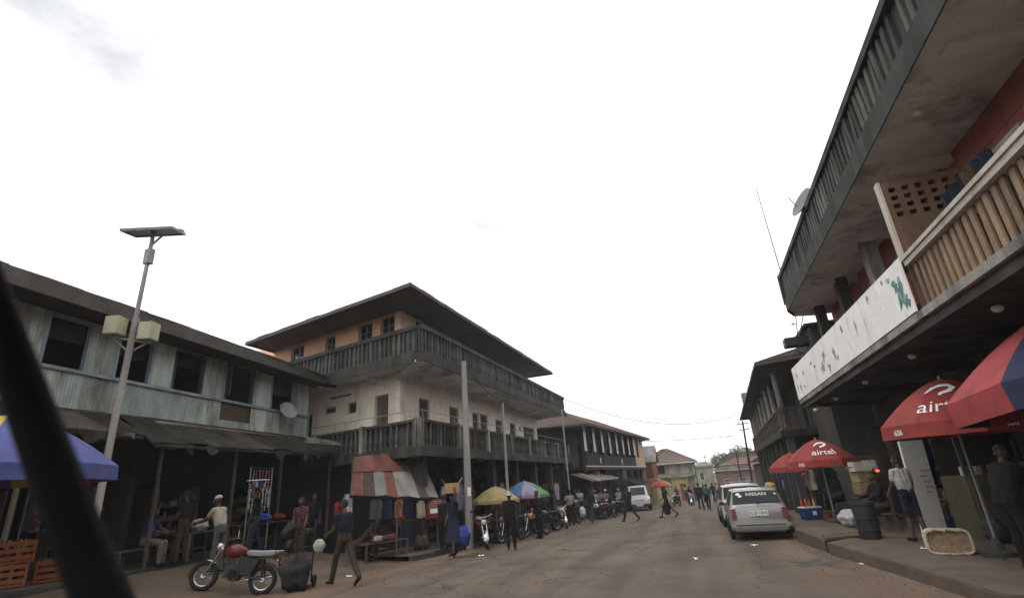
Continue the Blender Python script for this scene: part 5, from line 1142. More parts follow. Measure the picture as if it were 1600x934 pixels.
# ================================================================ motorcycles
m_chrome = pmat('chrome', (.42, .42, .42), .1, 5, .25, 0, metal=1)
m_tyre = MT['tyre_rubber']; m_blackp = pmat('black_plastic', (.02, .02, .021), .2, 5, .45, .05); m_engine = pmat('engine_alloy', (.05, .05, .05), .2, 6, .45, .1, metal=.6)
m_seat = pmat('black_seat_vinyl', (.018, .018, .019), .2, 6, .4, .1)
BIKE = {}
def bike_meshes():
    d = {}
    def fin(nm, mb, mat, smooth=True, bevel=0): d[nm] = mb.mesh(nm, mat, smooth, bevel)
    mb = MB(); mb.torus((0, 0, 0), .25, .052, nu=28, nv=8); fin('tyre', mb, m_tyre)
    mb = MB(); mb.torus((0, 0, 0), .2, .018, nu=24, nv=5); mb.lathe([(.045, -.07), (.05, 0), (.045, .07)], 10, m=Matrix.Rotation(R_(90), 3, 'Y')); fin('rim', mb, m_chrome)
    mb = MB()
    for k in range(18):
        a = 2*math.pi*k/18; mb.tube([(.03*(-1)**k, .04*math.cos(a), .04*math.sin(a)), (0, .2*math.cos(a+.3), .2*math.sin(a+.3))], .003, 3)
    fin('spokes', mb, m_chrome, False)
    # front fork: axle at y=.64 z=.3, head at y=.36,z=.92
    mb = MB()
    for s in (-1, 1): mb.tube([(.075*s, .64, .3), (.075*s, .50, .62), (.075*s, .37, .93)], [.024, .02, .018], 7)
    mb.box((0, .40, .86), (.2, .07, .05)); fin('fork', mb, m_chrome)
    mb = MB()
    def fen(u, v):
        a = R_(-15+140*u); q = .325; w = (v-.5)*.11; return (w, .64+q*math.cos(a), .3+(q-.4*abs(v-.5)**2*.25)*math.sin(a))
    mb.grid(fen, 10, 4); fin('front_fender', mb, m_chrome)
    mb = MB()
    def fen2(u, v):
        a = R_(20+130*u); q = .345; w = (v-.5)*.13; return (w, -.6+q*math.cos(a)*1.05, .3+(q-.4*abs(v-.5)**2*.25)*math.sin(a))
    mb.grid(fen2, 10, 4); fin('rear_fender', mb, m_blackp)
    mb = MB(); mb.tube([(0, .38, .92), (0, .36, .72), (0, .24, .34), (0, -.1, .27), (0, -.2, .45), (0, -.25, .68)], .022, 7); mb.tube([(0, .38, .85), (0, 0, .72), (0, -.3, .72), (0, -.8, .78)], .02, 7)
    for s in (-1, 1): mb.tube([(.09*s, -.6, .3), (.07*s, -.1, .36)], .018, 6); mb.tube([(.11*s, -.6, .34), (.1*s, -.5, .7)], .026, 8)
    fin('frame', mb, m_blackp)
    mb = MB()
    def tank(u, v):
        a = 2*math.pi*u; y = .33-.47*v; e = math.sin(math.pi*min(1, max(0, (v*.94+.03))))**.45
        w = .155*e*(1-.25*v); h = .135*e*(1-.15*v); return (w*math.cos(a)*abs(math.cos(a))**-.25 if abs(math.cos(a)) > 1e-3 else 0, y, .80+h*math.sin(a)+(.04 if math.sin(a) > 0 else 0)*e)
    mb.grid(tank, 14, 9, close_u=True); fin('fuel_tank', mb, [pmat('bike_red', (.13, .014, .018), .1, 4, .3, 0, coat=.3)])
    mb = MB(); mb.tube([(0, .08, .945), (0, .08, .965)], .035, 10); fin('fuel_cap', mb, m_chrome)
    mb = MB()
    def seat(u, v):
        a = 2*math.pi*u; y = -.10-.72*v; e = (1-abs(2*v-1)**6)**.5; w = (.10+.05*min(1, v*2.2))*e+.004; z0 = .80+.05*v-.02*math.sin(math.pi*v)
        ca, sa = math.cos(a), math.sin(a); f = lambda c: math.copysign(abs(c)**.5, c); return (w*f(ca), y, z0+.07*f(sa)*e)
    mb.grid(seat, 16, 10, close_u=True); fin('seat', mb, m_seat)
    mb = MB(); mb.box((0, .06, .42), (.24, .34, .26)); mb.box((0, -.22, .5), (.2, .26, .26)); mb.lathe([(.12, -.12), (.13, -.1), (.13, .1), (.12, .12)], 14, c=(0, .02, .36), m=Matrix.Rotation(R_(90), 3, 'Y'))
    for k in range(5): mb.box((0, .16+.012*k, .52+.032*k), (.17, .19, .012), (R_(-20), 0, 0))
    fin('engine', mb, m_engine, False, 0)
    mb = MB(); mb.tube([(.06, .2, .48), (.1, .27, .38), (.11, .18, .26), (.12, -.1, .25), (.13, -.35, .30), (.14, -.78, .38)], [.02, .02, .02, .022, .04, .038], 9); fin('exhaust', mb, m_chrome)
    mb = MB(); mb.lathe([(.03, -.08), (.07, -.05), (.085, .0), (.085, .02), (.06, .035)], 14, c=(0, .47, .88), m=Matrix.Rotation(R_(-90), 3, 'X')); fin('headlamp', mb, m_chrome)
    mb = MB(); mb.ell((0, .505, .88), (.075, .02, .075)); fin('headlamp_lens', mb, MT['lamp_lens'])
    mb = MB(); mb.tube([(-.36, .16, 1.06), (-.3, .25, 1.08), (-.12, .36, 1.03), (.12, .36, 1.03), (.3, .25, 1.08), (.36, .16, 1.06)], .014, 7)
    for s in (-1, 1): mb.tube([(.3*s, .25, 1.08), (.36*s, .3, 1.26)], .006, 4)
    fin('handlebar', mb, m_chrome)
    for s, nm in ((-1, 'grip_a'), (1, 'grip_b')): mb = MB(); mb.tube([(.31*s, .22, 1.075), (.37*s, .145, 1.06)], .02, 7); fin(nm, mb, m_blackp)
    mb = MB(); mb.ell((0, 0, 0), (.06, .012, .04)); fin('mirror', mb, m_blackp)
    mb = MB(); mb.ell((0, 0, 0), (.025, .035, .025)); fin('indicator', mb, pmat('amber_lens', (.55, .15, .02), .1, 5, .3, 0))
    mb = MB(); mb.tube([(0, -.72, .76), (0, -.84, .74), (0, -.89, .66), (0, -.9, .55)], [.05, .05, .04, .02], 7); mb.tube([(-.14, -.85, .7), (.14, -.85, .7)], .01, 5); fin('tail_piece', mb, m_blackp)
    mb = MB(); mb.box((0, -.92, .67), (.12, .06, .08)); fin('tail_light', mb, MT['red_lens'], False, .012)
    mb = MB(); mb.tube([(-.1, -.55, .86), (-.1, -.92, .9), (.1, -.92, .9), (.1, -.55, .86)], .01, 5); mb.tube([(-.1, -.75, .885), (.1, -.75, .885)], .008, 4); fin('rear_rack', mb, m_chrome)
    for s, nm in ((1, 'side_panel'),):
        mb = MB(); mb.prism([(.0, .46), (-.34, .42), (-.46, .68), (-.05, .74)], -.012, .012); me = mb
        me.v = [(z, x, y) for x, y, z in me.v]; fin(nm, me, [MT['bike_red']], False)
    mb = MB(); mb.tube([(-.08, .0, .27), (-.25, -.06, .02)], .012, 5); fin('stand', mb, m_blackp)
    mb = MB(); mb.tube([(-.22, .06, .3), (.22, .06, .3)], .014, 6); fin('footpeg', mb, m_blackp)
    return d
BM = bike_meshes()
def motorcycle(label, loc, rz, paint=None, seatm=None, lean=R_(6), group='motorcycles along the street', detail=True):
    t = thing('motorcycle', label, 'motorcycle', loc, group=group, rot=(0, lean, rz))
    t.rotation_mode = 'XYZ'
    mp_ = [paint] if paint else None
    for y in (.64, -.6):
        wo = inst('wheel', BM['tyre'], t, (0, y, .3), world=False); inst('rim', BM['rim'], wo, world=False)
        if detail: inst('spokes', BM['spokes'], wo, world=False)
    for nm in ('fork', 'front_fender', 'rear_fender', 'frame', 'engine', 'exhaust', 'handlebar', 'tail_piece', 'tail_light', 'rear_rack', 'stand', 'footpeg'): inst(nm, BM[nm], t, world=False)
    inst('grip', BM['grip_a'], t, world=False); inst('grip', BM['grip_b'], t, world=False)
    tk = inst('fuel_tank', BM['fuel_tank'], t, world=False, mats=mp_); inst('fuel_cap', BM['fuel_cap'], tk, world=False)
    inst('seat', BM['seat'], t, world=False, mats=[seatm] if seatm else None)
    h = inst('headlamp', BM['headlamp'], t, world=False); inst('lens', BM['headlamp_lens'], h, world=False)
    for s in (-1, 1):
        inst('mirror', BM['mirror'], t, (.37*s, .3, 1.28), world=False); inst('indicator', BM['indicator'], t, (.16*s, .46, .86), world=False); inst('indicator', BM['indicator'], t, (.14*s, -.85, .7), world=False)
        inst('side_panel', BM['side_panel'], t, (.12*s, 0, 0), world=False, mats=[m_blackp])
    return t
def ph(nm, c): return pmat(nm, c, .1, 4, .3, 0, coat=.3)
m_plastic_cover = pmat('clear_grey_seat_cover', (.20, .205, .21), .15, 6, .25, .2, spec=.5)
_b = motorcycle('red motorcycle with grey covered seat and chrome front fender, nearest on the left', (-10.15, 9.75, hground(-10.1, 9.7)+.05), R_(118), None, m_plastic_cover)
_fx, _fy = -math.sin(R_(118)), math.cos(R_(118)); _b.rotation_euler[0] = math.atan((hground(-10.15+.64*_fx, 9.75+.64*_fy)-hground(-10.15-.6*_fx, 9.75-.6*_fy))/1.24); _b.location[2] = hground(-10.15, 9.75)+.0
motorcycle('black motorcycle facing the camera below the pale yellow umbrella', (-7.75, 18.5, zr(18.5)+.0), R_(205), ph('bike_black', (.02, .02, .025)))
motorcycle('dark red motorcycle parked behind the man in the white cap', (-7.55, 20.6, zr(20.6)), R_(160))
motorcycle('white and red motorcycle under the green and blue umbrella', (-7.3, 23.0, zr(23)), R_(150), ph('bike_pink', (.5, .2, .18)))
motorcycle('silver motorcycle parked nearest the striped shirt man', (-7.25, 27.6, zr(27.6)), R_(205), ph('bike_silver', (.5, .5, .5)))
motorcycle('motorcycle with pale tank parked between pedestrians before the jeep', (-6.6, 33.6, zr(33.6)), R_(150), ph('bike_silver', (.5, .5, .5)))
motorcycle('dark red motorcycle parked behind the pale tank motorcycle', (-6.3, 35.4, zr(35.4)), R_(150))
motorcycle('far motorcycle ridden towards the camera in mid street', (-1.72, 51.2, zr(51.2)), R_(185), ph('bike_black', (.02, .02, .025)), lean=0)
motorcycle('far dark blue motorcycle parked right of the white jeep', (-2.9, 50.6, zr(50.6)), R_(160), ph('bike_blue', (.04, .06, .2)))
motorcycle('black motorcycle parked behind the man in striped shirt', (-7.6, 30.6, zr(30.6)), R_(150), ph('bike_black', (.02, .02, .025)))
motorcycle('dark blue motorcycle parked right of the green and blue umbrella', (-7.45, 25.2, zr(25.2)), R_(145), ph('bike_blue', (.04, .06, .2)))
motorcycle('black motorcycle parked furthest along before the white jeep', (-6.2, 39.0, zr(39)), R_(150), ph('bike_black', (.02, .02, .025)))
# ================================================================ people
import numpy as np
SKIN = [pmat('skin_a', (.055, .032, .022), .12, 6, .55, .03), pmat('skin_b', (.085, .05, .034), .12, 6, .55, .03)]
m_hair = pmat('black_hair', (.012, .011, .010), .2, 30, .8, .3, fine=120)
m_eye = pmat('eye_white', (.5, .48, .44), .05, 5, .4, 0)
CL = {}
def cc(name):
    T = dict(navy=(.02, .026, .05), black=(.016, .016, .018), olive=(.085, .07, .045), white=(.52, .51, .49), cream=(.50, .45, .36), grey=(.16, .165, .17), blue=(.035, .055, .20), dblue=(.03, .04, .09), red=(.33, .035, .03), orange=(.55, .17, .03), pink=(.46, .23, .22), green=(.05, .12, .08), brown=(.10, .06, .04), sky=(.25, .33, .45), khaki=(.24, .2, .14), maroon=(.14, .03, .03), yellow=(.5, .36, .08), lilac=(.3, .27, .4))
    if name == 'stripe':
        if 'stripe' not in CL:
            m = pmat('striped_shirt_cloth', (.36, .28, .22), .1, 4, .9, .1); t = m.node_tree
            wv = t.nodes.new('ShaderNodeTexWave'); wv.inputs['Scale'].default_value = 9; tc_ = t.nodes.new('ShaderNodeTexCoord'); t.links.new(tc_.outputs['Object'], wv.inputs[0])
            mx = t.nodes.new('ShaderNodeMix'); mx.data_type = 'RGBA'; t.links.new(wv.outputs['Fac'], mx.inputs[0]); mx.inputs[6].default_value = (.42, .36, .30, 1); mx.inputs[7].default_value = (.12, .07, .06, 1)
            t.links.new(mx.outputs[2], t.nodes['Principled BSDF'].inputs['Base Color']); CL['stripe'] = m
        return CL['stripe']
    dark = name in ('black', 'navy', 'dblue'); T[name] = tuple(x*(.5 if name not in ('white', 'cream') else .7) for x in T[name])
    if name in ('sky', 'pink', 'lilac', 'maroon', 'orange', 'green', 'khaki') and name not in CL:
        m = pmat('cloth_'+name, T[name], .18, 5, .92, .9, None, coords='obj', fine=14); t = m.node_tree; b = t.nodes['Principled BSDF']; src = b.inputs['Base Color'].links[0].from_socket
        tc_ = t.nodes.new('ShaderNodeTexCoord'); vo = t.nodes.new('ShaderNodeTexVoronoi'); vo.inputs['Scale'].default_value = 15; t.links.new(tc_.outputs['Object'], vo.inputs['Vector'])
        mr = t.nodes.new('ShaderNodeMapRange'); mr.inputs[1].default_value = .28; mr.inputs[2].default_value = .34; t.links.new(vo.outputs['Distance'], mr.inputs[0])
        mx = t.nodes.new('ShaderNodeMix'); mx.data_type = 'RGBA'; t.links.new(mr.outputs[0], mx.inputs[0]); mx.inputs[6].default_value = (*[min(.5, x*1.6+.06) for x in T[name]][::-1], 1); t.links.new(src, mx.inputs[7]); t.links.new(mx.outputs[2], b.inputs['Base Color']); CL[name] = m
    if name in CL: return CL[name]
    return pmat('cloth_'+name, T[name], .18, 5, .92, .9, tuple(x*.55 for x in T[name]), 6, .35, coords='obj', fine=14)
def rot_x(v, a):     # pitch: positive swings towards +y (forward)
    c, s = math.cos(a), math.sin(a); return Vector((v.x, v.y*c-v.z*s, v.y*s+v.z*c))
POSES = {
    'stand': dict(),
    'stand2': dict(legL=(.06, .05), legR=(-.08, .05), armL=(.25, .5, .12), armR=(.1, .25, .1), head=(.1, .2)),
    'hips': dict(armL=(.1, 1.1, .55), armR=(.1, .3, .1), legL=(.1, .15), legR=(-.05, .02)),
    'walk': dict(legL=(.42, .18), legR=(-.38, .32), armL=(-.35, .25, .12), armR=(.35, .45, .12), lean=.07),
    'walk_bag': dict(legL=(.38, .12), legR=(-.42, .25), armL=(.25, .9, .15), armR=(.15, .35, .18), lean=.08),
    'stride': dict(legL=(.5, .15), legR=(-.5, .35), armL=(-.4, .5, .15), armR=(.45, .6, .15), lean=.12),
    'sit': dict(legL=(1.45, 1.45), legR=(1.4, 1.4), armL=(.7, .6, .1), armR=(.6, .8, .1), lean=.15, sit=1),
    'crouch': dict(legL=(1.75, 2.2), legR=(1.6, 2.1), armL=(1.0, .6, .1), armR=(.8, .9, .1), lean=.65, sit=1),
    'bend': dict(legL=(.15, .2), legR=(.05, .15), armL=(1.2, .3, .1), armR=(1.1, .5, .1), lean=1.15),
    'carry': dict(armL=(2.2, .95, .35), armR=(.1, .3, .12), legL=(.25, .1), legR=(-.22, .15)),
    'ride': dict(legL=(1.15, 1.25), legR=(1.15, 1.25), spread=.22, armL=(1.0, .45, .18), armR=(1.0, .45, .18), lean=.12, sit=1),
    'work': dict(armL=(.75, .7, .1), armR=(.85, .8, .1), lean=.25, head=(.35, 0), legL=(.1, .1), legR=(-.05, .05)),
}
_pm = {}
def body_mesh(pose, female=False, skirt=False, longs=False, voxel=.02, shorts=False, cap_sleeve=False, fat=1.0):
    key = (pose, female, skirt, longs, voxel, shorts, fat)
    if key in _pm: return _pm[key]
    P = POSES[pose]; g = lambda k, d: P.get(k, d)
    lean = g('lean', .03); hd = g('head', (.05, 0)); spread = g('spread', .03)
    prim = []          # (p0, r0, p1, r1, region)
    def seg(p0, r0, p1, r1, reg): prim.append((Vector(p0), r0, Vector(p1), r1, reg))
    pel = Vector((0, 0, .93)); sp = lambda h, y=0: pel+rot_x(Vector((0, y, h)), -lean)
    f = fat
    # torso (shirt region 1), seat (trousers region 2)
    for sx in (-1, 1):
        seg(pel+Vector((.065*sx, 0, -.04)), .115*f, pel+Vector((.06*sx, 0, .06)), .108*f, 2)
        seg(sp(.1)+Vector((.055*sx, 0, 0)), .105*f, sp(.3)+Vector((.08*sx, 0, 0)), .112*f, 1)
        seg(sp(.3)+Vector((.08*sx, 0, 0)), .112*f, sp(.46)+Vector((.10*sx, 0, 0)), .085*f, 1)
    seg(sp(.08), .104*f, sp(.3, .0), .118*f, 1); seg(sp(.3, .0), .118*f, sp(.45), .092*f, 1)
    sw = .175 if not female else .16
    seg(sp(.48)+Vector((-sw*.75, 0, 0)), .068, sp(.48)+Vector((sw*.75, 0, 0)), .068, 1)
    seg(sp(.48), .062, sp(.60), .052, 0)
    hc = sp(.60)+Vector((0, .025, .09))
    hp = lambda v: hc+rot_x(Vector(v), -hd[0])
    seg(hp((0, -.012, .03)), .088, hp((0, -.012, .052)), .086, 0); seg(hp((0, .03, -.03)), .068, hp((0, .035, .02)), .07, 0)
    seg(hp((0, .05, -.075)), .038, hp((0, .055, -.05)), .045, 0); seg(hp((0, .092, .015)), .013, hp((0, .112, -.018)), .019, 0)
    seg(hp((-.03, .078, .04)), .02, hp((.03, .078, .04)), .02, 0); seg(hp((-.02, .092, -.05)), .014, hp((.02, .092, -.05)), .014, 0)
    for sx in (-1, 1): seg(hp((.085*sx, -.01, .015)), .017, hp((.09*sx, -.02, -.015)), .014, 0)
    feet = []
    for sx, nm in ((-1, 'L'), (1, 'R')):
        th, kn = g('leg'+nm, (.03 if sx < 0 else -.02, .04))
        h0 = pel+Vector((.09*sx, 0, -.03)); d1_ = rot_x(Vector((spread*sx, 0, -1)).normalized(), th); k0 = h0+d1_*.43
        d2_ = rot_x(Vector((spread*sx*.3, 0, -1)).normalized(), th-kn); a0 = k0+d2_*.43
        lr = 2 if not skirt else 0
        seg(h0, .092*f, h0.lerp(k0, .75), .072*f, 2); seg(h0.lerp(k0, .75), .072*f, k0, .062, 2 if not (skirt) else 2)
        low = 0 if (shorts or skirt) else 2
        lo_r = 0 if low == 0 else .012
        seg(k0, .058+lo_r, k0.lerp(a0, .35), .056+lo_r, low); seg(k0.lerp(a0, .35), .056+lo_r, a0, .038+lo_r*1.8, low)
        fd = Vector((.04*sx, 1, 0)).normalized() if not P.get('sit') else Vector((.08*sx, 1, -.05)).normalized()
        if th-kn < -.35 and not P.get('sit'): fd = Vector((.03*sx, .75, -.6)).normalized()
        seg(a0+Vector((0, -.035, -.045)), .042, a0+fd*.08+Vector((0, 0, -.05)), .04, 3); seg(a0+fd*.08+Vector((0, 0, -.05)), .04, a0+fd*.19+Vector((0, 0, -.065)), .03, 3)
        feet.append(min((a0+fd*.19).z-.065-.03, a0.z-.045-.042))
        sh, el, ab = g('arm'+nm, (.05, .2, .1))
        s0 = sp(.475)+Vector((sw*1.02*sx, 0, 0)); u_ = rot_x(Vector((math.sin(ab)*sx, 0, -math.cos(ab))), sh-lean*.3); e0 = s0+u_*.285
        fa = rot_x(Vector((math.sin(ab*.3)*sx, 0, -math.cos(ab*.3))), sh+el-lean*.3); w0 = e0+fa*.25
        seg(s0, .064, s0.lerp(e0, .55), .058, 1); seg(s0.lerp(e0, .55), .052 if not longs else .056, e0, .044 if not longs else .05, 1 if longs else 0)
        seg(e0, .043 if not longs else .05, e0.lerp(w0, .4), .042 if not longs else .046, 1 if longs else 0); seg(e0.lerp(w0, .4), .04 if not longs else .045, w0, .028 if not longs else .036, 1 if longs else 0)
        side = Vector((1, 0, 0))*(-sx); pd_ = fa; ac = pd_.cross(side).normalized(); side = ac.cross(pd_).normalized()
        seg(w0+pd_*.01, .028, w0+pd_*.075+ac*.018, .024, 0); seg(w0+pd_*.03, .026, w0+pd_*.075-ac*.018, .024, 0)
        for q in range(4):
            o_ = ac*(.031-.0205*q); ln = (.036, .042, .04, .031)[q]; b0 = w0+pd_*.09+o_; b1 = b0+pd_*ln+side*.010; b2_ = b1+pd_*ln*.6+side*.026
            seg(b0, .0095, b1, .009, 0); seg(b1, .009, b2_, .0078, 0)
        t0 = w0+pd_*.035+ac*.03; t1 = t0+pd_*.03+ac*.026+side*.012; seg(t0, .012, t1, .0105, 0); seg(t1, .0105, t1+pd_*.032+side*.01+ac*.004, .009, 0)
        prim_end = (w0, fa)
        P.setdefault('_hand', {})[nm] = w0+pd_*.09
    if skirt:
        kl = .52
        for q in range(5):
            t = q/4; ctr = pel+Vector((0, .02*t, .02-kl*t))
            for sx in (-1, 1): seg(ctr+Vector((.05*sx*(1+t), 0, 0)), .12+.035*t, ctr+Vector((.06*sx*(1+t), 0, -kl/5)), .125+.035*t, 2)
    zmin = min(feet); off = Vector((0, 0, -zmin))
    mb = MB()
    for p0, r0, p1, r1, reg in prim:
        a, b = p0+off, p1+off; d = (b-a); L_ = max(d.length, 1e-3); d = d/L_
        pts = [a-d*r0*.98, a-d*r0*.8, a-d*r0*.45, a, b, b+d*r1*.45, b+d*r1*.8, b+d*r1*.98]; rs = [r0*.2, r0*.6, r0*.89, r0, r1, r1*.89, r1*.6, r1*.2]
        mb.tube(pts, rs, 10)
    me = bpy.data.meshes.new('body'); me.from_pydata(mb.v, [], mb.f)
    o = bpy.data.objects.new('tmp', me); col.objects.link(o)
    rm_ = o.modifiers.new('r', 'REMESH'); rm_.mode = 'VOXEL'; rm_.voxel_size = voxel; rm_.use_smooth_shade = True
    sm_ = o.modifiers.new('s', 'SMOOTH'); sm_.factor = .4; sm_.iterations = 1 if voxel < .012 else 2
    dg = bpy.context.evaluated_depsgraph_get(); res = bpy.data.meshes.new_from_object(o.evaluated_get(dg)); bpy.data.objects.remove(o)
    res.name = 'body'
    n = len(res.polygons); ce = np.empty(n*3); res.polygons.foreach_get('center', ce); ce = ce.reshape(-1, 3)
    best = np.full(n, 1e9); reg_ = np.zeros(n, int)
    for p0, r0, p1, r1, reg in prim:
        a = np.array(p0+off); b = np.array(p1+off); ab_ = b-a; t = np.clip(((ce-a) @ ab_)/max(ab_ @ ab_, 1e-9), 0, 1)
        dd_ = np.linalg.norm(ce-(a+t[:, None]*ab_), axis=1)-(r0+(r1-r0)*t)
        k = dd_ < best-(.004 if reg == 0 else 0); best[k] = dd_[k]; reg_[k] = reg
    for _ in range(4): res.materials.append(SKIN[0])
    res.polygons.foreach_set('material_index', reg_.astype(np.int32)); res.polygons.foreach_set('use_smooth', [True]*n); res.update()
    info = dict(me=res, head=hc+off, hp=lambda v: hp(v)+off, hand={k: v+off for k, v in P['_hand'].items()}, top=(hc+off).z+.14, pelvis=pel+off)
    _pm[key] = info; return info
def hair_mesh(kind):
    mb = MB()
    if kind == 'short':
        mb.grid(lambda u, v: (.094*math.sin(v*1.55)*math.cos(2*math.pi*u), -.016+.100*math.sin(v*1.55)*math.sin(2*math.pi*u), .046+.098*math.cos(v*1.55)-(.02 if math.sin(2*math.pi*u) < 0 else -.03)*v*v), 18, 6, close_u=True)
        return mb.mesh('hair', m_hair, True)
    if kind == 'cap':
        mb.grid(lambda u, v: (.098*math.sin(.05+v*1.5)*math.cos(2*math.pi*u), -.012+.106*math.sin(.05+v*1.5)*math.sin(2*math.pi*u), .05+.10*math.cos(.05+v*1.5)), 18, 6, close_u=True)
        mb.grid(lambda u, v: ((u-.5)*.17*(1-.3*v*v), .08+.095*v*(1-(2*u-1)**2*.35), .065-.025*v-.02*(2*u-1)**2), 8, 4); mb.grid(lambda u, v: ((u-.5)*.17*(1-.3*v*v), .08+.095*v*(1-(2*u-1)**2*.35), .058-.025*v-.02*(2*u-1)**2), 8, 4)
        return mb.mesh('cap', m_hair, True)
    if kind == 'wrap':
        mb.ell((0, -.02, .075), (.11, .12, .085), None, 16, 8); mb.ell((0, -.11, .05), (.06, .05, .05)); return mb.mesh('head_wrap', m_hair, True)
HAIR = {k: hair_mesh(k) for k in ('short', 'cap', 'wrap')}
eye_me = MB(); eye_me.ell((0, 0, 0), .0125, None, 8, 6); eye_me = eye_me.mesh('eye', m_eye, True)
NP = [0]
def person(label, loc, rz, pose, shirt, legs, hat=None, hatc=None, scale=1.0, group='people along the street', shoes='black', **kw):
    NP[0] += 1
    inf = body_mesh(pose, **kw); t = thing('person', label, 'person', loc, rz, group, scale=scale)
    inst('body', inf['me'], t, world=False, mats=[SKIN[NP[0] % 2], cc(shirt), cc(legs), cc(shoes)])
    hd_ = inf['head']; tilt = POSES[pose].get('head', (.05, 0))[0]
    inst({'cap': 'cap', 'wrap': 'head_wrap'}.get(hat, 'hair'), HAIR[hat or 'short'], t, hd_, world=False, rot=(-tilt, 0, 0), mats=[cc(hatc)] if hatc else None)
    if kw.get('voxel', .02) < .014:
        for sx in (-1, 1): inst('eye', eye_me, t, inf['hp']((.032*sx, .082, .018)), world=False)
    t['_top'] = 0; del t['_top']
    return t, inf
def gz_(x, y): return hground(x, y)
L_ = lambda x, y, dz=0: (x, y, hground(x, y)+dz)
# --- left pavement and road
person('man in dark shirt and olive trousers striding left with a bag, nearest pedestrian', L_(-8.15, 10.95), R_(70), 'walk_bag', 'navy', 'olive', scale=1.02, longs=False, voxel=.0095)
person('man in cream jacket and white cap standing behind the red motorcycle', L_(-11.5, 10.55), R_(95), 'work', 'cream', 'grey', 'cap', 'white', .98, longs=False, voxel=.012)
p_b, i_b = person('dark figure carrying a basin on the head at the shop front', L_(-12.0, 12.15, .02), R_(150), 'carry', 'black', 'dblue', scale=.95, voxel=.016)
person('seated person in blue shirt under the long dark awning', (-13.35, 10.05, .58), R_(-60), 'sit', 'blue', 'khaki', scale=.95, voxel=.016)
person('person in red top standing at the stall behind the hand cart', L_(-11.2, 13.0, .0), R_(200), 'stand2', 'maroon', 'brown', scale=.93, voxel=.016)
person('dark shirted person standing in the shop doorway behind the cream jacket man', (-13.9, 11.6, .58), R_(-70), 'stand', 'navy', 'black', scale=.95)
person('person in orange shirt standing in the shade of the lean-to', L_(-9.95, 16.1, .02), R_(-40), 'work', 'orange', 'black', scale=.85, voxel=.016)
person('person in grey shirt bending over goods under the lean-to', L_(-10.35, 15.5), R_(-20), 'work', 'grey', 'brown', scale=.85)
person('person in brown top crouched at the front of the lean-to', L_(-10.3, 14.6), R_(-60), 'crouch', 'brown', 'maroon', scale=.95)
person('person in pale pink top behind the lean-to posts', L_(-9.6, 17.2, .14), R_(-70), 'stand2', 'pink', 'dblue', scale=.9)
person('woman in dark blue wrapper carrying a carton on her head with a blue bag', L_(-7.62, 15.6), R_(165), 'carry', 'navy', 'dblue', 'wrap', 'navy', .98, female=True, skirt=True, voxel=.014)
person('man in long dark clothes and white cap walking before the motorcycles', L_(-6.5, 17.65), R_(200), 'stand2', 'black', 'black', 'cap', 'white', 1.0, longs=True, voxel=.014)
person('man in dark clothes standing right of the green and blue umbrella', L_(-6.75, 21.7), R_(150), 'stand', 'navy', 'black', scale=1.0, longs=True)
person('man in striped shirt standing at the kerb seen from behind', L_(-7.25, 29.2), R_(10), 'hips', 'stripe', 'black', scale=1.0)
person('person in white shirt and green trousers bending over beside the striped shirt man', L_(-7.6, 32.2, .0), R_(30), 'bend', 'sky', 'green', scale=1.0)
person('man in dark blue shirt walking at the kerb beyond the striped shirt man', L_(-6.4, 30.6), R_(170), 'walk', 'dblue', 'olive', scale=1.0)
person('man all in black walking alone across mid street', L_(-4.35, 30.8), R_(60), 'stride', 'black', 'black', scale=.98, longs=True)
person('person in dark dress striding left across the street, bare legs', L_(-2.5, 33.3), R_(75), 'stride', 'black', 'black', scale=.98, female=True, skirt=True)
person('left of two dark clothed people walking away beside the parked cars', L_(-.72, 40.2), R_(5), 'walk', 'dblue', 'black', scale=1.0, longs=True)
person('right, in dark green, of two dark clothed people walking away beside the parked cars', L_(-.22, 41.2), R_(-5), 'stride', 'green', 'black', scale=.98, longs=True)
rd, _ = person('rider in black sitting on the far motorcycle in mid street', (-1.72, 51.02, zr(51)+.38-.31), R_(185), 'ride', 'black', 'black', scale=1.0, longs=True)
dpp = [('white shirted person in front of the gallery house doorway', -7.2, 37.6, 'white', 'blue', 'stand'), ('person in pale blue shirt beside the white shirted one', -6.95, 39.2, 'sky', 'black', 'stand2'), ('person in pink shirt near the pale tank motorcycle', -6.55, 36.2, 'pink', 'black', 'hips'),
       ('person in red shirt at the gallery house awning', -7.3, 35.6, 'red', 'dblue', 'stand2'), ('person in grey shirt under the flat pale awning', -7.6, 41.2, 'grey', 'black', 'stand'), ('person in white walking past the gallery house pillars', -6.7, 42.6, 'white', 'khaki', 'walk'),
       ('person in dark blue shirt nearest the white jeep', -6.2, 44.6, 'dblue', 'black', 'stand'), ('person in lilac shirt at the end of the balcony house', -7.9, 34.2, 'lilac', 'black', 'stand2')]
for i, (lb, x, y, s, l, ps) in enumerate(dpp): person(lb, L_(x, y, .1 if x < -7.4 else 0), R_(140+40*i), ps, s, l, 'cap' if i in (2, 5) else None, 'white' if i in (2, 5) else None, .97)
bpp = [('seated trader in yellow shirt under the pale yellow umbrella', -8.6, 20.6, 'yellow', 'black', 'sit', -.12), ('trader in blue shirt under the green and blue umbrella', -8.7, 24.0, 'blue', 'brown', 'stand2', .13), ('trader in red shirt standing behind the motorcycles', -8.8, 26.6, 'red', 'black', 'hips', .13),
       ('person in khaki standing by the balcony house pillar', -9.2, 29.0, 'khaki', 'black', 'stand', .13), ('person in white shirt inside the balcony house shop', -10.0, 22.2, 'white', 'black', 'stand', .13), ('woman in maroon dress among the parked motorcycles', -8.5, 22.0, 'maroon', 'maroon', 'stand', .13)]
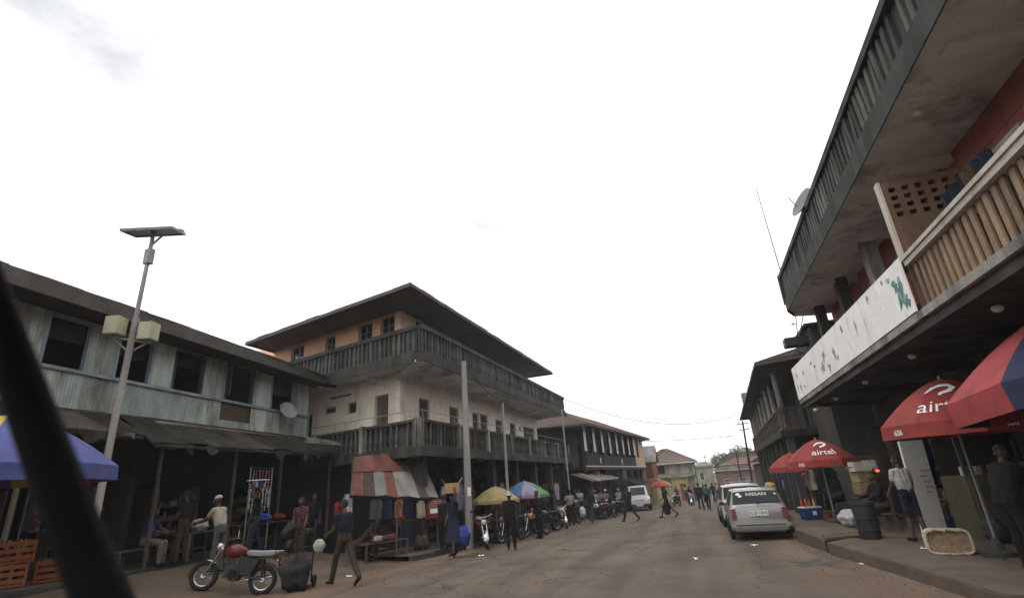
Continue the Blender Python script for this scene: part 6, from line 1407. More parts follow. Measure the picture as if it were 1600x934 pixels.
for i, (lb, x, y, s, l, ps, dz) in enumerate(bpp): person(lb, L_(x, y, dz), R_(-90+30*i), ps, s, l, 'wrap' if i == 5 else None, 'orange' if i == 5 else None, .96, female=(i == 5), skirt=(i == 5))
xpp = [('man in black standing among the motorcycles past the green umbrella', -8.0, 25.4, 'black', 'grey', 'hips', .0), ('man in brown shirt behind the silver motorcycle', -8.3, 27.9, 'brown', 'black', 'stand2', .13), ('woman in dark green wrapper at the traders tables', -8.4, 30.2, 'green', 'green', 'stand', .13), ('man in grey shirt crouched by the kerb', -7.5, 26.2, 'grey', 'black', 'crouch', 0), ('man in navy leaning at the far pole', -8.0, 32.9, 'navy', 'black', 'work', .13),
       ('person in cream shirt beside the far pole', -7.7, 33.7, 'cream', 'brown', 'stand2', .13), ('person in black deep under the flat pale awning', -8.0, 39.6, 'black', 'black', 'stand', .13), ('person in brown standing under the flat pale awning', -7.7, 43.2, 'brown', 'black', 'work', .13), ('person in sky blue near the gallery house pillar', -7.2, 45.8, 'sky', 'black', 'stand', .0), ('person in black between the jeep and the small umbrella', -3.6, 47.6, 'black', 'black', 'walk', 0)]
for i, (lb, x, y, s, l, ps, dz) in enumerate(xpp): person(lb, L_(x, y, dz), R_(75*i), ps, s, l, 'wrap' if i == 2 else None, 'maroon' if i == 2 else None, .97, female=(i == 2), skirt=(i == 2))
ypp = [('dark figure standing between the blue shirted person and the cream jacket man', -13.0, 10.75, 'black', 'brown', 'stand2', .58-.5), ('person in brown top behind the long dark shop table', -13.75, 14.0, 'brown', 'black', 'work', .08), ('dark figure at the end of the long awning by the lean-to', -12.1, 14.6, 'navy', 'black', 'stand', .0), ('person in grey crouched in front of the sachet rack', -12.0, 13.2, 'grey', 'black', 'crouch', 0),
       ('person in black standing behind the carton carrying woman', -8.6, 16.9, 'black', 'black', 'stand2', .1), ('person in maroon sitting low beside the pale yellow umbrella', -8.3, 19.4, 'maroon', 'brown', 'crouch', .0), ('person in olive standing behind the black motorcycle', -8.55, 18.9, 'olive', 'black', 'stand', .13), ('person in white shirt standing left of the green and blue umbrella', -8.4, 22.9, 'white', 'black', 'hips', .0),
       ('dark figure crossing behind the parked motorcycles', -8.1, 28.9, 'dblue', 'black', 'walk', .13), ('person in cream shirt before the flat pale awning', -7.0, 34.9, 'cream', 'black', 'stand', 0), ('person in black right of the cream shirted one', -6.6, 37.7, 'black', 'black', 'stand2', 0), ('person in brown at the far end of the flat awning', -6.6, 44.0, 'brown', 'black', 'walk', 0),
       ('small far figure in grey left of the yellow kiosk', -3.3, 60, 'grey', 'black', 'walk', 0), ('small far figure in navy before the low red house', 1.2, 70, 'navy', 'black', 'walk', 0), ('small far figure in brown mid street', -.6, 58, 'brown', 'black', 'stand', 0)]
for i, (lb, x, y, s, l, ps, dz) in enumerate(ypp): person(lb, L_(x, y, dz), R_(110+65*i), ps, s, l, 'cap' if i in (6, 9) else None, 'khaki' if i in (6, 9) else None, .96)
# --- far street
fpp = [('far person in pale shirt crossing at the yellow kiosk', -2.4, 62, 'sky', 'black', 'walk'), ('far person in red beside the yellow kiosk door', -1.6, 66, 'red', 'brown', 'stand'), ('far person in white walking beside the low red house', .8, 63, 'white', 'black', 'walk'), ('far person in dark blue walking beside the low red house', .3, 55, 'dblue', 'black', 'walk')]
for i, (lb, x, y, s, l, ps) in enumerate(fpp): person(lb, L_(x, y), R_(50*i), ps, s, l)
# --- right pavement
person('boy in white T-shirt and dark shorts standing on the right pavement', (4.05, 14.25, .205), R_(20), 'stand2', 'white', 'navy', scale=.97, voxel=.0095, shorts=True)
person('person all in black standing at the bottom right corner', (4.28, 10.5, .205), R_(-60), 'work', 'black', 'black', scale=1.0, longs=True, voxel=.012, fat=1.3)
person('dark clothed trader sitting behind the tall dark bin', (4.15, 16.6, .17), R_(110), 'sit', 'black', 'brown', scale=1.0, longs=True, voxel=.016)
person('trader in grey shirt seated under the lettered umbrella behind the silver car', (3.9, 20.2, .2), R_(120), 'sit', 'grey', 'black', scale=1.0)
person('trader in dark shirt standing under the plain red umbrella', (3.9, 23.6, .0), R_(100), 'stand2', 'dblue', 'black', scale=1.0)
person('person in lilac shirt by the column gallery shop', (3.9, 33, zr(33)+.13), R_(90), 'stand', 'lilac', 'black', scale=1.0)
# ================================================================ stalls and goods, left side
def stool(label, x, y, z, h=.42):
    t = thing('wooden_stool', label, 'stool', (x, y, z), random.random(), 'stools of the traders')
    mb = MB(); mb.box((0, 0, h-.02), (.36, .32, .04)); mb.build('seat', m_timber, t, world=False, bevel=.008)
    for a in (-1, 1):
        for b in (-1, 1): mb = MB(); mb.tube([(.13*a, .11*b, h-.03), (.16*a, .14*b, 0)], .018, 5); mb.build('leg', m_timber, t, world=False)
    return t
def table(label, x, y, z, rz, L, Wd, h, mat=None, group='market tables'):
    t = thing('market_table', label, 'table', (x, y, z), rz, group)
    n = 5
    for i in range(n): mb = MB(); mb.box((0, -Wd/2+Wd*(i+.5)/n, h-.015), (L, Wd/n-.012, .03)); mb.build('plank', mat or m_timber, t, world=False)
    for a in (-1, 1):
        for b in (-1, 1): mb = MB(); mb.box((a*(L/2-.06), b*(Wd/2-.05), (h-.03)/2), (.06, .05, h-.03)); mb.build('leg', m_timber, t, world=False)
    mb = MB(); mb.box((0, Wd/2-.05, .25), (L-.1, .03, .07)); mb.build('stretcher', m_timber, t, world=False)
    return t
def bundle(name, label, cat, loc, r, col_, rz=0, group=None, seed=0, mat=None, am=1.5):
    rnd = random.Random(seed+hash(label) % 97 if False else seed); mb = MB(); ph = [rnd.uniform(0, 6) for _ in range(6)]
    def fn(u, v):
        a = 2*math.pi*u; t = math.pi*(v*.98+.01); k = 1+am*(.10*math.sin(3*a+ph[0])*math.sin(t)+.06*math.sin(5*a+ph[1]+3*t)+.04*math.sin(7*t+ph[2])+.025*math.sin(9*a+5*t+ph[3]))
        return (r[0]*k*math.sin(t)*math.cos(a), r[1]*k*math.sin(t)*math.sin(a), r[2]*(1-math.cos(t)*(1 if math.cos(t) < 0 else .98)*k))
    mb.grid(fn, 28, 16, close_u=True)
    o = mb.build(name, mat or pmat('sack_'+name+str(seed), col_, .2, 6, .85, .3, tuple(c*.5 for c in col_), 5, .3), smooth=True)
    if 'sharp_edge' in o.data.attributes: o.data.attributes.remove(o.data.attributes['sharp_edge'])
    o.location = loc; o.rotation_euler[2] = rz; return tag(o, label, cat, group)
def carton(label, loc, d, rz, c=(.30, .20, .12), tape=True, group='cartons', open_=False):
    t = thing('carton', label, 'carton', loc, rz, group)
    m_ = pmat('cardboard%d' % int(c[0]*100), c, .12, 5, .85, .12, tuple(x*.6 for x in c), 3, .25)
    mb = MB(); mb.box((0, 0, d[2]/2), d); mb.build('box_body', m_, t, world=False, bevel=.008)
    mb = MB(); mb.box((0, 0, d[2]+.002), (d[0]*1.002, .05, .003)); mb.box((0, -d[1]/2-.002, d[2]*.88), (.05, .003, d[2]*.24)); mb.build('tape', pmat('parcel_tape', (.36, .28, .18), .1, 5, .3, 0), t, world=False)
    if open_:
        for s in (-1, 1): mb = MB(); mb.box((s*(d[0]/2+.05), 0, d[2]+.07), (.012, d[1], .18), (0, s*.6, 0)); mb.build('flap', m_, t, world=False)
    return t
def crate(label, loc, rz, c, group='plastic crates', h=.28):
    t = thing('plastic_crate', label, 'crate', loc, rz, group); m_ = pmat('crate_%d_%d' % (int(c[0]*100), int(c[2]*100)), c, .1, 5, .45, .05)
    mb = MB(); mb.box((0, 0, .015), (.42, .3, .03))
    for k in range(3):
        z = .07+k*(h-.1)/2
        for s in (-1, 1): mb.box((0, s*.145, z), (.42, .014, .055)); mb.box((s*.205, 0, z), (.014, .276, .055))
    for a in (-1, 1):
        for b in (-1, 1): mb.box((a*.2, b*.14, h/2), (.03, .03, h))
    mb.build('crate_body', m_, t, world=False)
    for i in range(12):
        mb = MB(); mb.lathe([(.03, .03), (.032, .17), (.012, .23), (.012, .29), (.016, .3)], 7, c=(-.15+.1*(i % 4), -.09+.09*(i//4), 0)); mb.build('bottle', pmat('bottle_%d' % (i % 3), [(.10, .04, .02), (.03, .08, .04), (.25, .2, .14)][i % 3], .1, 5, .2, 0), t, world=False)
    return t
# basin on the dark figure's head
hx = i_b['head']
def on_head(loc, rz, inf, s, dz=.12): 
    v = Matrix.Rotation(rz, 3, 'Z') @ Vector((inf['head'].x*s, inf['head'].y*s, 0)); return (loc[0]+v.x, loc[1]+v.y, loc[2]+(inf['head'].z+dz)*s)
bl_ = L_(-12.0, 12.15, .02)
t = thing('basin', 'wide blue and white basin balanced on a head', 'basin', on_head(bl_, R_(150), i_b, .95, .135))
mb = MB(); mb.lathe([(.14, 0), (.17, .03), (.24, .2), (.29, .215), (.29, .225), (.235, .21), (.165, .035), (.02, .02)], 20); mb.build('basin_body', pmat('basin_blue', (.05, .08, .22), .1, 6, .35, 0), t, world=False, smooth=True)
mb = MB(); mb.torus((0, 0, .22), .285, .014, m=Matrix.Rotation(R_(90), 3, 'Y')); mb.build('rim', pmat('basin_white', (.6, .62, .66), .05, 5, .35, 0), t, world=False, smooth=True)
mb = MB()
for k in range(5): a = k*2*math.pi/5+.3; mb.box((.205*math.cos(a), .205*math.sin(a), .115), (.01, .06, .15), (0, R_(22), a) )
mb.build('pale_stripes', MT['basin_white'], t, world=False)
inf_w = body_mesh('carry', female=True, skirt=True, voxel=.014)
carton('brown carton carried on the head of the woman in dark blue', on_head(L_(-7.62, 15.6), R_(165), inf_w, .98, .13), (.46, .36, .3), R_(30), (.34, .22, .13), open_=True)
bundle('carrier_bag', 'blue plastic bag hanging beside the woman with the carton', 'bag', (-7.35, 15.75, zr(15.7)+.28), (.17, .2, .3), (.03, .05, .24), seed=3)
bundle('carrier_bag', 'white and green bag in the striding man\'s hand', 'bag', (-8.58, 10.62, .72), (.13, .12, .15), (.30, .32, .26), seed=4, am=.7)
bundle('carrier_bag', 'white plastic bag beside the bending person', 'bag', (-7.1, 31.4, zr(31.4)+.3), (.2, .2, .28), (.55, .55, .54), seed=5)
# sack hand truck
ht = thing('hand_truck', 'upright hand truck holding a big dark sack beside the striding man', 'hand truck', (-9.1, 10.7, hground(-9.1, 10.7)), R_(25))
for s in (-1, 1):
    mb = MB(); mb.tube([(.2*s, .1, .1), (.2*s, .14, .9), (.2*s, .22, 1.32), (.2*s, .34, 1.4)], .018, 6); mb.build('upright', m_timber_dk, ht, world=False)
    mb = MB(); mb.torus((.26*s, .12, .13), .1, .035, nu=18, nv=7); mb.build('wheel', m_tyre, ht, world=False, smooth=True)
mb = MB()
for k in range(4): mb.tube([(-.2, .11+.01*k, .25+.3*k), (.2, .11+.01*k, .25+.3*k)], .012, 5)
mb.box((0, -.06, .05), (.44, .3, .02)); mb.build('frame', m_timber_dk, ht, world=False)
bundle('sack', 'big dark bulging sack leaning on the hand truck', 'sack', (-9.0, 10.42, hground(-9, 10.4)-.02), (.27, .31, .36), (.022, .022, .02), seed=8, am=2.2)
# shop furniture under the tin house
bench = thing('bench', 'plain bench under the person in the blue shirt', 'bench', (-13.45, 9.95, .58), R_(100))
mb = MB(); mb.box((0, 0, .42), (1.5, .32, .04)); mb.build('seat', m_timber, bench, world=False)
for s in (-1, 1): mb = MB(); mb.box((.6*s, 0, .2), (.05, .28, .4)); mb.build('leg', m_timber, bench, world=False)
table('long dark table with the blue bundle in the tin house shop', -13.25, 13.7, .58, R_(98), 2.0, .6, .72)
bundle('cloth_bundle', 'bright blue cloth bundle on the shop table', 'bundle', (-13.05, 13.5, 1.3), (.28, .2, .13), (.03, .07, .36), seed=11)
bundle('cloth_bundle', 'dark red cloth bundle beside the bright blue one', 'bundle', (-13.2, 14.3, 1.3), (.22, .2, .11), (.16, .03, .03), seed=12)
table('short table behind the man in the cream jacket', -13.2, 11.4, .58, R_(98), 1.2, .55, .68)
bundle('sack', 'pale rice sack on the short table', 'sack', (-13.2, 11.4, 1.25), (.25, .2, .16), (.34, .31, .26), seed=13)
rk = thing('hanging_rack', 'metal frame hung with strips of shiny sachets in the shop front', 'rack', (-12.75, 12.95, .58), R_(98))
mb = MB(); mb.tube([(-.5, 0, 0), (-.5, 0, 2.3), (.5, 0, 2.3), (.5, 0, 0)], .02, 6); mb.tube([(-.5, 0, 1.75), (.5, 0, 1.75)], .012, 5); mb.build('frame', m_steel, rk, world=False)
m_sachet = [pmat('sachet_%d' % i, c, .2, 12, .3, 0, spec=.5) for i, c in enumerate([(.45, .46, .48), (.10, .12, .2), (.35, .33, .28), (.2, .04, .04)])]
for i in range(13):
    mb = MB(); x = -.44+.073*i; n = 7+i % 3; z0 = 2.25 if i % 2 else 1.72
    for k in range(n): mb.box((x+random.uniform(-.006, .006), random.uniform(-.01, .01), z0-.05-.082*k), (.055, .012, .072), (random.uniform(-.2, .2), 0, random.uniform(-.4, .4)))
    mb.build('sachet_strip', m_sachet[i % 4], rk, world=False)
rk2 = thing('hanging_rack', 'wooden rail of dark clothes in the doorway nearest the lamp pole', 'rack', (-13.6, 8.2, .58), R_(98))
mb = MB(); mb.tube([(-.8, 0, 0), (-.8, 0, 1.9), (.8, 0, 1.9), (.8, 0, 0)], .022, 6); mb.build('frame', m_timber, rk2, world=False)
def garment(mat, x, w_, h_, z, ph):
    mb = MB(); mb.grid(lambda u, v: (x+(u-.5)*w_*(1 if v > .15 else .5+3.3*v), .035*math.sin(u*9+ph)+.02*math.sin(v*6+ph), z-h_*v), 8, 6); mb.grid(lambda u, v: (x+(u-.5)*w_*(1 if v > .15 else .5+3.3*v), .04+.035*math.sin(u*9+ph), z-h_*v*.97), 8, 6); return mb
for i, c in enumerate(['navy', 'maroon', 'black', 'grey', 'brown', 'dblue', 'olive']): garment(None, -.68+.22*i, .34, .8+.05*(i % 3), 1.88, i).build('garment', cc(c), rk2, world=False, smooth=True)
# stall at the left edge
table('low stall table under the blue and yellow umbrella', -9.2, 5.6, .42, R_(75), 1.7, .75, .6)
for i, (lb, x, y, z, c) in enumerate([('orange crate on the stall table at the left edge', -9.25, 5.05, 1.035, (.17, .055, .02)), ('red orange crate in the middle of the stall table', -9.15, 5.55, 1.035, (.16, .045, .022)), ('white crate on the far end of the stall table', -9.1, 6.05, 1.035, (.36, .36, .34)), ('orange crate stacked on the stall table crate at the left edge', -9.27, 5.06, 1.325, (.17, .055, .02))]): crate(lb, (x, y, z), R_(60)+.1*i, c)
carton('pale carton standing by the left stall', (-8.6, 6.5, hground(-8.6, 6.5)), (.4, .3, .3), .7, (.44, .42, .38))
# under the lean-to
table('low table of goods under the lean-to', -9.9, 15.2, hground(-9.9, 15.2), R_(72), 1.7, .6, .55)
for i, (x, y, r, c) in enumerate([(-9.75, 14.7, .16, (.3, .25, .2)), (-9.85, 15.1, .14, (.08, .09, .12)), (-9.75, 15.5, .17, (.25, .06, .04)), (-10.0, 15.75, .13, (.4, .4, .38))]):
    bundle('goods_heap', ['tan heap first on the lean-to table', 'dark blue heap on the lean-to table', 'red heap on the lean-to table', 'white heap at the end of the lean-to table'][i], 'goods', (x, y, hground(x, y)+.55), (r, r, r*.6), c, seed=20+i, group='goods on the lean-to table')
hc_ = [('white cloth hung at the left post of the lean-to', -9.98, 13.5, 1.95, 'white', .32, .75), ('red cloth hung beside the white cloth at the lean-to', -10.15, 13.3, 1.75, 'red', .2, .35), ('grey shirt hung under the lean-to roof edge', -9.75, 14.6, 1.78, 'grey', .4, .6), ('orange shirt hung under the lean-to roof edge', -9.5, 15.5, 1.70, 'orange', .34, .55), ('dark shirt hung under the lean-to roof edge', -9.62, 15.05, 1.74, 'dblue', .4, .6), ('pale shirt hung at the right of the lean-to', -9.25, 16.5, 1.6, 'cream', .36, .55)]
for i, (lb, x, y, z, c, w_, h_) in enumerate(hc_):
    o = garment(None, 0, w_, h_, 0, i*1.3).build('hanging_garment', cc(c), smooth=True); o.location = (x, y, z); o.rotation_euler[2] = R_(70); tag(o, lb, 'clothing', 'clothes hung for sale')
sg = thing('small_sign', 'small dark red sign with a white panel under the lean-to', 'sign', (-9.05, 17.1, 1.05), R_(35))
mb = MB(); mb.box((0, 0, .25), (.62, .03, .62)); mb.build('board', pmat('red_sign', (.20, .03, .035), .1, 5, .6, .05), sg, world=False)
mb = MB()
for k in range(4): mb.box((0, -.018, .48-.07*k), (.46-.05*(k % 2), .004, .028)); 
mb.build('pale_stripe', pmat('sign_pale', (.4, .3, .28), .1, 5, .7, 0), sg, world=False)
mb = MB(); mb.box((-.03, -.019, .17), (.28, .006, .14)); mb.build('white_panel', m_white_print, sg, world=False)
# traders' goods along the balcony house
for i, (x, y, L__, lb) in enumerate([(-8.75, 20.4, 1.3, 'table of goods under the pale yellow umbrella'), (-8.9, 24.3, 1.5, 'table of goods under the green and blue umbrella'), (-9.0, 28.4, 1.4, 'table of goods behind the silver motorcycle'), (-8.8, 31.5, 1.4, 'table of goods before the far pole of the balcony house')]):
    table(lb, x, y, zr(y)+.13, R_(90), L__, .7, .7)
    for k in range(4):
        bundle('goods_heap', ['pale', 'dark', 'red', 'brown'][k]+' heap on the '+lb, 'goods', (x+.08*(-1)**k, y-.5+.33*k, zr(y)+.83), (.15, .15, .1), [(.42, .4, .36), (.05, .05, .06), (.3, .05, .04), (.2, .13, .08)][k], seed=40+4*i+k, group='goods on the traders tables')
random.seed(12)
cols_ = ['white', 'sky', 'maroon', 'navy', 'grey', 'khaki', 'red', 'pink', 'blue', 'cream', 'lilac', 'brown', 'green', 'white']
for i in range(14):
    y = 18.6+1.25*i; x = -9.45
    o = garment(None, 0, .5, .9+.2*random.random(), 0, i*1.7).build('hanging_garment', cc(cols_[i]), smooth=True); o.location = (x, y, zr(y)+2.15+.15*(i % 2)); o.rotation_euler[2] = R_(90+random.uniform(-25, 25))
    tag(o, '%s cloth hung for sale between the balcony house pillars, number %d from the lean-to' % (cols_[i], i+1) if False else ['white cloth hung nearest the lean-to at the balcony house', 'pale blue cloth hung behind the thick grey pole', 'maroon cloth hung behind the black motorcycle', 'navy cloth hung above the pale yellow umbrella table', 'grey cloth hung just past the pale yellow umbrella', 'khaki cloth hung left of the green and blue umbrella', 'red cloth hung behind the green and blue umbrella', 'pink cloth hung right of the green and blue umbrella', 'blue cloth hung behind the silver motorcycle', 'cream cloth hung past the silver motorcycle', 'lilac cloth hung behind the striped shirt man', 'brown cloth hung before the far pole', 'green cloth hung beside the far pole', 'white cloth hung furthest along the balcony house'][i], 'clothing', 'clothes hung for sale')

# ================================================================ right pavement
cl_ = thing('cool_box', 'blue cool box with white lid and bottles behind the silver car', 'cool box', (2.98, 20.4, .205), R_(15))
mb = MB(); mb.box((0, 0, .17), (.56, .36, .34), None, 1.06); mb.build('box_body', pmat('cooler_blue', (.03, .06, .20), .1, 5, .4, 0), cl_, world=False, bevel=.02)
mb = MB(); mb.box((0, 0, .365), (.62, .42, .05)); mb.build('lid', pmat('cooler_white', (.6, .6, .6), .05, 5, .4, 0), cl_, world=False, bevel=.015)
mb = MB(); mb.box((.05, -.195, .2), (.12, .01, .12)); mb.build('label', m_white_print, cl_, world=False)
for i in range(7): mb = MB(); mb.lathe([(.032, .39), (.034, .52), (.014, .58), (.014, .63)], 8, c=(-.2+.07*i, .05*(-1)**i, 0)); mb.build('bottle', pmat('drink_%d' % (i % 3), [(.45, .1, .03), (.3, .03, .03), (.5, .45, .4)][i % 3], .1, 5, .25, 0), cl_, world=False)
bn = thing('bin', 'tall dark plastic bin standing at the drain gap', 'bin', (3.3, 14.95, .2), 0)
mb = MB(); mb.lathe([(.20, 0), (.22, .05), (.245, .72), (.27, .74), (.27, .79), (.235, .79), (.21, .1), (.02, .08)], 18); mb.build('bin_body', pmat('bin_plastic', (.03, .032, .035), .2, 4, .5, .05), bn, world=False, smooth=True)
mb = MB(); mb.torus((0, 0, .45), .245, .012, m=Matrix.Rotation(R_(90), 3, 'Y')); mb.torus((0, 0, .2), .238, .012, m=Matrix.Rotation(R_(90), 3, 'Y')); mb.build('hoop', MT['bin_plastic'], bn, world=False)
stool('stool under the dark clothed trader by the bin', 4.2, 16.5, .165, .44); stool('stool under the grey shirted trader', 3.95, 20.1, .2, .44)
stool('stool under the seated trader at the pale yellow umbrella', -8.65, 20.7, zr(20.7), .4)
# stacked cartons on a table by the yellow door case
table('table stacked with cartons beside the yellow door case', 4.35, 18.3, .165, R_(80), 1.6, .8, .85)
st_ = [(4.15, 17.95, 1.015, .5, .36, .3, .1), (4.3, 18.5, 1.015, .5, .4, .34, -.1), (4.15, 18.0, 1.325, .44, .34, .28, .3), (4.35, 18.55, 1.365, .48, .36, .26, .0), (4.05, 17.85, 1.615, .3, .26, .26, .2), (4.5, 18.3, 1.635, .3, .3, .26, -.2)]
for i, (x, y, z, a, b, c, r) in enumerate(st_): carton(['lower left carton of the stack by the yellow door', 'lower right carton of the stack by the yellow door', 'middle left carton of the stack by the yellow door', 'middle right carton of the stack by the yellow door', 'upright pale carton on top left of the stack', 'upright pale carton on top right of the stack'][i], (x, y, z), (a, b, c), R_(10)+r, [(.20, .15, .09), (.18, .14, .08), (.24, .2, .12), (.2, .15, .1), (.46, .41, .36), (.44, .40, .35)][i], open_=(i in (2, 3)))
rl = thing('red_lamp', 'tiny glowing red lamp hung by the carton stack', 'lamp', (4.25, 16.7, 1.62))
mb = MB(); mb.ell((0, 0, 0), (.055, .055, .03)); mb.build('bulb', pmat('red_glow', (.5, .03, .02), 0, 3, .4, 0, emis=(1, .06, .03, 2.2)), rl, world=False, smooth=True)
mb = MB(); mb.tube([(0, 0, .02), (0, 0, 2.1)], .005, 4); mb.build('cord', m_rope, rl, world=False)
# white board and painted kiosk panels
wbd = thing('white_door_board', 'tall white board with faint red writing leaning behind the boy', 'board', (4.75, 15.45, .21), R_(25))
mb = MB(); mb.box((0, 0, 1.05), (.62, .05, 2.1), (R_(3), 0, 0)); mb.build('board', m_white_board, wbd, world=False)
mb = MB()
for k in range(9): mb.box((.12+.05*math.sin(k*2.1), -.07+.0024*k*0+.05-.10*k/9*.55, 1.85-.12*k), (.22+.08*math.sin(k*3.7), .004, .04), (R_(3), 0, 0))
mb.build('faint_writing', pmat('faded_red_ink', (.52, .42, .40), .2, 9, .8, 0), wbd, world=False)
kk = thing('painted_kiosk', 'olive painted kiosk with dark green squares beside the boy', 'kiosk', (5.75, 14.7, .21), R_(10))
m_olive = pmat('olive_kiosk_paint', (.085, .072, .042), .2, 3, .8, .15, (.08, .065, .04), 2, .4, 2); m_ystripe = pmat('kiosk_stripe', (.15, .14, .065), .15, 3, .8, .1)
mb = MB(); mb.box((0, 0, .62), (1.35, .9, 1.24)); mb.build('kiosk_body', m_olive, kk, world=False, bevel=.01)
for x in (-.62, -.5): mb = MB(); mb.box((x, -.455, .62), (.07, .008, 1.2)); mb.build('stripe', m_ystripe, kk, world=False)
m_sq = pmat('kiosk_green', (.03, .055, .04), .2, 4, .8, .1)
for (x, z) in ((-.15, .95), (-.2, .55), (.3, .85), (.25, .3), (-.12, .2)): mb = MB(); mb.box((x, -.456, z), (.2, .01, .18), (0, .1, 0)); mb.build('square', m_sq, kk, world=False)
for x in (-.62, .62): mb = MB(); mb.box((x, -.4, 1.7), (.06, .06, .9)); mb.build('post', m_timber, kk, world=False)
mb = MB(); mb.box((0, 0, 2.18), (1.5, 1.1, .05)); mb.build('roof', m_tin_dark, kk, world=False)
mb = MB(); mb.box((0, .42, 1.7), (1.3, .03, .9)); mb.build('back_panel', m_timber_dk, kk, world=False)
for i in range(8):
    mb = MB(); mb.box((-.5+.14*i, -.15+.1*(i % 2), 1.24+.09), (.1, .1, .18)); mb.build('packet', m_sachet[i % 4], kk, world=False)
# basket lying on its side
bk = thing('wicker_basket', 'tan wicker basket with thick cream rim lying on its side on the slab', 'basket', (3.93, 12.35, .21), R_(-16))
m_wick = pmat('wicker_tan', (.24, .17, .11), .3, 14, .85, .5, (.13, .085, .055), 12, .4); m_rim = pmat('cream_padding', (.42, .36, .26), .15, 8, .85, .2)
def rr_(a, w_, h_, e=.38): c, s = math.cos(a), math.sin(a); return (w_*math.copysign(abs(c)**e, c), h_*math.copysign(abs(s)**e, s))
mb = MB(); n = 28
pts = [rr_(2*math.pi*k/n, .33, .2) for k in range(n)]
mb.add([(x, 0, z+.2) for x, z in pts]+[(x*.88, .3, z*.88+.18) for x, z in pts]+[(0, .3, .18)], [(k, (k+1) % n, n+(k+1) % n, n+k) for k in range(n)]+[(n+k, n+(k+1) % n, 2*n) for k in range(n)]); mb.build('basket_body', m_wick, bk, world=False, smooth=True)
mb = MB(); mb.add([(x*.93, .04, z*.93+.2) for x, z in pts]+[(0, .05, .2)], [(k, (k+1) % n, n) for k in range(n)]); mb.build('woven_panel', m_wick, bk, world=False)
mb = MB(); P_ = [(x, 0, z+.2) for x, z in pts]; mb.tube(P_+[P_[0]], [.022+.022*max(0, math.cos(2*math.pi*k/n-2.4)) for k in range(n)]+[.022+.022*max(0, math.cos(-2.4))], 7, cap=False); mb.build('rim', m_rim, bk, world=False, smooth=True)
stool('dark stool beside the crouching black figure', 4.75, 10.4, .2, .42)
# goods: crates, sacks, hanging cloth along the right shops
for i, (lb, x, y, c) in enumerate([('dark crate behind the boy at the shop step', 5.3, 15.0, (.04, .04, .05)), ('blue crate stacked near the blue doors', 5.6, 17.0, (.04, .06, .2)), ('red crate under the lettered umbrella', 3.5, 19.9, (.26, .04, .03)), ('dark crate under the lettered umbrella', 3.9, 18.95, (.04, .045, .05))]): crate(lb, (x, y, .205), .2*i, c)
for i, (lb, x, y, r, c) in enumerate([('silvery bundle on the pavement under the lettered umbrella', 3.55, 17.9, .24, (.36, .36, .37)), ('dark sack in front of the kiosk', 5.2, 13.6, .26, (.035, .035, .035)), ('black sack at the shop step behind the crouching figure', 5.6, 11.6, .3, (.03, .03, .032)), ('brown sack beside the black sack', 5.5, 12.4, .24, (.12, .08, .05))]): bundle('sack', lb, 'sack', (x, y, .2), (r, r, r*.9), c, seed=70+i, group='sacks on the right pavement')
hb = [('bright blue cloth hung left of the white board', 5.3, 16.3, 2.5, 'blue', .45, .8), ('dark blue cloth hung at the blue shop door', 5.5, 16.9, 2.4, 'dblue', .6, 1.3), ('black cloth hung over the kiosk side', 5.6, 13.2, 2.5, 'black', .7, 1.2), ('grey cloth hung under the lettered umbrella', 3.7, 19.9, 1.75, 'grey', .5, .7), ('white cloth hung near the plain red umbrella', 3.6, 22.6, 1.7, 'cream', .5, .7), ('pink cloth hung near the plain red umbrella', 3.5, 23.2, 1.6, 'pink', .4, .5), ('maroon cloth hung deep in the right shop front', 5.8, 11.0, 2.6, 'maroon', .6, 1.0)]
for i, (lb, x, y, z, c, w_, h_) in enumerate(hb):
    o = garment(None, 0, w_, h_, 0, i*1.1).build('hanging_garment', cc(c), smooth=True); o.location = (x, y, z); o.rotation_euler[2] = R_(25+15*(i % 3)); tag(o, lb, 'clothing', 'clothes hung for sale')
table('far stall table with yellow heaps past the parked cars', 3.55, 36.5, zr(36.5)+.13, R_(90), 2.2, .8, .8)
for i in range(4): bundle('goods_heap', ['yellow heap first on the far right stall', 'orange yellow heap second on the far right stall', 'lime heap third on the far right stall', 'lilac heap last on the far right stall'][i], 'goods', (3.5, 35.8+.5*i, zr(36)+.93), (.24, .24, .3), [(.5, .36, .05), (.5, .3, .04), (.3, .36, .06), (.32, .28, .42)][i], seed=90+i, group='goods on the traders tables')
# litter
random.seed(33)
for i, (x, y, lb) in enumerate([(2.6, 12.9, 'crumpled white paper lying in the road below the kerb'), (2.95, 11.6, 'white paper scrap nearest the bottom right on the road'), (3.05, 12.1, 'second white scrap beside the kerb on the road'), (3.75, 13.1, 'white paper on the slab by the basket'), (3.5, 15.5, 'small white litter by the bin'), (.9, 16.9, 'white litter behind the silver car'), (-6.9, 16.0, 'white litter near the left kerb'), (-.6, 14.2, 'tiny white scrap in mid road'), (-8.9, 12.2, 'pale scrap near the striding man')]):
    z = (.205 if x > 3.3 else zr(y)+.006) if x > 0 else hground(x, y)+.01; mb = MB(); s = random.uniform(.07, .12)
    mb.grid(lambda u, v: (x+(u-.5)*s*1.6, y+(v-.5)*s, z+.012+.02*math.sin(u*7+i)*math.sin(v*6+i*2)+.008*math.sin(u*13)), 6, 5); tag(mb.build('litter', m_white_print), lb, 'litter', 'litter on the ground')

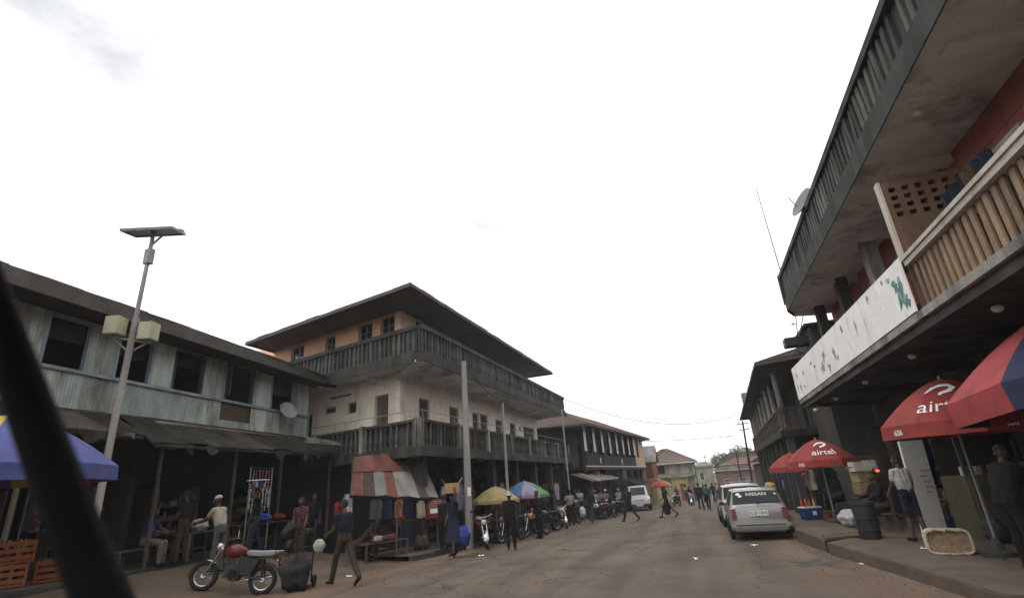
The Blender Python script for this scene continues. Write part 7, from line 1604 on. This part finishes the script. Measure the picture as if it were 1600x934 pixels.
# ================================================================ shelves of goods in the dark shops
GM = []
for k, (w_, d_, h_) in enumerate([(.10, .08, .16), (.16, .12, .12), (.08, .06, .22), (.2, .14, .09)]):
    mb = MB(); mb.box((0, 0, h_/2), (w_, d_, h_)); GM.append(mb.mesh('packet', m_sachet[k], bevel=.006))
mb = MB(); mb.lathe([(.035, 0), (.038, .14), (.016, .2), (.016, .25), (.02, .26)], 8); GM.append(mb.mesh('bottle', pmat('drink_0', (.45, .1, .03)), True))
mb = MB(); mb.lathe([(.05, 0), (.055, .02), (.055, .13), (.05, .15)], 10); GM.append(mb.mesh('tin', m_sachet[0], True))
GC = [pmat('goods_%d' % i, c, .15, 9, .5, .05) for i, c in enumerate([(.09, .02, .016), (.02, .03, .08), (.12, .095, .03), (.16, .16, .15), (.02, .05, .025), (.08, .055, .03), (.015, .015, .016), (.11, .05, .02)])]
def shelf(label, loc, rz, w_=1.5, rows=4, seed=0):
    rnd = random.Random(seed); t = thing('goods_shelf', label, 'shelf', loc, rz, 'shelves of goods in the shops')
    for s in (-1, 1): mb = MB(); mb.box((s*w_/2, 0, .95), (.04, .34, 1.9)); mb.build('side_board', m_timber, t, world=False)
    for r in range(rows):
        z = .25+r*1.5/rows; mb = MB(); mb.box((0, 0, z), (w_-.04, .34, .03)); sb = mb.build('shelf_board', m_timber, t, world=False)
        x = -w_/2+.1
        while x < w_/2-.1:
            k = rnd.randrange(len(GM)); inst('goods_item', GM[k], sb, (x, rnd.uniform(-.1, -.02), z+.016), rnd.uniform(-.3, .3), world=False, mats=[rnd.choice(GC)]); x += rnd.uniform(.11, .2)
    return t
for i, (lb, x, y, z, rz) in enumerate([('shelf of goods behind the blue shirted seated person', -14.6, 9.2, .58, 98), ('shelf of goods behind the cream jacket man', -14.9, 11.9, .58, 98), ('shelf of goods behind the shop table with bundles', -15.0, 14.3, .58, 98), ('shelf of goods nearest the left edge under the awning', -14.2, 6.6, .58, 98),
        ('shelf of goods in the balcony house shop behind the black motorcycle', -10.6, 19.6, -.05, 90), ('shelf of goods in the balcony house shop behind the green umbrella', -10.6, 23.0, -.1, 90), ('shelf of goods in the balcony house shop behind the silver motorcycle', -10.6, 26.4, -.2, 90), ('shelf of goods in the last balcony house shop', -10.6, 30.0, -.3, 90),
        ('shelf of goods behind the seated trader by the bin', 5.75, 16.9, .2, -90), ('shelf of goods behind the kiosk in the right shop', 5.85, 13.0, .2, -90), ('shelf of goods behind the black figure at the right', 5.85, 10.9, .2, -90), ('shelf of goods under the lettered umbrella', 5.0, 20.3, .16, -90)]):
    shelf(lb, (x, y, z), R_(rz), 1.5 if i != 8 else 1.2, 4, 300+i)
# packed sacks and cartons along the left kerb and the arcade
for i, (lb, x, y, r, c) in enumerate([('dark sack by the first arcade pillar', -9.3, 18.6, .3, (.05, .045, .04)), ('pale sack beside the dark sack at the first pillar', -9.15, 19.3, .27, (.2, .18, .14)), ('brown sack behind the dark red motorcycle', -9.1, 21.6, .3, (.1, .07, .05)), ('dark sack past the green umbrella', -9.2, 25.4, .32, (.04, .04, .042)), ('pale sack at the traders tables', -9.1, 29.9, .28, (.25, .23, .2)), ('dark sack under the lean-to front', -10.6, 15.0, .28, (.035, .03, .03)), ('brown sack at the foot of the lean-to post', -9.5, 16.9, .25, (.08, .055, .04))]):
    bundle('sack', lb, 'sack', (x, y, hground(x, y)+(.12 if y > 15.5 else 0)), (r, r*.9, r), c, seed=140+i, group='sacks along the left side')
for i, (lb, x, y, z) in enumerate([('carton on the ground by the second arcade pillar', -9.2, 20.9, 0), ('carton stacked on the one by the second arcade pillar', -9.18, 20.95, .34), ('carton beside the far pole', -8.7, 32.9, 0), ('carton at the shop step under the long awning', -12.75, 14.6, -.13+.13)]):
    carton(lb, (x, y, hground(x, y)+.12+z), (.5, .38, .33), .3*i, [(.2, .14, .09), (.24, .17, .11), (.22, .16, .1), (.16, .11, .07)][i])
# ================================================================ trees at the street end
m_bark = pmat('bark', (.07, .055, .042), .3, 4, .9, .4)
m_leaf = pmat('foliage', (.055, .085, .035), .35, 1.2, .8, 0, obj_var=.15)
def leaf_tree(label, x, y, z, h, rad, seed, n=1500, group='trees at the street end'):
    rnd = random.Random(seed); t = thing('tree', label, 'tree', (x, y, z), group=group)
    mb = MB(); mb.tube([(0, 0, -.5), (.1, 0, h*.35), (.05, .1, h*.6)], [.28, .2, .1], 7)
    cl = []
    for k in range(7):
        a = rnd.uniform(0, 6.28); e = Vector((math.cos(a)*rad*rnd.uniform(.3, .75), math.sin(a)*rad*rnd.uniform(.3, .75), h*rnd.uniform(.55, .92)))
        mb.tube([(.08, 0, h*rnd.uniform(.3, .5)), e*.6+Vector((0, 0, h*.18)), e], [.1, .06, .02], 5); cl.append((e, rad*rnd.uniform(.32, .55)))
    cl.append((Vector((0, 0, h*.85)), rad*.6))
    mb.build('trunk', m_bark, t, world=False)
    mb = MB(); vs = []; fs = []
    for k in range(n):
        c, r = rnd.choice(cl); d = Vector((rnd.gauss(0, 1), rnd.gauss(0, 1), rnd.gauss(0, .75))).normalized()*r*rnd.uniform(.55, 1.08); p = c+d
        s = rnd.uniform(.14, .3)*rad/3.2; u = Vector((rnd.gauss(0, 1), rnd.gauss(0, 1), rnd.gauss(0, .6))).normalized(); v = u.cross(Vector((rnd.gauss(0, 1), rnd.gauss(0, 1), rnd.gauss(0, 1)))).normalized(); b = len(vs)
        vs += [p-u*s, p+v*s*.55, p+u*s, p-v*s*.55]; fs.append((b, b+1, b+2, b+3))
    mb.add(vs, fs); o = mb.build('crown', m_leaf, t, world=False); return t
tt = [('round leftmost tree above the low red house', 1.9, 128, 7.2, 2.6), ('broad tree behind the low red house', 4.6, 140, 8.4, 3.4), ('tallest dense tree in the middle of the far row', 9.3, 150, 10.4, 4.0), ('spreading tree second from the right poles', 7.2, 146, 8.6, 3.2), ('dark rounded tree touching the right hand poles', 14.5, 150, 9.6, 4.6), ('low tree behind the brown roofed house', 18.5, 145, 9.0, 4.2), ('small far tree between the hip roof and the poles', -1.2, 150, 6.2, 2.6)]
for i, (lb, x, y, h, r) in enumerate(tt): leaf_tree(lb, x, y, -2.8, h, r, 100+i)
# ================================================================ windscreen wiper of the vehicle the picture is taken from
wp = thing('windscreen_wiper', 'large blurred black wiper crossing the lower left corner', 'wiper', (-.5, .34, 1.75))
pre = Vector((-.540, .213, 2.117)); a = Vector((-.546, .264, 2.03)); b = Vector((-.536, .31, 1.935)); c = Vector((-.507, .351, 1.831)); e = Vector((-.463, .378, 1.736))
mb = MB(); mb.tube([pre, a, b, c, e], [.013, .016, .0185, .0205, .022], 10); mb.build('wiper_arm', pmat('wiper_black', (.008, .008, .009), .2, 8, .85, 0, spec=.12), wp, smooth=True)
off = Vector((-.012, -.006, .012))
mb = MB(); mb.tube([pre+off*1.6, a+off*1.6, b+off*1.3], [.006, .007, .006], 8); mb.build('wiper_blade', pmat('wiper_rubber', (.03, .03, .032), .2, 8, .35, 0), wp, smooth=True)

# ================================================================ loose stones along the kerbs
def stones():
    rnd = random.Random(9); vs = []; fs = []
    for k in range(2600):
        r = rnd.random()
        if r < .45: y = rnd.uniform(8, 45); x = interp(ROADL, y)+rnd.gauss(0, .5)
        elif r < .75: y = rnd.uniform(8, 30); x = interp(ROADR, y)-abs(rnd.gauss(0, .35))-.06
        elif r < .9: x, y = rnd.uniform(-12.5, -9), rnd.uniform(6, 15)
        else: x, y = rnd.uniform(-8, 2), rnd.uniform(9, 30)
        z = hground(x, y)+(.004 if x > interp(ROADL, y)-.3 else -.012); s = rnd.uniform(.008, .028)*(1.6 if rnd.random() < .06 else 1)
        b = len(vs); a = rnd.uniform(0, 6.28); h = s*rnd.uniform(.6, 1.2)
        for q in range(4): vs.append((x+s*math.cos(a+q*1.571)*rnd.uniform(.7, 1.2), y+s*math.sin(a+q*1.571)*rnd.uniform(.7, 1.2), z))
        vs.append((x+rnd.uniform(-.3, .3)*s, y+rnd.uniform(-.3, .3)*s, z+h))
        fs += [(b, b+1, b+4), (b+1, b+2, b+4), (b+2, b+3, b+4), (b+3, b, b+4)]
    mb = MB(); mb.add(vs, fs); tag(mb.build('gravel', pmat('stone_chips', (.13, .105, .085), .4, 9, .95, .1)), 'loose stone chips scattered along both kerbs and the road', 'gravel', kind='stuff')
stones()
# ================================================================ damp hazy air
hz = MB(); hz.b2((-60, -40, -4.2), (60, 190, 14))
m_hz = bpy.data.materials.new('haze'); m_hz.use_nodes = True; t_ = m_hz.node_tree; t_.nodes.clear()
pv = t_.nodes.new('ShaderNodeVolumePrincipled'); pv.inputs['Color'].default_value = (.9, .93, .96, 1); pv.inputs['Density'].default_value = .0009
ot = t_.nodes.new('ShaderNodeOutputMaterial'); t_.links.new(pv.outputs[0], ot.inputs['Volume'])
tag(hz.build('haze', m_hz), kind='stuff')
